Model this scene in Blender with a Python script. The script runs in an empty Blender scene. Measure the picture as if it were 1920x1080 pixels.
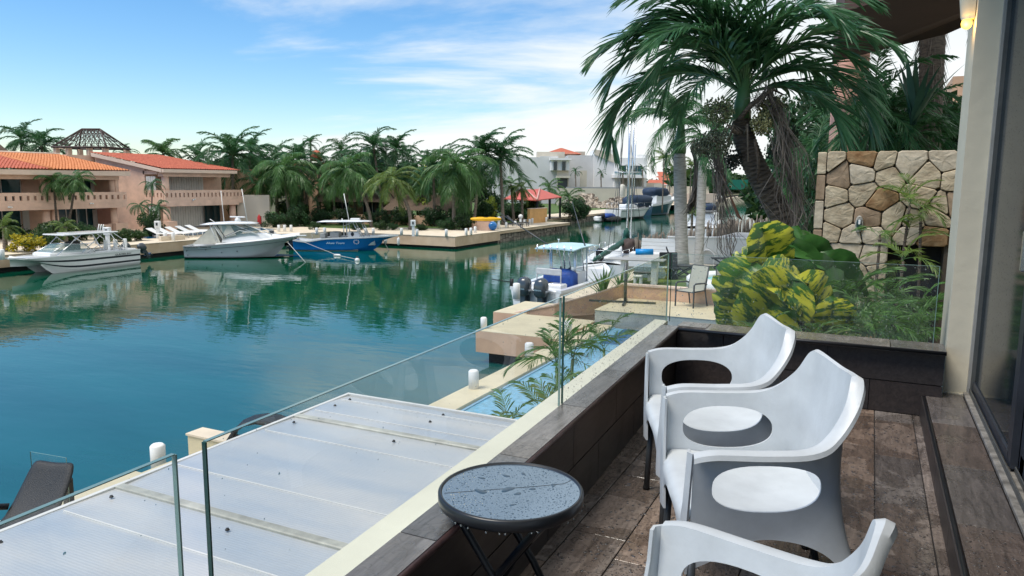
import bpy, math, random
from mathutils import Vector, Matrix, noise
random.seed(7)
C = bpy.context.scene
COL = C.collection
R = math.radians
# ---------------------------------------------------------------- camera
cam_d = bpy.data.cameras.new('camera'); cam = bpy.data.objects.new('camera', cam_d); COL.objects.link(cam)
FPX = 1387.0
cam_d.sensor_width = 36; cam_d.lens = 36 * FPX / 1920
cam_d.clip_start = 0.05; cam_d.clip_end = 6000
PIT, ROL, YAW = R(8.08), R(.41), R(25.8)
CAM = Vector((0, 0, 5.5))
FW = Vector((-math.sin(YAW)*math.cos(PIT), math.cos(YAW)*math.cos(PIT), -math.sin(PIT)))
R0 = Vector((math.cos(YAW), math.sin(YAW), 0)); U0 = R0.cross(FW)
RT = R0*math.cos(ROL) + U0*math.sin(ROL); UP = -R0*math.sin(ROL) + U0*math.cos(ROL)
cam.matrix_world = Matrix(((RT.x, UP.x, -FW.x, CAM.x), (RT.y, UP.y, -FW.y, CAM.y), (RT.z, UP.z, -FW.z, CAM.z), (0, 0, 0, 1)))
C.camera = cam
C.render.engine = 'CYCLES'
C.render.resolution_x, C.render.resolution_y = 1024, 576
C.view_settings.view_transform = 'Standard'; C.view_settings.look = 'None'
C.view_settings.exposure = 1.14; C.view_settings.gamma = 1
# ---------------------------------------------------------------- sky and sun
SUN_EL, SUN_AZ = R(60), R(-140)      # azimuth measured from +Y towards +X
w = bpy.data.worlds.new('World'); C.world = w; w.use_nodes = True
nt = w.node_tree; N = nt.nodes; L = nt.links; N.clear()
out = N.new('ShaderNodeOutputWorld'); bg = N.new('ShaderNodeBackground'); bg.inputs[1].default_value = .105
sky = N.new('ShaderNodeTexSky'); sky.sky_type = 'NISHITA'; sky.sun_disc = False
sky.sun_elevation = SUN_EL; sky.sun_rotation = SUN_AZ; sky.air_density = 1.0; sky.dust_density = .35; sky.ozone_density = 3.0
hs = N.new('ShaderNodeHueSaturation'); hs.inputs['Saturation'].default_value = 1.3; hs.inputs['Value'].default_value = .76
L.new(sky.outputs[0], hs.inputs['Color'])
tc = N.new('ShaderNodeTexCoord')
sep = N.new('ShaderNodeSeparateXYZ'); L.new(tc.outputs['Generated'], sep.inputs[0])
def mth(op, a, b=None, clamp=False, tree=None):
    t = tree or nt
    n = t.nodes.new('ShaderNodeMath'); n.operation = op; n.use_clamp = clamp
    for i, v in enumerate((a, b)):
        if v is None: continue
        if isinstance(v, (int, float)): n.inputs[i].default_value = v
        else: t.links.new(v, n.inputs[i])
    return n.outputs[0]
zc = mth('ADD', mth('MAXIMUM', sep.outputs[2], 0.0), .10)
u = mth('DIVIDE', sep.outputs[0], zc); v = mth('DIVIDE', sep.outputs[1], zc)
comb = N.new('ShaderNodeCombineXYZ'); L.new(u, comb.inputs[0]); L.new(v, comb.inputs[1])
mp = N.new('ShaderNodeMapping'); mp.inputs['Rotation'].default_value = (0, 0, R(-28)); mp.inputs['Scale'].default_value = (.30, .62, 1); mp.inputs['Location'].default_value = (3.1, 1.7, 0)
L.new(comb.outputs[0], mp.inputs[0])
n1 = N.new('ShaderNodeTexNoise'); n1.inputs['Scale'].default_value = .85; n1.inputs['Detail'].default_value = 9; n1.inputs['Roughness'].default_value = .58; n1.inputs['Distortion'].default_value = .5
n2 = N.new('ShaderNodeTexNoise'); n2.inputs['Scale'].default_value = .22; n2.inputs['Detail'].default_value = 3
L.new(mp.outputs[0], n1.inputs[0]); L.new(mp.outputs[0], n2.inputs[0])
# more cloud towards the head of the canal (+Y and a little +X) and low down
bias = mth('ADD', mth('MULTIPLY', sep.outputs[0], .34), mth('MULTIPLY', sep.outputs[1], .12))
low = mth('MAXIMUM', mth('MULTIPLY', mth('SUBTRACT', .16, sep.outputs[2]), .45), -.03)
d = mth('ADD', mth('ADD', mth('MULTIPLY', n1.outputs[0], 1.05), mth('MULTIPLY', n2.outputs[0], .25)), mth('ADD', bias, low))
cov = N.new('ShaderNodeMapRange'); cov.inputs[1].default_value = .485; cov.inputs[2].default_value = .68; cov.interpolation_type = 'SMOOTHSTEP'
L.new(d, cov.inputs[0])
mask = mth('MULTIPLY', cov.outputs[0], .93)
# cloud whiteness varies a little inside
n3 = N.new('ShaderNodeTexNoise'); n3.inputs['Scale'].default_value = 1.6; n3.inputs['Detail'].default_value = 6
L.new(mp.outputs[0], n3.inputs[0])
cc = N.new('ShaderNodeMix'); cc.data_type = 'RGBA'; L.new(n3.outputs[0], cc.inputs[0])
cc.inputs[6].default_value = (3.8, 4.05, 4.1, 1); cc.inputs[7].default_value = (5.0, 5.0, 4.85, 1)
mx = N.new('ShaderNodeMix'); mx.data_type = 'RGBA'
L.new(mask, mx.inputs[0]); L.new(hs.outputs[0], mx.inputs[6]); L.new(cc.outputs[2], mx.inputs[7])
L.new(mx.outputs[2], bg.inputs[0]); L.new(bg.outputs[0], out.inputs[0])
sd = bpy.data.lights.new('sun', 'SUN'); sd.energy = 1.7; sd.angle = R(28); sd.color = (1, .93, .82)
sun = bpy.data.objects.new('sun', sd); COL.objects.link(sun)
sv = Vector((math.cos(SUN_EL)*math.sin(SUN_AZ), math.cos(SUN_EL)*math.cos(SUN_AZ), math.sin(SUN_EL)))
sun.rotation_euler = sv.to_track_quat('Z', 'Y').to_euler(); sun.location = (20, -20, 40)

# ---------------------------------------------------------------- survey helpers (photo bearing -> a real point at a level / plane)
def ray(x, y): return FW*FPX + RT*(x-960) - UP*(y-540)
def G(x, y, z=0.0):
    d = ray(x, y); return CAM + d*((z-CAM.z)/d.z)
def AD(x, y, D): return CAM + ray(x, y)*(D/FPX)
def AX(x, y, X):
    d = ray(x, y); return CAM + d*(X/d.x)
def AY(x, y, Y):
    d = ray(x, y); return CAM + d*(Y/d.y)
# ---------------------------------------------------------------- object helpers
def tag(o, label=None, cat=None, group=None, kind=None):
    if label: o['label'] = label
    if cat: o['category'] = cat
    if group: o['group'] = group
    if kind: o['kind'] = kind
    return o
def thing(name, label, cat, loc=(0, 0, 0), rz=0.0, group=None):
    o = bpy.data.objects.new(name, None); COL.objects.link(o); o.empty_display_size = .2
    o.location = loc; o.rotation_euler = (0, 0, rz)
    return tag(o, label, cat, group)
def kids(o): return [c for c in KID.get(o.name, [])]
KID = {}
def link(o, parent=None):
    COL.objects.link(o)
    if parent:
        o.parent = parent; KID.setdefault(parent.name, []).append(o)
    return o
def mobj(name, mesh, parent=None, loc=(0, 0, 0), rot=(0, 0, 0), sc=(1, 1, 1)):
    o = bpy.data.objects.new(name, mesh); o.location = loc; o.rotation_euler = rot; o.scale = sc
    return link(o, parent)
def copy_tree(o, parent=None):
    c = o.copy(); link(c, parent)
    for ch in kids(o): copy_tree(ch, c)
    return c
class MB:
    def __init__(s): s.v = []; s.f = []; s.m = []; s.sm = []
    def add(s, vs, fs, mi=0, smooth=False, M=None):
        b = len(s.v)
        if M is not None: vs = [M @ Vector(p) for p in vs]
        s.v += [tuple(p) for p in vs]; s.f += [tuple(i+b for i in f) for f in fs]
        s.m += [mi]*len(fs); s.sm += [smooth]*len(fs); return s
    def box(s, x0, x1, y0, y1, z0, z1, mi=0, M=None):
        v = [(x0,y0,z0),(x1,y0,z0),(x1,y1,z0),(x0,y1,z0),(x0,y0,z1),(x1,y0,z1),(x1,y1,z1),(x0,y1,z1)]
        return s.add(v, [(0,3,2,1),(4,5,6,7),(0,1,5,4),(1,2,6,5),(2,3,7,6),(3,0,4,7)], mi, False, M)
    def bbox(s, x0, x1, y0, y1, z0, z1, b=.01, mi=0, M=None):   # box with chamfered upper and lower rims
        def ring(z, i): return [(x0+i,y0+i,z),(x1-i,y0+i,z),(x1-i,y1-i,z),(x0+i,y1-i,z)]
        v = ring(z0, b)+ring(z0+b, 0)+ring(z1-b, 0)+ring(z1, b)
        f = [(3,2,1,0),(12,13,14,15)]
        for k in range(3):
            for j in range(4): f.append((k*4+j, k*4+(j+1)%4, k*4+4+(j+1)%4, k*4+4+j))
        return s.add(v, f, mi, False, M)
    def quad(s, a, b, c, d, mi=0, sm=False): return s.add([a,b,c,d], [(0,1,2,3)], mi, sm)
    def prism(s, poly, z0, z1, mi=0, M=None):
        n = len(poly)
        v = [(p[0],p[1],z0) for p in poly]+[(p[0],p[1],z1) for p in poly]
        f = [tuple(reversed(range(n))), tuple(range(n, 2*n))]+[(i,(i+1)%n,n+(i+1)%n,n+i) for i in range(n)]
        return s.add(v, f, mi, False, M)
    def tube(s, pts, r, n=8, mi=0, caps=True, sm=True, M=None, flat=1.0):
        pts = [Vector(p) for p in pts]; k = len(pts)
        rr = r if isinstance(r, (list, tuple)) else [r]*k
        v = []; f = []; prev = None
        for i, p in enumerate(pts):
            t = (pts[min(i+1,k-1)]-pts[max(i-1,0)]).normalized()
            a = prev if prev is not None else (Vector((0,0,1)) if abs(t.z) < .9 else Vector((1,0,0)))
            x = (a - t*a.dot(t))
            if x.length < 1e-4: x = t.orthogonal()
            x.normalize(); y = t.cross(x); prev = x
            for j in range(n):
                q = 2*math.pi*j/n; v.append(p + (x*math.cos(q)*flat + y*math.sin(q))*rr[i])
        for i in range(k-1):
            for j in range(n): f.append((i*n+j, i*n+(j+1)%n, (i+1)*n+(j+1)%n, (i+1)*n+j))
        if caps: f += [tuple(reversed(range(n))), tuple(range((k-1)*n, k*n))]
        return s.add(v, f, mi, sm, M)
    def lathe(s, prof, n=20, mi=0, c=(0,0,0), sm=True, M=None, sx=1, sy=1):
        v = []; f = []
        for (r, z) in prof:
            for j in range(n):
                q = 2*math.pi*j/n; v.append((c[0]+r*math.cos(q)*sx, c[1]+r*math.sin(q)*sy, c[2]+z))
        for i in range(len(prof)-1):
            for j in range(n): f.append((i*n+j, i*n+(j+1)%n, (i+1)*n+(j+1)%n, (i+1)*n+j))
        f += [tuple(reversed(range(n))), tuple(range((len(prof)-1)*n, len(prof)*n))]
        s.add(v, f, mi, sm, M); s.sm[-1] = s.sm[-2] = False; return s
    def ball(s, c, r, n=8, m=5, mi=0, M=None, sx=1, sy=1, sz=1):
        prof = [(max(r*math.sin(math.pi*i/m), r*.02), -r*math.cos(math.pi*i/m)*sz) for i in range(m+1)]
        return s.lathe(prof, n, mi, c, True, M, sx, sy)
    def mesh(s, name, mats):
        me = bpy.data.meshes.new(name); me.from_pydata(s.v, [], s.f)
        for m in (mats if isinstance(mats, (list, tuple)) else [mats]): me.materials.append(m)
        me.polygons.foreach_set('material_index', s.m); me.polygons.foreach_set('use_smooth', s.sm); me.update()
        return me
    def build(s, name, mats, parent=None, loc=(0,0,0), rot=(0,0,0)):
        return mobj(name, s.mesh(name, mats), parent, loc, rot)
def evald(o):
    dg = bpy.context.evaluated_depsgraph_get(); return bpy.data.meshes.new_from_object(o.evaluated_get(dg))
def text_mesh(body, size, mat, depth=.004, bold=0.0, shear=0.0):
    cu = bpy.data.curves.new('lettering', 'FONT'); cu.body = body; cu.size = size; cu.extrude = depth; cu.align_x = 'CENTER'; cu.align_y = 'CENTER'; cu.offset = bold; cu.shear = shear; cu.resolution_u = 2
    o = bpy.data.objects.new('lettering', cu); COL.objects.link(o); me = evald(o)
    bpy.data.objects.remove(o); me.materials.clear(); me.materials.append(mat); return me

# ---------------------------------------------------------------- materials
def mat(name, col, rough=.6, var=.12, scale=6.0, bump=0.0, bscale=None, metal=0.0, col2=None, spec=.5, coords='Object', stretch=(1,1,1), coat=0.0, trans=0.0, ior=1.45, detail=5, randval=0.0, alpha=1.0, thr=None):
    m = bpy.data.materials.new(name); m.use_nodes = True
    t = m.node_tree; n = t.nodes; l = t.links; b = n['Principled BSDF']
    b.inputs['Roughness'].default_value = rough; b.inputs['Metallic'].default_value = metal
    b.inputs['Specular IOR Level'].default_value = spec; b.inputs['IOR'].default_value = ior
    b.inputs['Coat Weight'].default_value = coat; b.inputs['Transmission Weight'].default_value = trans
    b.inputs['Alpha'].default_value = alpha
    tcn = n.new('ShaderNodeTexCoord'); mpn = n.new('ShaderNodeMapping'); mpn.inputs['Scale'].default_value = stretch
    l.new(tcn.outputs[coords], mpn.inputs[0])
    if randval or coords == 'Object':
        oi = n.new('ShaderNodeObjectInfo')
        va = n.new('ShaderNodeVectorMath'); va.operation = 'ADD'; l.new(tcn.outputs[coords], va.inputs[0])
        cb = n.new('ShaderNodeCombineXYZ'); l.new(mth('MULTIPLY', oi.outputs['Random'], 37.0, tree=t), cb.inputs[0]); l.new(mth('MULTIPLY', oi.outputs['Random'], 91.0, tree=t), cb.inputs[1])
        l.new(cb.outputs[0], va.inputs[1]); l.new(va.outputs[0], mpn.inputs[0])
    nz = n.new('ShaderNodeTexNoise'); nz.inputs['Scale'].default_value = scale; nz.inputs['Detail'].default_value = detail; nz.inputs['Roughness'].default_value = .6
    l.new(mpn.outputs[0], nz.inputs[0])
    c1 = tuple(max(0, c*(1-var)) for c in col); c2 = col2 or tuple(min(1, c*(1+var)) for c in col)
    mr = n.new('ShaderNodeMapRange'); a, bb = thr or (.32, .68); mr.inputs[1].default_value = a; mr.inputs[2].default_value = bb; l.new(nz.outputs[0], mr.inputs[0])
    mxn = n.new('ShaderNodeMix'); mxn.data_type = 'RGBA'; mxn.inputs[6].default_value = (*c1, 1); mxn.inputs[7].default_value = (*c2, 1)
    l.new(mr.outputs[0], mxn.inputs[0]); colout = mxn.outputs[2]
    if randval:
        h = n.new('ShaderNodeHueSaturation'); l.new(colout, h.inputs['Color'])
        l.new(mth('ADD', mth('MULTIPLY', oi.outputs['Random'], 2*randval, tree=t), 1-randval, tree=t), h.inputs['Value']); colout = h.outputs[0]
    l.new(colout, b.inputs['Base Color'])
    if bump:
        bz = n.new('ShaderNodeTexNoise'); bz.inputs['Scale'].default_value = bscale or scale*4; bz.inputs['Detail'].default_value = 6
        l.new(mpn.outputs[0], bz.inputs[0]); bp = n.new('ShaderNodeBump'); bp.inputs['Strength'].default_value = 1; bp.inputs['Distance'].default_value = bump
        l.new(bz.outputs[0], bp.inputs['Height']); l.new(bp.outputs[0], b.inputs['Normal'])
    return m
def leafmat(name, col, col2, rough=.42, trans=.25):
    m = mat(name, col, rough, .25, 3.0, col2=col2, randval=.22, spec=.45)
    t = m.node_tree; b = t.nodes['Principled BSDF']; o = t.nodes['Material Output']
    tr = t.nodes.new('ShaderNodeBsdfTranslucent'); ms = t.nodes.new('ShaderNodeMixShader'); ms.inputs[0].default_value = trans
    tr.inputs[0].default_value = (*[min(1, c*1.6) for c in col2], 1)
    t.links.new(b.outputs[0], ms.inputs[1]); t.links.new(tr.outputs[0], ms.inputs[2]); t.links.new(ms.outputs[0], o.inputs[0])
    return m
M = {}
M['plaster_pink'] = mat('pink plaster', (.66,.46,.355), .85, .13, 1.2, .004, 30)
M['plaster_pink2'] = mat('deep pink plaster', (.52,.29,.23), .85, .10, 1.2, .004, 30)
M['plaster_peach'] = mat('peach plaster', (.62,.40,.27), .85, .14, .9, .004, 30)
M['trim_cream'] = mat('cream trim', (.66,.52,.42), .8, .06, 2)
M['roof_orange'] = mat('orange clay tile', (.60,.20,.065), .8, .3, 5, .004, 20, col2=(.66,.27,.11))
M['roof_red'] = mat('red clay tile', (.47,.105,.06), .8, .3, 5, .004, 20, col2=(.54,.16,.09))
M['roof_sheet'] = mat('red roof sheet', (.50,.10,.075), .55, .12, 2)
M['glass_dark'] = mat('dark window glass', (.012,.035,.04), .06, .2, 1, spec=.6)
M['glass_blue'] = mat('bluish window glass', (.03,.09,.11), .08, .2, 1, spec=.6)
M['curtain'] = mat('white curtain', (.55,.57,.56), .9, .06, 2)
M['shutter'] = mat('white roller shutter', (.60,.61,.59), .6, .06, 2)
M['quay_cream'] = mat('cream quay render', (.60,.43,.28), .85, .18, .8, .004, 20, col2=(.64,.49,.35))
M['deck_cream'] = mat('cream deck finish', (.66,.57,.44), .8, .12, 1.5, .003, 60)
M['deck_yellow'] = mat('wet cream terrace finish', (.60,.53,.36), .45, .10, 1.5, .003, 60)
M['quay_stone'] = mat('dark rubble stone', (.13,.11,.09), .8, .5, 1.5, .05, 4, col2=(.26,.23,.19))
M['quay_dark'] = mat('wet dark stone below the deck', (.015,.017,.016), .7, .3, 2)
M['white_paint'] = mat('white paint', (.74,.75,.74), .5, .05, 3)
M['white_wall'] = mat('white yard wall', (.66,.67,.65), .7, .07, .8, .003, 20)
M['grey_wall'] = mat('pale grey wall', (.60,.60,.59), .85, .08, .25)
M['white_build'] = mat('off white building', (.76,.76,.75), .8, .05, .3)
M['cream_wall'] = mat('cream block wall', (.57,.52,.43), .85, .08, .4)
M['concrete'] = mat('grey concrete', (.30,.31,.31), .85, .18, 1.0, .004, 30)
M['grass'] = mat('lawn', (.075,.13,.03), .9, .3, 2.0, .03, 30)
M['soil'] = mat('garden soil', (.10,.075,.045), .95, .3, 2.0, .03, 20, col2=(.10,.12,.05))
M['gel_white'] = mat('white gelcoat', (.74,.76,.77), .18, .03, 1.5, coat=.4)
M['gel_white_shaded'] = mat('shaded white gelcoat', (.42,.47,.49), .2, .04, 1.5, coat=.4)
M['gel_blue'] = mat('bright blue gelcoat', (.008,.17,.52), .15, .05, 1.0, coat=.6)
M['gel_navy'] = mat('navy gelcoat', (.03,.07,.11), .2, .1, 1.0, coat=.4)
M['stripe'] = mat('dark stripe', (.02,.025,.035), .3, .1)
M['antifoul'] = mat('dark bottom paint', (.012,.035,.035), .5, .2)
M['chrome'] = mat('polished steel tube', (.62,.64,.66), .2, .05, metal=.9)
M['engine'] = mat('dark grey engine cowling', (.045,.058,.07), .25, .1, 3, coat=.5)
M['rubber'] = mat('black rubber', (.012,.012,.013), .55, .2)
M['clear'] = mat('boat windshield', (.25,.38,.38), .05, .1, 2, alpha=.45)
M['canvas'] = mat('cream canvas', (.55,.53,.46), .85, .10, 2, .004, 8)
M['canvas_blue'] = mat('royal blue cover', (.01,.055,.26), .6, .3, 2, .03, 5)
M['canvas_lblue'] = mat('pale blue canopy', (.44,.63,.69), .55, .08, 1)
M['canvas_navy'] = mat('navy canvas', (.015,.035,.075), .7, .25, 2)
M['canvas_green'] = mat('dark green sail cover', (.008,.075,.055), .6, .3, 4, .02, 8)
M['wood_dark'] = mat('weathered dark wood', (.065,.045,.04), .8, .35, 4, stretch=(1,1,.2))
M['wood_grey'] = mat('grey stick wood', (.17,.145,.12), .85, .35, 6, randval=.3)
M['thatch'] = mat('old thatch', (.12,.085,.06), .95, .35, 12, .03, 30)
M['trunk_grey'] = mat('grey palm trunk', (.30,.29,.26), .85, .28, 3, .02, 14, stretch=(1,1,5))
M['trunk_brown'] = mat('ringed brown palm trunk', (.055,.043,.033), .85, .45, 6, .012, 26, col2=(.13,.105,.08), stretch=(1,1,6))
M['trunk_mid'] = mat('brown palm trunk', (.17,.14,.11), .85, .3, 3, .01, 14, stretch=(1,1,5))
M['crownshaft'] = mat('green crownshaft', (.06,.14,.05), .4, .25, 2, stretch=(1,1,.3))
M['palm_dark'] = leafmat('dark palm leaf', (.018,.075,.032), (.055,.16,.055))
M['palm_mid'] = leafmat('mid palm leaf', (.032,.105,.028), (.10,.21,.06))
M['palm_light'] = leafmat('yellow green palm leaf', (.06,.13,.025), (.16,.23,.05))
M['palm_fresh'] = leafmat('fresh green feather leaf', (.035,.11,.02), (.10,.22,.045))
M['palm_big'] = leafmat('deep green broad palm leaf', (.020,.080,.040), (.065,.17,.070), .30)
M['palm_dead'] = leafmat('dead grey palm leaf', (.075,.064,.054), (.19,.165,.14), .8, .1)
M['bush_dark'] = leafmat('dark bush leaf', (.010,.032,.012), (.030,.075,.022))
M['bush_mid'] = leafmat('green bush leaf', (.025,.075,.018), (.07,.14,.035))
M['bush_lime'] = leafmat('lime leaf', (.12,.20,.02), (.28,.34,.04))
M['bush_yellow'] = leafmat('yellow croton leaf', (.30,.28,.02), (.55,.45,.03))
M['kayak'] = mat('yellow plastic', (.75,.42,.01), .4, .08)
M['pool'] = mat('pool water', (.16,.38,.50), .06, .18, 6, .004, 9, ior=1.33, col2=(.17,.46,.68))
M['pool_dark'] = mat('deep pool water', (.012,.12,.27), .06, .3, 6, .004, 9, ior=1.33)
M['pool_turq'] = mat('turquoise pool water', (.08,.45,.48), .06, .12, 3, .004, 9, ior=1.33)
M['wicker'] = mat('black wicker', (.012,.015,.018), .5, .3, 40, .006, 90)
M['frame_dark'] = mat('dark metal frame', (.03,.035,.045), .4, .2)
M['sling'] = mat('beige sling fabric', (.37,.37,.31), .8, .08, 60)
M['chair_white'] = mat('white chair plastic', (.53,.56,.57), .36, .09, 7, .0005, 90)
M['leg_grey'] = mat('dark grey leg tube', (.06,.068,.075), .35, .1, metal=.3)
M['black_metal'] = mat('black metal', (.010,.011,.013), .38, .2)
M['pillar'] = mat('painted pillar', (.60,.555,.43), .7, .07, 1.5, .003, 12)
M['rubble'] = mat('pale rubble', (.40,.34,.27), .9, .35, 2)
M['hose'] = mat('pale hose', (.62,.62,.60), .5, .05)
M['red'] = mat('red paint', (.45,.02,.02), .4, .1)
M['orange_wall'] = mat('orange ochre wall', (.60,.35,.14), .85, .12, 1)
M['bulb'] = None
# ================================================================ SETTING
def water_mat():
    m = bpy.data.materials.new('canal water'); m.use_nodes = True; t = m.node_tree; n = t.nodes; l = t.links; b = n['Principled BSDF']
    b.inputs['Roughness'].default_value = .02; b.inputs['IOR'].default_value = 1.36; b.inputs['Specular IOR Level'].default_value = .55
    tcn = n.new('ShaderNodeTexCoord')
    big = n.new('ShaderNodeTexNoise'); big.inputs['Scale'].default_value = .045; big.inputs['Detail'].default_value = 4; l.new(tcn.outputs['Object'], big.inputs[0])
    # shallow sandy water along this side of the canal is bluer than the far side's emerald, darkened to paint in palm reflections
    sp = n.new('ShaderNodeSeparateXYZ'); l.new(tcn.outputs['Object'], sp.inputs[0])
    mr = n.new('ShaderNodeMapRange'); mr.inputs[1].default_value = 44; mr.inputs[2].default_value = 20; mr.interpolation_type = 'SMOOTHSTEP'
    l.new(mth('ADD', mth('ADD', sp.outputs[1], mth('MULTIPLY', sp.outputs[0], -.35, tree=t), tree=t), mth('MULTIPLY', big.outputs[0], 16, tree=t), tree=t), mr.inputs[0])
    mxn = n.new('ShaderNodeMix'); mxn.data_type = 'RGBA'; mxn.inputs[6].default_value = (.001,.066,.036,1); mxn.inputs[7].default_value = (.012,.095,.108,1)
    l.new(mr.outputs[0], mxn.inputs[0])
    n4 = n.new('ShaderNodeTexNoise'); n4.inputs['Scale'].default_value = .16; n4.inputs['Detail'].default_value = 6; mp4 = n.new('ShaderNodeMapping'); mp4.inputs['Rotation'].default_value = (0,0,R(-20)); mp4.inputs['Scale'].default_value = (.5,1.6,1); l.new(tcn.outputs['Object'], mp4.inputs[0]); l.new(mp4.outputs[0], n4.inputs[0])
    hsn = n.new('ShaderNodeHueSaturation'); l.new(mxn.outputs[2], hsn.inputs['Color']); l.new(mth('ADD', mth('MULTIPLY', n4.outputs[0], 1.1, tree=t), .45, tree=t), hsn.inputs['Value'])
    l.new(hsn.outputs[0], b.inputs['Base Color'])
    mp = n.new('ShaderNodeMapping'); mp.inputs['Rotation'].default_value = (0,0,R(-24)); mp.inputs['Scale'].default_value = (.55,1.5,1); l.new(tcn.outputs['Object'], mp.inputs[0])
    a = n.new('ShaderNodeTexNoise'); a.inputs['Scale'].default_value = .9; a.inputs['Detail'].default_value = 3; l.new(mp.outputs[0], a.inputs[0])
    c = n.new('ShaderNodeTexNoise'); c.inputs['Scale'].default_value = 3.6; c.inputs['Detail'].default_value = 3; c.inputs['Distortion'].default_value = .5; l.new(mp.outputs[0], c.inputs[0])
    # wind patches: ripples stronger in some areas than in others
    pt = n.new('ShaderNodeTexNoise'); pt.inputs['Scale'].default_value = .07; pt.inputs['Detail'].default_value = 3; l.new(tcn.outputs['Object'], pt.inputs[0])
    pr = n.new('ShaderNodeMapRange'); pr.inputs[1].default_value = .35; pr.inputs[2].default_value = .65; pr.inputs[3].default_value = .25; pr.inputs[4].default_value = 1.0; l.new(pt.outputs[0], pr.inputs[0])
    h = mth('ADD', mth('MULTIPLY', a.outputs[0], .0085, tree=t), mth('MULTIPLY', mth('MULTIPLY', c.outputs[0], .0024, tree=t), pr.outputs[0], tree=t), tree=t)
    bp = n.new('ShaderNodeBump'); bp.inputs['Strength'].default_value = 1; bp.inputs['Distance'].default_value = 1.0
    l.new(h, bp.inputs['Height']); l.new(bp.outputs[0], b.inputs['Normal'])
    return m
mb = MB(); mb.quad((-3000,-600,0),(3000,-600,0),(3000,5000,0),(-3000,5000,0)); wo = mb.build('water', water_mat()); tag(wo, kind='structure')
def land(name, poly, z0, z1, top, side, lip=0):
    mb = MB(); n = len(poly)
    v = [(p[0],p[1],z0) for p in poly]+[(p[0],p[1],z1) for p in poly]
    mb.add(v, [tuple(range(n, 2*n))], 0); mb.add(v, [(i,(i+1)%n,n+(i+1)%n,n+i) for i in range(n)], 1)
    return tag(mb.build(name, [top, side]), kind='structure')
# far bank: soil sheet, stopping at the quay lines
land('far_bank_ground', [(-2500,-400),(-48.2,-400),(-48.2,51.4),(-33.5,55.4),(-33.5,84),(-40,84),(-40,150),(-44,176),(-52,300),(-60,600),(-60,4500),(-2500,4500)], -.5, 1.0, M['soil'], M['quay_dark'])
land('near_bank_ground', [(-7.2,-400),(2500,-400),(2500,4500),(-30,4500),(-20,600),(-14.5,160),(-11.5,90),(-11.2,40.5),(-8.0,36),(-8.0,22.6),(-7.2,22.4)], -.5, .86, M['soil'], M['quay_cream'])
# far quay pieces: deck slab with overhanging edge, dark recess below
def quay(name, x0, x1, y0, y1, z1, th, top, face, under=True):
    mb = MB(); mb.box(x0,x1,y0,y1,z1-th,z1-.03,1); mb.box(x0+.0,x1+.04,y0-.04,y1,z1-.03,z1+.004,0)
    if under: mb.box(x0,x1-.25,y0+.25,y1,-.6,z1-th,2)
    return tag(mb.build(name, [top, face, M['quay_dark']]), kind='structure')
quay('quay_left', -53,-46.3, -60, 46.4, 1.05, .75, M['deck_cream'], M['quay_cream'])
quay('quay_corner', -44.2,-31, 53.2, 61.5, 1.06, .85, M['deck_cream'], M['quay_cream'])
mb = MB(); mb.prism([(-53,46.39),(-46.3,46.39),(-44.3,50.2),(-44.1,53.3),(-44.1,57),(-53,57)], .3, 1.055); tag(mb.build('quay_link', M['deck_cream']), kind='structure')
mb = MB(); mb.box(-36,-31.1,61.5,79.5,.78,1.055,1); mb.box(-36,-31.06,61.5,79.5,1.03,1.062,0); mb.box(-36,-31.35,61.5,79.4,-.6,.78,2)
tag(mb.build('quay_stone_faced', [M['deck_cream'],M['quay_cream'],M['quay_stone']]), kind='structure')
mb = MB(); mb.box(-42,-36.9,80.6,150,.80,1.06,1); mb.box(-42,-36.86,80.6,150,1.04,1.07,0); mb.box(-42,-37.15,80.8,150,-.6,.80,2)
tag(mb.build('quay_far', [M['deck_cream'],M['quay_cream'],M['quay_stone']]), kind='structure')
def sheet(name, poly, z, m, kind='structure'):
    mb = MB(); mb.add([(p[0],p[1],z) for p in poly], [tuple(range(len(poly)))]); return tag(mb.build(name, m), kind=kind)
sheet('lawn_behind_quay', [(-56,56.5),(-44,56.5),(-43,59),(-34,59),(-34,61.2),(-36.3,61.8),(-37,80),(-60,80)], 1.03, M['grass'])
sheet('lawn_far', [(-37.8,81),(-37.8,150),(-80,150),(-80,81)], 1.03, M['grass'])
sheet('terrace_left', [(-53.5,15),(-52.9,15),(-52.9,60),(-62,60),(-62,15)], 1.045, M['deck_cream'])
# water in the neighbour pool on the far side
sheet('far_pool_water', [(-50.0,39),(-54.5,39),(-54.5,53),(-50.0,53)], 1.075, M['pool_dark'])
# rubble stone faces on the two stone quays (pieces past counting: one lump of real stones)
def stone_face(name, x, y0, y1, z0, z1, s, seed):
    rnd = random.Random(seed); mb = MB(); y = y0
    while y < y1:
        wv = s*rnd.uniform(.7,1.5); z = z0
        while z < z1:
            h = s*rnd.uniform(.5,.9); d = rnd.uniform(.02,.14)
            mb.bbox(x-.1,x+d,y+.03,min(y+wv,y1)-.02,z+.02,min(z+h,z1)-.02,.02,rnd.choice((0,0,1)))
            z += h
        y += wv
    return tag(mb.build(name,[M['quay_stone'],mat('lighter rubble stone',(.24,.21,.17),.85,.3,3)]), kind='stuff')
stone_face('quay_wall_stones', -31.35, 61.5, 79.4, -.1, .78, .5, 3)
stone_face('quay_wall_stones', -37.15, 80.8, 140, -.1, .80, .6, 4)
def stone_face_x(name, y, x0, x1, z0, z1, s, seed):
    rnd = random.Random(seed); mb = MB(); x = x0
    while x < x1:
        wv = s*rnd.uniform(.7,1.5); z = z0
        while z < z1:
            h = s*rnd.uniform(.5,.9); d = rnd.uniform(.02,.12)
            mb.bbox(x+.03,min(x+wv,x1)-.02,y-d,y+.1,z+.02,min(z+h,z1)-.02,.02); z += h
        x += wv
    return tag(mb.build(name, M['quay_stone']), kind='stuff')
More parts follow.
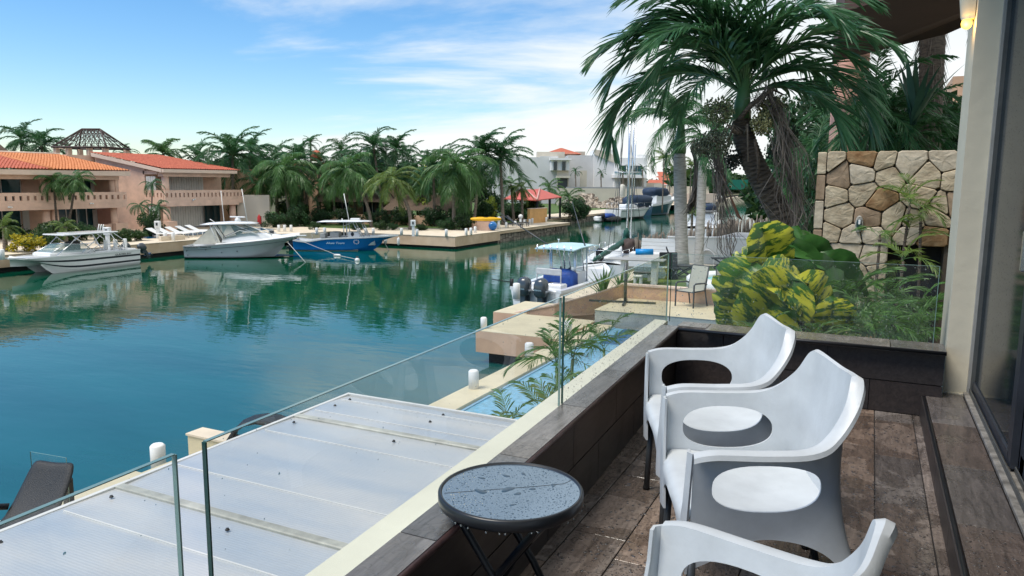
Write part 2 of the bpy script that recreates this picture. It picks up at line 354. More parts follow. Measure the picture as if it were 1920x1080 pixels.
stone_face_x('quay_wall_stones', 80.8, -37.1, -36.9, -.1, .80, .4, 5)
# ---- near bank: own quay strip, pool deck, terrace level
mb = MB(); mb.box(-7.95,-7.30,7.6,22.62,.25,.96); mb.box(-7.9,-7.35,7.6,22.62,-.6,.25,1)
tag(mb.build('own_quay_edge',[M['deck_yellow'],M['quay_cream']]), kind='structure')
mb = MB(); mb.box(-10.4,-1.4,-6,7.55,.2,.90); mb.box(-10.3,-1.5,-6,7.45,-.6,.2,1)
tag(mb.build('lower_deck',[M['deck_yellow'],M['quay_cream']]), kind='structure')
sheet('garden_strip_ground', [(-4.0,7.5),(-1.2,7.5),(-1.2,23),(-4.0,23)], .93, M['soil'])
sheet('yard_lawn', [(-9.6,26.2),(4,26.2),(4,40.2),(-9.6,40.2)], 1.17, M['grass'])
mb = MB(); mb.box(-10.6,30,26.1,41,.0,1.16); tag(mb.build('yard_ground', M['deck_cream']), kind='structure')
# ================================================================ PLANT LIBRARY
def frond_mesh(name, Ln, elev, droop, pairs, leaf, lw, mats, seed, sweep=38, hang=.35, bare=.08, rach=.02, segs=2, curl=0.0, vee=.25, jit=.12, side_r=.0):
    rnd = random.Random(seed); mb = MB(); n = 14
    P = [Vector((0,0,0))]; T = []
    for i in range(n):
        t = (i+.5)/n; e = R(elev) - R(droop)*t**1.25; s = R(side_r)*t
        d = Vector((math.cos(e)*math.cos(s), math.cos(e)*math.sin(s), math.sin(e))); T.append(d); P.append(P[-1]+d*(Ln/n))
    T.append(T[-1])
    mb.tube(P, [rach*(1-.85*i/n) for i in range(n+1)], 4, 1, False)
    def at(t):
        k = min(int(t*n), n-1); f = t*n-k; return P[k].lerp(P[k+1], f), T[k].lerp(T[k+1], f).normalized()
    for i in range(pairs):
        t = bare + (1-bare)*(i+.5)/pairs
        p, tg = at(t); side = Vector((0,0,1)).cross(tg)
        if side.length < .05: side = Vector((0,1,0))
        side.normalize(); nup = tg.cross(side)
        ll = leaf*(math.sin(math.pi*min(1, .16+.80*t))**.75)
        for sg in (-1, 1):
            a = R(sweep + 28*t + rnd.uniform(-9, 9)); l2 = ll*rnd.uniform(1-jit*1.6, 1+jit)
            d = (side*sg*math.cos(a) + tg*math.sin(a) + nup*(vee*(1-.5*t)+rnd.uniform(-.12,.12))).normalized()
            g = Vector((0,0,-1)); h = hang*(.6+rnd.uniform(0,.7))
            w2 = lw*.5*rnd.uniform(.8,1.15); wd = (tg*.8+nup*rnd.uniform(-.5,.5)).normalized()
            pts = []; q = p.copy()
            for k in range(segs+1):
                f = k/segs; pts.append(p + d*l2*f + g*l2*h*f*f*(1+curl*f))
            vs = []; fs = []
            for k in range(segs):
                ww = w2*(1.0 if k else .55)*(1-.25*(k/segs)); vs += [pts[k]-wd*ww, pts[k]+wd*ww]
            vs.append(pts[-1])
            for k in range(segs-1): fs.append((2*k,2*k+1,2*k+3,2*k+2))
            fs.append((2*(segs-1), 2*(segs-1)+1, 2*segs)); mb.add(vs, fs, 0, False)
    return mb.mesh(name, mats)
FR = {}
ELS = (82, 62, 42, 22, 0, -28, -58)
def style(key, Ln, droop, pairs, leaf, lw, mat_, **k):
    FR[key] = {}
    for i, e in enumerate(ELS):
        dr = droop*(1.0 if e > -20 else .35)
        FR[key][e] = [frond_mesh('frond', Ln, e, dr*(.85 if j else 1.1), pairs, leaf, lw, [mat_, M['trunk_mid'] if 'dead' in key else M['crownshaft']], i*10+j+hash(key)%1, **k) for j in range(2)]
style('coco_dark', 3.5, 88, 46, 1.0, .105, M['palm_dark'], hang=.5, vee=.45, segs=2, rach=.04)
style('coco_mid', 3.5, 96, 46, 1.0, .11, M['palm_mid'], hang=.65, segs=2, rach=.04)
style('coco_light', 3.4, 90, 44, .9, .10, M['palm_light'], hang=.5, segs=2, rach=.04)
style('royal', 3.7, 120, 84, .66, .065, M['palm_dark'], hang=.6, segs=2, rach=.05, jit=.3, vee=.1)
style('big', 2.3, 132, 54, .74, .058, M['palm_big'], hang=.42, segs=3, rach=.022, vee=.45, sweep=44, bare=.14)
style('areca', 1.25, 75, 19, .44, .042, M['palm_fresh'], hang=.35, segs=3, rach=.009, sweep=46, bare=.25)
style('areca_lime', 1.0, 80, 17, .38, .040, M['palm_light'], hang=.28, segs=3, rach=.008, sweep=42, bare=.2)
def crown(root, stylekey, top, nf, sc=1.0, seed=0, els=None, azs=None, mats=None):
    rnd = random.Random(seed); els = els or (82,62,62,42,42,42,22,22,22,0,0,0,-28,-28,-58)
    for i in range(nf):
        e = els[i % len(els)]; az = azs[i % len(azs)] if azs else i*137.5 + rnd.uniform(-14,14)
        me = FR[stylekey][e][rnd.randrange(2)]; s = sc*rnd.uniform(.86,1.1)
        mobj('frond', me, root, (top[0], top[1], top[2]+rnd.uniform(-.12,.1)*sc), (rnd.uniform(-.12,.12), 0, R(az)), (s,s,s))
def trunk_path(b, t, bend, n=8):
    b, t = Vector(b), Vector(t); side = Vector(bend); return [b.lerp(t, i/n) + side*math.sin(math.pi*i/n) for i in range(n+1)]
def palm(label, stylekey, base, top, nf=20, sc=1.0, r0=.17, r1=.11, tm='trunk_mid', bend=(0,0,0), seed=0, group=None, els=None, name='palm_tree', azs=None, skirt=True):
    base = Vector(base); top = Vector(top)
    root = thing(name, label, 'palm tree', tuple(base), 0, group); rel = top-base
    path = trunk_path((0,0,-.05), rel, bend, 9); mb = MB()
    rr = [r0*1.35]+[r0+(r1-r0)*i/9 for i in range(1,10)]
    mb.tube(path, rr, 8, 0)
    for i in range(9):          # leaf scar rings
        p = path[i].lerp(path[i+1], .5); mb.tube([p-Vector((0,0,.03)), p+Vector((0,0,.03))], rr[i]*1.07, 8, 0)
    mb.build('trunk', M[tm], root)
    if skirt:
        mb = MB(); rnd = random.Random(seed+5)
        for i in range(9):
            a = rnd.uniform(0,6.28); p = rel+Vector((0,0,-.15)); q = p+Vector((math.cos(a)*.25, math.sin(a)*.25, rnd.uniform(-.5,.35))); mb.tube([p,q],[.07,.02],4,0)
        for i in range(5):
            a = rnd.uniform(0,6.28); mb.ball(rel+Vector((math.cos(a)*.24, math.sin(a)*.24, -.28)), .12, 6, 4, 0)
        mb.build('fruit_and_boots', M['trunk_mid'], root)
    crown(root, stylekey, rel, nf, sc, seed, els, azs)
    return root
def leaf_mesh(n, s, mats, seed, shell=.55, asp=1.7, flat=.2, mixp=(1,)):
    rnd = random.Random(seed); mb = MB()
    cl = [Vector((rnd.gauss(0,1),rnd.gauss(0,1),rnd.gauss(0,1))).normalized()*rnd.uniform(.35,.95) for _ in range(26)]
    for i in range(n):
        c = rnd.choice(cl); d = Vector((rnd.gauss(0,1),rnd.gauss(0,1),rnd.gauss(0,1))).normalized()
        p = c + d*rnd.uniform(.15,.36)
        if p.length > 1.15: p = p.normalized()*rnd.uniform(.8,1.1)
        if p.z < -.95: p.z = -.95+rnd.uniform(0,.2)
        ax = (p.normalized()*.7 + Vector((rnd.gauss(0,1),rnd.gauss(0,1),rnd.gauss(0,1)))*.6).normalized()
        t = ax.orthogonal().normalized(); t = Matrix.Rotation(rnd.uniform(0,6.28), 3, ax) @ t; b2 = ax.cross(t); k = s*rnd.uniform(.6,1.3)
        mi = rnd.randrange(len(mats)) if rnd.random() < .5 else 0
        mb.add([p-t*k*asp*.5, p+b2*k*.5+ax*k*.1, p+t*k*asp*.5-ax*k*.2, p-b2*k*.5+ax*k*.1], [(0,1,2,3)], mi)
    return mb
BU = {}
def bushproto(key, n, s, mats):
    BU[key] = [leaf_mesh(n, s, mats, i+11).mesh('foliage', mats) for i in range(3)]
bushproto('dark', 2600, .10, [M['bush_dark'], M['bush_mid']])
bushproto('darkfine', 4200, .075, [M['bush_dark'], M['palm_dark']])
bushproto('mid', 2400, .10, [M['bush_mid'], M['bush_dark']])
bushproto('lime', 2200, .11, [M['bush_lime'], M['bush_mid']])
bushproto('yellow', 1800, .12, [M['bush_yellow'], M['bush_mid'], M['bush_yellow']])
def bush(label, key, loc, r, k=0, name='shrub', cat='shrub', group=None, rz=0, kind=None):
    o = mobj(name, BU[key][k%3], None, loc, (0,0,rz), r); return tag(o, label, cat, group, kind)
def tree(label, key, base, h, r, k=0, group=None):
    base = Vector(base); root = thing('leafy_tree', label, 'tree', tuple(base), k*1.3, group); mb = MB()
    mb.tube([(0,0,-.1),(.1,0,h*.3),(0,.1,h*.62)], [.16,.12,.07], 7)
    for a in range(5):
        q = a*1.3; mb.tube([(.05,0,h*.4),(math.cos(q)*r*.5,math.sin(q)*r*.5,h*.7)],[.07,.02],5)
    mb.build('trunk', M['trunk_mid'], root)
    mobj('crown', BU[key][k%3], root, (0,0,h*.66), (0,0,k), (r,r,h*.36))
    return root
# ================================================================ FAR BANK HOUSES
def tile_patch(mb, a, b, c, d, pitch=.26, rows=None, mi=0, amp=.05):
    """barrel-tile roof over the quad a,b (eave) c,d (ridge), real waves and stepped courses"""
    a, b, c, d = map(Vector, (a,b,c,d)); wl = max((b-a).length, (c-d).length); hl = (d-a).length
    nu = max(2, int(wl/pitch))*4; rows = rows or max(2, int(hl/.42)); n = (b-a).cross(d-a); n = n.normalized() if n.z > 0 else -n.normalized()
    vs = []; fs = []
    for r in range(rows):
        for e in (0, 1):
            t = (r+e)/rows; lift = .045*(1-e)
            l, rg = a.lerp(d, t), b.lerp(c, t)
            for i in range(nu+1):
                ph = (i % 4)/4*2*math.pi; vs.append(l.lerp(rg, i/nu) + n*(amp*math.sin(ph)+lift+.03))
    w_ = nu+1
    for r in range(rows*2-1):
        for i in range(nu): fs.append((r*w_+i, r*w_+i+1, (r+1)*w_+i+1, (r+1)*w_+i))
    mb.add(vs, fs, mi, False)
def rail_wall(mb, p, q, z0, z1, th=.18, step=.92, hw=.24, hz=(.40,.72), mi=0):
    """solid balustrade with real rectangular openings"""
    p, q = Vector(p), Vector(q); ln = (q-p).length; ang = math.atan2(q.y-p.y, q.x-p.x)
    Mx = Matrix.Translation((p.x,p.y,0)) @ Matrix.Rotation(ang, 4, 'Z'); h = z1-z0
    za, zb = z0+h*hz[0], z0+h*hz[1]
    mb.box(0,ln,-th/2,th/2,z0,za,mi,Mx); mb.box(0,ln,-th/2,th/2,zb,z1,mi,Mx)
    n = max(1, int(ln/step)); st = ln/n; x = 0
    for i in range(n+1):
        c = i*st; a0 = 0 if i == 0 else c-st/2+hw/2; a1 = ln if i == n else c+st/2-hw/2
        mb.box(a0, a1, -th/2+.001, th/2-.001, za, zb, mi, Mx)
def window(parent, p, q, z0, z1, glass='glass_dark', npan=3, out=(1,0,0), fm='white_paint'):
    p, q = Vector(p), Vector(q); ln = (q-p).length; ang = math.atan2(q.y-p.y, q.x-p.x); Mx = Matrix.Translation((p.x,p.y,0)) @ Matrix.Rotation(ang,4,'Z')
    mb = MB(); f = .07
    mb.box(0,ln,-.06,.06,z1-f,z1,0,Mx); mb.box(0,ln,-.06,.06,z0,z0+f,0,Mx)
    for i in range(npan+1):
        c = ln*i/npan; mb.box(max(0,c-f/2),min(ln,c+f/2),-.055,.055,z0+f,z1-f,0,Mx)
    w_ = mb.build('window', M[fm], parent)
    for i in range(npan):
        g = MB(); g.box(ln*i/npan+f/2, ln*(i+1)/npan-f/2, -.012-.0*i, .012, z0+f, z1-f, 0, Mx); g.build('pane', M[glass], w_)
    return w_
Z0 = 1.05
# ---- left house (orange roof)
hA = thing('house', 'pink two storey house with orange tiled roof and long slotted balcony, furthest left', 'house', (-60, 35, Z0))
def L_(v): return (v[0]+60, v[1]-35, v[2]-Z0)
def hb(par, name, m, boxes, off=(60,-35,-Z0)):
    mb = MB()
    for b in boxes: mb.box(b[0]+off[0],b[1]+off[0],b[2]+off[1],b[3]+off[1],b[4]+off[2],b[5]+off[2])
    return mb.build(name, m, par)
YE = 42.5
hA.scale = (1,1,.895)
hb(hA,'back_wall',M['plaster_pink'],[(-61,-60.6,20,33.2,Z0,6.5),(-61,-60.6,33.2,YE,3.75,4.1),(-61,-60.6,33.2,YE,6.25,6.5),(-61,-60.6,36.0,38.8,Z0,3.75),(-61,-60.6,36.2,38.5,4.1,6.25),(-60.6,-57.7,YE-.3,YE,4.1,6.3)])
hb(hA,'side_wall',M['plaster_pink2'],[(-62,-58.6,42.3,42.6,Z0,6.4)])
hb(hA,'floor_slab',M['plaster_pink'],[(-60.6,-57.3,20,YE,3.45,4.02)])
hb(hA,'ceiling_beam',M['plaster_pink'],[(-58.3,-57.6,20,YE,6.05,6.42)])
mb = MB(); rail_wall(mb, L_((-57.4,20,0)), L_((-57.4,YE+.4,0)), 3.55-Z0, 4.92-Z0, step=.53, hw=.20, hz=(.52,.80)); mb.build('balustrade', M['plaster_pink'], hA)
for yy in (29.5, 36.3, 37.0, 42.1):
    mb = MB(); mb.lathe([(.30,0),(.27,3.45-Z0)],14,c=(-58+60,yy-35,0)); mb.build('column',M['plaster_pink'],hA)
    if yy != 37.0:
        mb = MB(); mb.lathe([(.27,4.02-Z0),(.25,6.1-Z0)],14,c=(-58+60,yy-35,0)); mb.build('column',M['plaster_pink'],hA)
hb(hA,'pier',M['plaster_pink'],[(-58.0,-57.0,41.5,42.6,Z0,2.0)]); hb(hA,'pier',M['plaster_pink'],[(-58.1,-57.4,40.6,41.4,Z0,1.9)])
hb(hA,'fascia',M['trim_cream'],[(-57.2,-56.95,20,YE+.6,6.42,6.84),(-66,-57.2,YE+.35,YE+.6,6.42,6.84)])
hb(hA,'eaves_soffit',M['trim_cream'],[(-61,-57.2,20,YE+.35,6.42,6.5)])
for (y0,y1,z0,z1,gm) in ((33.2,36.0,1.1,3.4,'glass_blue'),(38.8,40.6,1.1,3.4,'glass_dark'),(40.6,42.4,1.1,3.4,'glass_blue'),(33.2,36.2,4.1,6.2,'glass_blue'),(38.5,40.5,4.1,6.2,'glass_dark'),(40.5,42.4,4.1,6.2,'glass_blue')):
    window(hA, L_((-60.75,y0,0)), L_((-60.75,y1,0)), z0-Z0, z1-Z0, gm, 2)
for bx in ((-60.5,-60.45,36.0,36.5,Z0,3.3),(-60.5,-60.45,41.9,42.3,Z0,3.2),(-60.5,-60.45,41.9,42.3,4.1,6.1)): hb(hA,'curtain',M['curtain'],[bx])
E1 = Vector(L_((-56.9, 36.3, 6.9))); ER = Vector(L_((-56.9, YE+.6, 6.9))); RR = Vector(L_((-66.5,43.3,8.5))); RLm = Vector(L_((-66.5, 15, RR.z+Z0))); EL = Vector(L_((-56.9, 20, 6.9)))
HP = Vector(L_((-66.5, 36.9, RR.z+Z0)))
mb = MB(); tile_patch(mb, E1, ER, RR, HP); tag(mb.build('roof_tiles', M['roof_orange'], hA), 'orange clay barrel tiles', kind='stuff')
mb = MB(); tile_patch(mb, EL, E1, HP, Vector(L_((-66.5,20,RR.z+Z0)))); tag(mb.build('roof_tiles', M['roof_red'], hA), 'redder clay barrel tiles', kind='stuff')
mb = MB(); tile_patch(mb, ER, Vector(L_((-72,YE+.6,6.9))), Vector(L_((-70,YE-4,RR.z+Z0))), RR); tag(mb.build('roof_tiles', M['roof_orange'], hA), kind='stuff')
mb = MB(); mb.tube([E1+Vector((0,0,.06)), HP+Vector((0,0,.1))], .12, 8); mb.build('hip_ridge', M['roof_orange'], hA)
mb = MB(); mb.tube([HP+Vector((0,0,.08)), RR+Vector((0,0,.08))], .12, 8); mb.build('roof_ridge', M['trim_cream'], hA)
for px in (17, 170):
    p = AX(px, 388 if px < 100 else 381, -57.25); p.z = Z0+(p.z-Z0)/.895; mb = MB(); mb.box(-.05,.08,-.06,.06,-.05,.05); mb.tube([(.05,-.08,-.05),(.16,-.12,-.02)],.06,8); mb.tube([(.05,.08,-.05),(.16,.14,-.02)],.06,8)
    o = mb.build('floodlight', M['white_paint'], hA, (p.x+60,p.y-35,p.z-Z0))
# ---- right house (red roof)
hB = thing('house', 'pink two storey house with red tiled roof, roller shutters and slotted balcony behind the cruiser', 'house', (-60, 50, Z0))
hB.scale = (1,1,.915)
def K_(v): return (v[0]+60, v[1]-50, v[2]-Z0)
def kb(name, m, boxes, **k): return hb(hB, name, m, boxes, off=(60,-50,-Z0))
mb = MB(); sw = [(-58.8,Z0),(-58.8,7.1),(-65.4,8.28),(-65.4,Z0)]
mb.add([K_((x,45.9,z)) for x,z in sw]+[K_((x,46.2,z)) for x,z in sw], [(3,2,1,0),(4,5,6,7),(0,1,5,4),(1,2,6,5)]); mb.build('side_wall', M['plaster_pink'], hB)
kb('back_wall',M['plaster_pink'],[(-59.2,-58.8,46.2,48.2,Z0,6.9),(-59.2,-58.8,52.3,54.6,4.1,6.9),(-59.2,-58.8,52.6,54.6,Z0,3.7),(-59.2,-58.8,48.2,52.3,6.45,6.9),(-59.2,-58.8,48.2,52.6,3.6,4.1)])
kb('floor_slab',M['plaster_pink'],[(-58.8,-56.3,46.0,54.4,3.4,3.95)])
mb = MB(); rail_wall(mb, K_((-56.4,45.9,0)), K_((-56.4,55.0,0)), 3.6-Z0, 4.98-Z0, step=.44, hw=.18, hz=(.50,.80)); rail_wall(mb, K_((-58.9,45.95,0)), K_((-56.5,45.95,0)), 3.6-Z0, 4.98-Z0, step=.44, hw=.18, hz=(.50,.80)); mb.build('balustrade', M['plaster_pink'], hB)
for (x,y,z0,z1) in ((-56.8,46.4,Z0,3.4),(-56.8,46.4,3.95,6.45),(-56.8,54.0,Z0,3.4)):
    mb = MB(); mb.lathe([(.34,z0-Z0),(.30,z1-Z0)],14,c=(x+60,y-50,0)); mb.build('column',M['plaster_pink'],hB)
kb('beam',M['plaster_pink'],[(-57.2,-56.5,46,53.6,6.3,6.75),(-59,-57.2,45.9,46.15,6.5,6.85)])
kb('fascia',M['trim_cream'],[(-56.2,-55.95,45.6,54.0,6.68,7.0)])
mb = MB(); rk = [(-56.2,6.68),(-56.2,7.0),(-65.4,8.62),(-65.4,8.28)]
mb.add([K_((x,45.55,z)) for x,z in rk]+[K_((x,45.85,z)) for x,z in rk], [(3,2,1,0),(4,5,6,7),(0,1,5,4),(1,2,6,5),(0,4,7,3)]); mb.build('rake_board', M['trim_cream'], hB)
ea, eb = Vector(K_((-55.95,45.6,7.03))), Vector(K_((-55.95,54.3,7.03))); rc, rd = Vector(K_((-65.6,53.0,8.68))), Vector(K_((-65.6,45.6,8.68)))
mb = MB(); tile_patch(mb, ea, eb, rc, rd); tag(mb.build('roof_tiles', M['roof_red'], hB), 'red clay barrel tiles', kind='stuff')
mb = MB(); tile_patch(mb, eb, Vector(K_((-70,54.3,7.03))), Vector(K_((-70,53.0,8.68))), rc); tag(mb.build('roof_tiles', M['roof_red'], hB), kind='stuff')
def shutter(par, p, q, z0, z1, step=.14):
    p, q = Vector(p), Vector(q); ln = (q-p).length; ang = math.atan2(q.y-p.y,q.x-p.x); Mx = Matrix.Translation((p.x,p.y,0)) @ Matrix.Rotation(ang,4,'Z'); mb = MB(); n = int(ln/step)
    for i in range(n): mb.box(ln*i/n+.012, ln*(i+1)/n-.012, -.03-.02*(i%2), .03, z0, z1, 0, Mx)
    mb.box(0,ln,.0,.02,z0+.01,z1-.01,0,Mx); return mb.build('roller_shutter', M['shutter'], par)
shutter(hB, K_((-58.75,48.2,0)), K_((-58.75,52.3,0)), 4.0-Z0, 6.4-Z0); shutter(hB, K_((-58.75,48.2,0)), K_((-58.75,52.6,0)), Z0+.1-Z0, 3.5-Z0)
shutter(hB, K_((-58.6,45.9,0)), K_((-57.4,45.9,0)), 4.98-Z0, 6.3-Z0); shutter(hB, K_((-58.6,46.0,0)), K_((-57.3,46.0,0)), .1, 3.4-Z0)
kb('planter_pier',M['plaster_pink'],[(-56.6,-55.8,45.7,46.6,Z0,2.0)]); kb('planter_pier',M['plaster_pink'],[(-56.4,-55.9,52.4,54.6,Z0,1.5)])
kb('dark_room_panel',M['glass_dark'],[(-58.4,-58.3,52.0,53.8,1.3,3.3)])
p = AX(362,374,-56.3); p.z = Z0+(p.z-Z0)/.915; mb = MB(); mb.box(-.02,.1,-.06,.06,-.05,.05); mb.tube([(.05,-.08,-.05),(.16,-.14,-.1)],.06,8); mb.tube([(.05,.08,0),(.16,.14,.04)],.06,8); mb.build('floodlight', M['white_paint'], hB, K_(tuple(p)))
# wall between, rooftop terrace
ob = MB(); ob.box(-70,-65.5,43.3,46.2,1,7.75); tag(ob.build('pink_block_wall', M['plaster_pink']), 'plain pink wall block between the two roofs, under the timber pergola frame', 'wall')
# ---- pergola frame on the roof
pc = AD(174, 292, 80); pg = thing('pergola', 'bare dark timber hip frame on short pink posts standing on the roof', 'pergola', (pc.x, pc.y, pc.z-.35), 0)
def bar(mb, a, b, r=.07, mi=0): mb.tube([a,b], r, 5, mi)
ang = R(-115); RM = Matrix.Rotation(R(25), 4, 'Z')
hx, hy = 2.9, 2.4; e = 1.15; tz = 3.15; rx = 1.0
fr = MB(); cs = [RM@Vector(v) for v in ((-hx,-hy,e),(hx,-hy,e),(hx,hy,e),(-hx,hy,e))]; r1_, r2_ = RM@Vector((-rx,0,tz)), RM@Vector((rx,0,tz))
for i in range(4): bar(fr, cs[i], cs[(i+1)%4], .11)
bar(fr, r1_, r2_, .11)
for c_, t_ in ((cs[0],r1_),(cs[3],r1_),(cs[1],r2_),(cs[2],r2_)): bar(fr, c_, t_, .09)
fr.build('eave_frame', M['wood_dark'], pg)
for side in ((cs[0],cs[1],r2_,r1_),(cs[3],cs[2],r2_,r1_),(cs[0],cs[3],r1_,r1_),(cs[1],cs[2],r2_,r2_)):
    a, b, c2, d2 = side
    n = 7 if (c2-d2).length > .1 else 5
    for i in range(n+1):
        mb = MB(); f = i/n; bar(mb, a.lerp(b,f), d2.lerp(c2,f), .036); mb.build('rafter', M['wood_dark'], pg)
        if i < n and (c2-d2).length > .1:
            mb = MB(); bar(mb, a.lerp(b,f), d2.lerp(c2,min(1,f+.45)), .030); mb.build('brace', M['wood_dark'], pg)
            mb = MB(); bar(mb, a.lerp(b,1-f), d2.lerp(c2,max(0,.55-f)), .030); mb.build('brace', M['wood_dark'], pg)
    for k in (1,2,3,4):
        f = k/5; mb = MB(); bar(mb, a.lerp(d2,f), b.lerp(c2,f), .020); mb.build('batten', M['wood_dark'], pg)
for (x,y) in ((-2.6,-2.1),(-1.3,-2.1),(.9,-2.1),(2.6,-2.1),(-2.6,2.1),(2.6,2.1),(0.2,2.1)):
    q = RM@Vector((x,y,0)); mb = MB(); mb.box(q.x-.22,q.x+.22,q.y-.22,q.y+.22,-1.4,e-.05); mb.build('post', M['plaster_pink'], pg)
# thatched roof at far left
pt = AD(-18, 300, 78); th = thing('thatched_roof', 'corner of a grey thatched roof peeking in at the far left', 'roof', (pt.x,pt.y,pt.z)); mb = MB(); mb.lathe([(2.9,0),(2.7,.25),(1.5,1.1),(.1,2.6)],18); mb.build('thatch', M['thatch'], th)
mb = MB(); [mb.tube([(2.3*math.cos(a),2.3*math.sin(a),-1.5),(2.3*math.cos(a),2.3*math.sin(a),.05)],.1,6) for a in (0,1.57,3.14,4.7)]; mb.build('posts', M['wood_dark'], th)
# arch hoop on roof by the pergola
p = AD(114,292,78); mb = MB(); mb.tube([(-.75*math.cos(a)*R0.x, -.75*math.cos(a)*R0.y, .75*math.sin(a)) for a in [i*math.pi/12 for i in range(13)]], .05, 6); tag(mb.build('roof_hoop', M['trim_cream'], None, tuple(p)), 'pale arched hoop on the orange roof left of the pergola', 'hoop')
# ---- house behind palms + thatched palapas + garden walls
hC = thing('villa', 'pink villa mostly hidden behind the coconut palms', 'house', (-58,66,Z0))
for nm, m_, bx in (('wall',M['plaster_peach'],[(-66,-62,56.5,64,1,6.8),(-62,-56,67.5,67.9,1,7.2),(-56,-47,68.0,68.4,1,4.8)]),('roof_slab',M['roof_orange'],[(-63,-55.5,67,73,7.3,7.6)])):
    hb(hC, nm, m_, bx, off=(58,-66,-Z0))
window(hC, (-56+58,67.3-66,0), (-53+58,67.3-66,0), .1, 2.2, 'glass_blue', 2); window(hC, (-51+58,67.3-66,0), (-48.5+58,67.3-66,0), .1, 2.3, 'glass_dark', 2)
window(hC, (-61+58,67.3-66,0), (-59.7+58,67.3-66,0), .3, 2.2, 'glass_blue', 1)
d0 = AD(593,292,84); mb = MB(); mb.lathe([(.62,-.6),(.62,0),(.52,.35),(.3,.55),(.05,.62)],14); mb.build('dome', M['roof_red'], hC, (d0.x+58,d0.y-66,d0.z-Z0))
for i,(px,py,D,lb) in enumerate(((672,372,82,'long low thatched palapa roof behind the palm trunks, left one'),(800,388,80,'long low thatched palapa roof behind the lime shrub and big drooping palm'))):
    p = AD(px,py,D); q = thing('palapa', lb, 'palapa', (p.x,p.y,Z0), R(25)); z = p.z-Z0
    mb = MB(); mb.add([(-4.5,-2.5,z-.3),(4.5,-2.5,z-.3),(4.5,2.5,z-.3),(-4.5,2.5,z-.3),(-3,0,z+1.3),(3,0,z+1.3)],[(0,1,5,4),(1,2,5),(2,3,4,5),(3,0,4),(3,2,1,0)]); mb.build('thatch_roof', M['thatch'], q)
    for x in (-4,-1.3,1.3,4):
        for y in (-2,2): mb = MB(); mb.tube([(x,y,0),(x,y,z-.2)],.09,6); mb.build('post', M['wood_dark'], q)
# cream freestanding panel, fire extinguisher
a, b = G(447,421,Z0), G(518,420,Z0); mb = MB(); ln = (b-a).length*.86; mb.box(0,ln,-.15,.15,0,3.05); o = mb.build('panel_wall', M['cream_wall'], None, tuple(AD(447,421,74)-Vector((0,0,.1))), (0,0,R(25.8))); tag(o,'blank cream screen wall standing behind the white cruiser','wall')
p = AD(486,411,70); fx = thing('fire_extinguisher','small red fire extinguisher box on a post in front of the cream screen wall','extinguisher',(p.x,p.y,Z0)); z=p.z-Z0
mb = MB(); mb.lathe([(.15,z-.45),(.17,z-.35),(.17,z+.2),(.06,z+.35),(.06,z+.45)],10); mb.build('cylinder',M['red'],fx); mb = MB(); mb.box(-.04,.04,.18,.26,0,z+.3); mb.build('post',M['wood_dark'],fx)
def wallrun(name, label, pts, z0, z1, th, m, cap=None):
    mb = MB()
    for p,q in zip(pts,pts[1:]):
        p,q = Vector((*p[:2],0)),Vector((*q[:2],0)); a_ = math.atan2(q.y-p.y,q.x-p.x); Mx = Matrix.Translation(p)@Matrix.Rotation(a_,4,'Z'); l = (q-p).length
        mb.box(0,l,-th/2,th/2,z0,z1,0,Mx)
        if cap: mb.box(-.02,l+.02,-th/2-.04,th/2+.04,z1,z1+.06,1,Mx)
    return tag(mb.build(name,[m,cap or m]),label,'wall')
wallrun('garden_wall','long low peach garden wall behind the palm trunks and lawn',[(-57.5,60.2),(-47,65.2),(-36.6,66.8)],1.0,2.05,.2,M['plaster_peach'])
mb = MB(); rnd = random.Random(4)
for i in range(26):
    f = rnd.random(); p = Vector((-57,60.3,0)).lerp(Vector((-47,65.1,0)),f) if i<13 else Vector((-47,65.1,0)).lerp(Vector((-36.8,66.7,0)),f); h = rnd.uniform(.4,.95)
    mb.box(p.x-.03,p.x+rnd.uniform(.02,.1),p.y-.125,p.y-.104,2.02-h,2.03)
tag(mb.build('rust_streaks', M['trunk_mid']), 'brown damp stains running down the low garden wall','stain',kind='stuff')
o = wallrun('low_wall','low pinkish wall beside the yellow kayak',[tuple(G(875,431,Z0)),tuple(G(921,432,Z0))],1.05,1.95,.25,M['plaster_pink'],M['trim_cream'])
p0,p1 = G(991,419,Z0),G(1029,416,Z0); wallrun('low_wall','orange ochre wall at the end of the stone quay',[tuple(p0),tuple(p0+ (p1-p0)*.85)],1.05,2.65,.3,M['orange_wall'],M['trim_cream'])
# ---- gazebo
gz = thing('gazebo','open gazebo with red sheet roof on thin dark posts','gazebo',(-39.5,88,Z0)); 
def gp(px,py,D): q = AD(px,py,D); return Vector((q.x+39.5,q.y-88,q.z-Z0))
A_,B_,Cc,D_ = gp(945,372,90),gp(1007,375,88),gp(1053,369,97),gp(975,356,100); T1,T2 = gp(985,357,94),gp(1012,354,96)
mb = MB(); up_ = Vector((0,0,.12))
for q in ((A_,B_,T1),(B_,Cc,T2),(B_,T2,T1),(Cc,D_,T2),(D_,A_,T1),(D_,T1,T2)): mb.add(list(q)+[v-up_ for v in q], [(0,1,2),(5,4,3)]+[(i,i+3,(i+1)%3+3,(i+1)%3) for i in range(3)])
mb.build('roof', M['roof_sheet'], gz)
mb = MB(); mb.tube([B_+Vector((0,0,.06)),T1+Vector((0,0,.06))],.13,6); mb.tube([B_+Vector((0,0,.06)),T2+Vector((0,0,.06))],.1,6); mb.build('ridge_cap', mat('pale ridge strip',(.6,.35,.3),.6), gz)
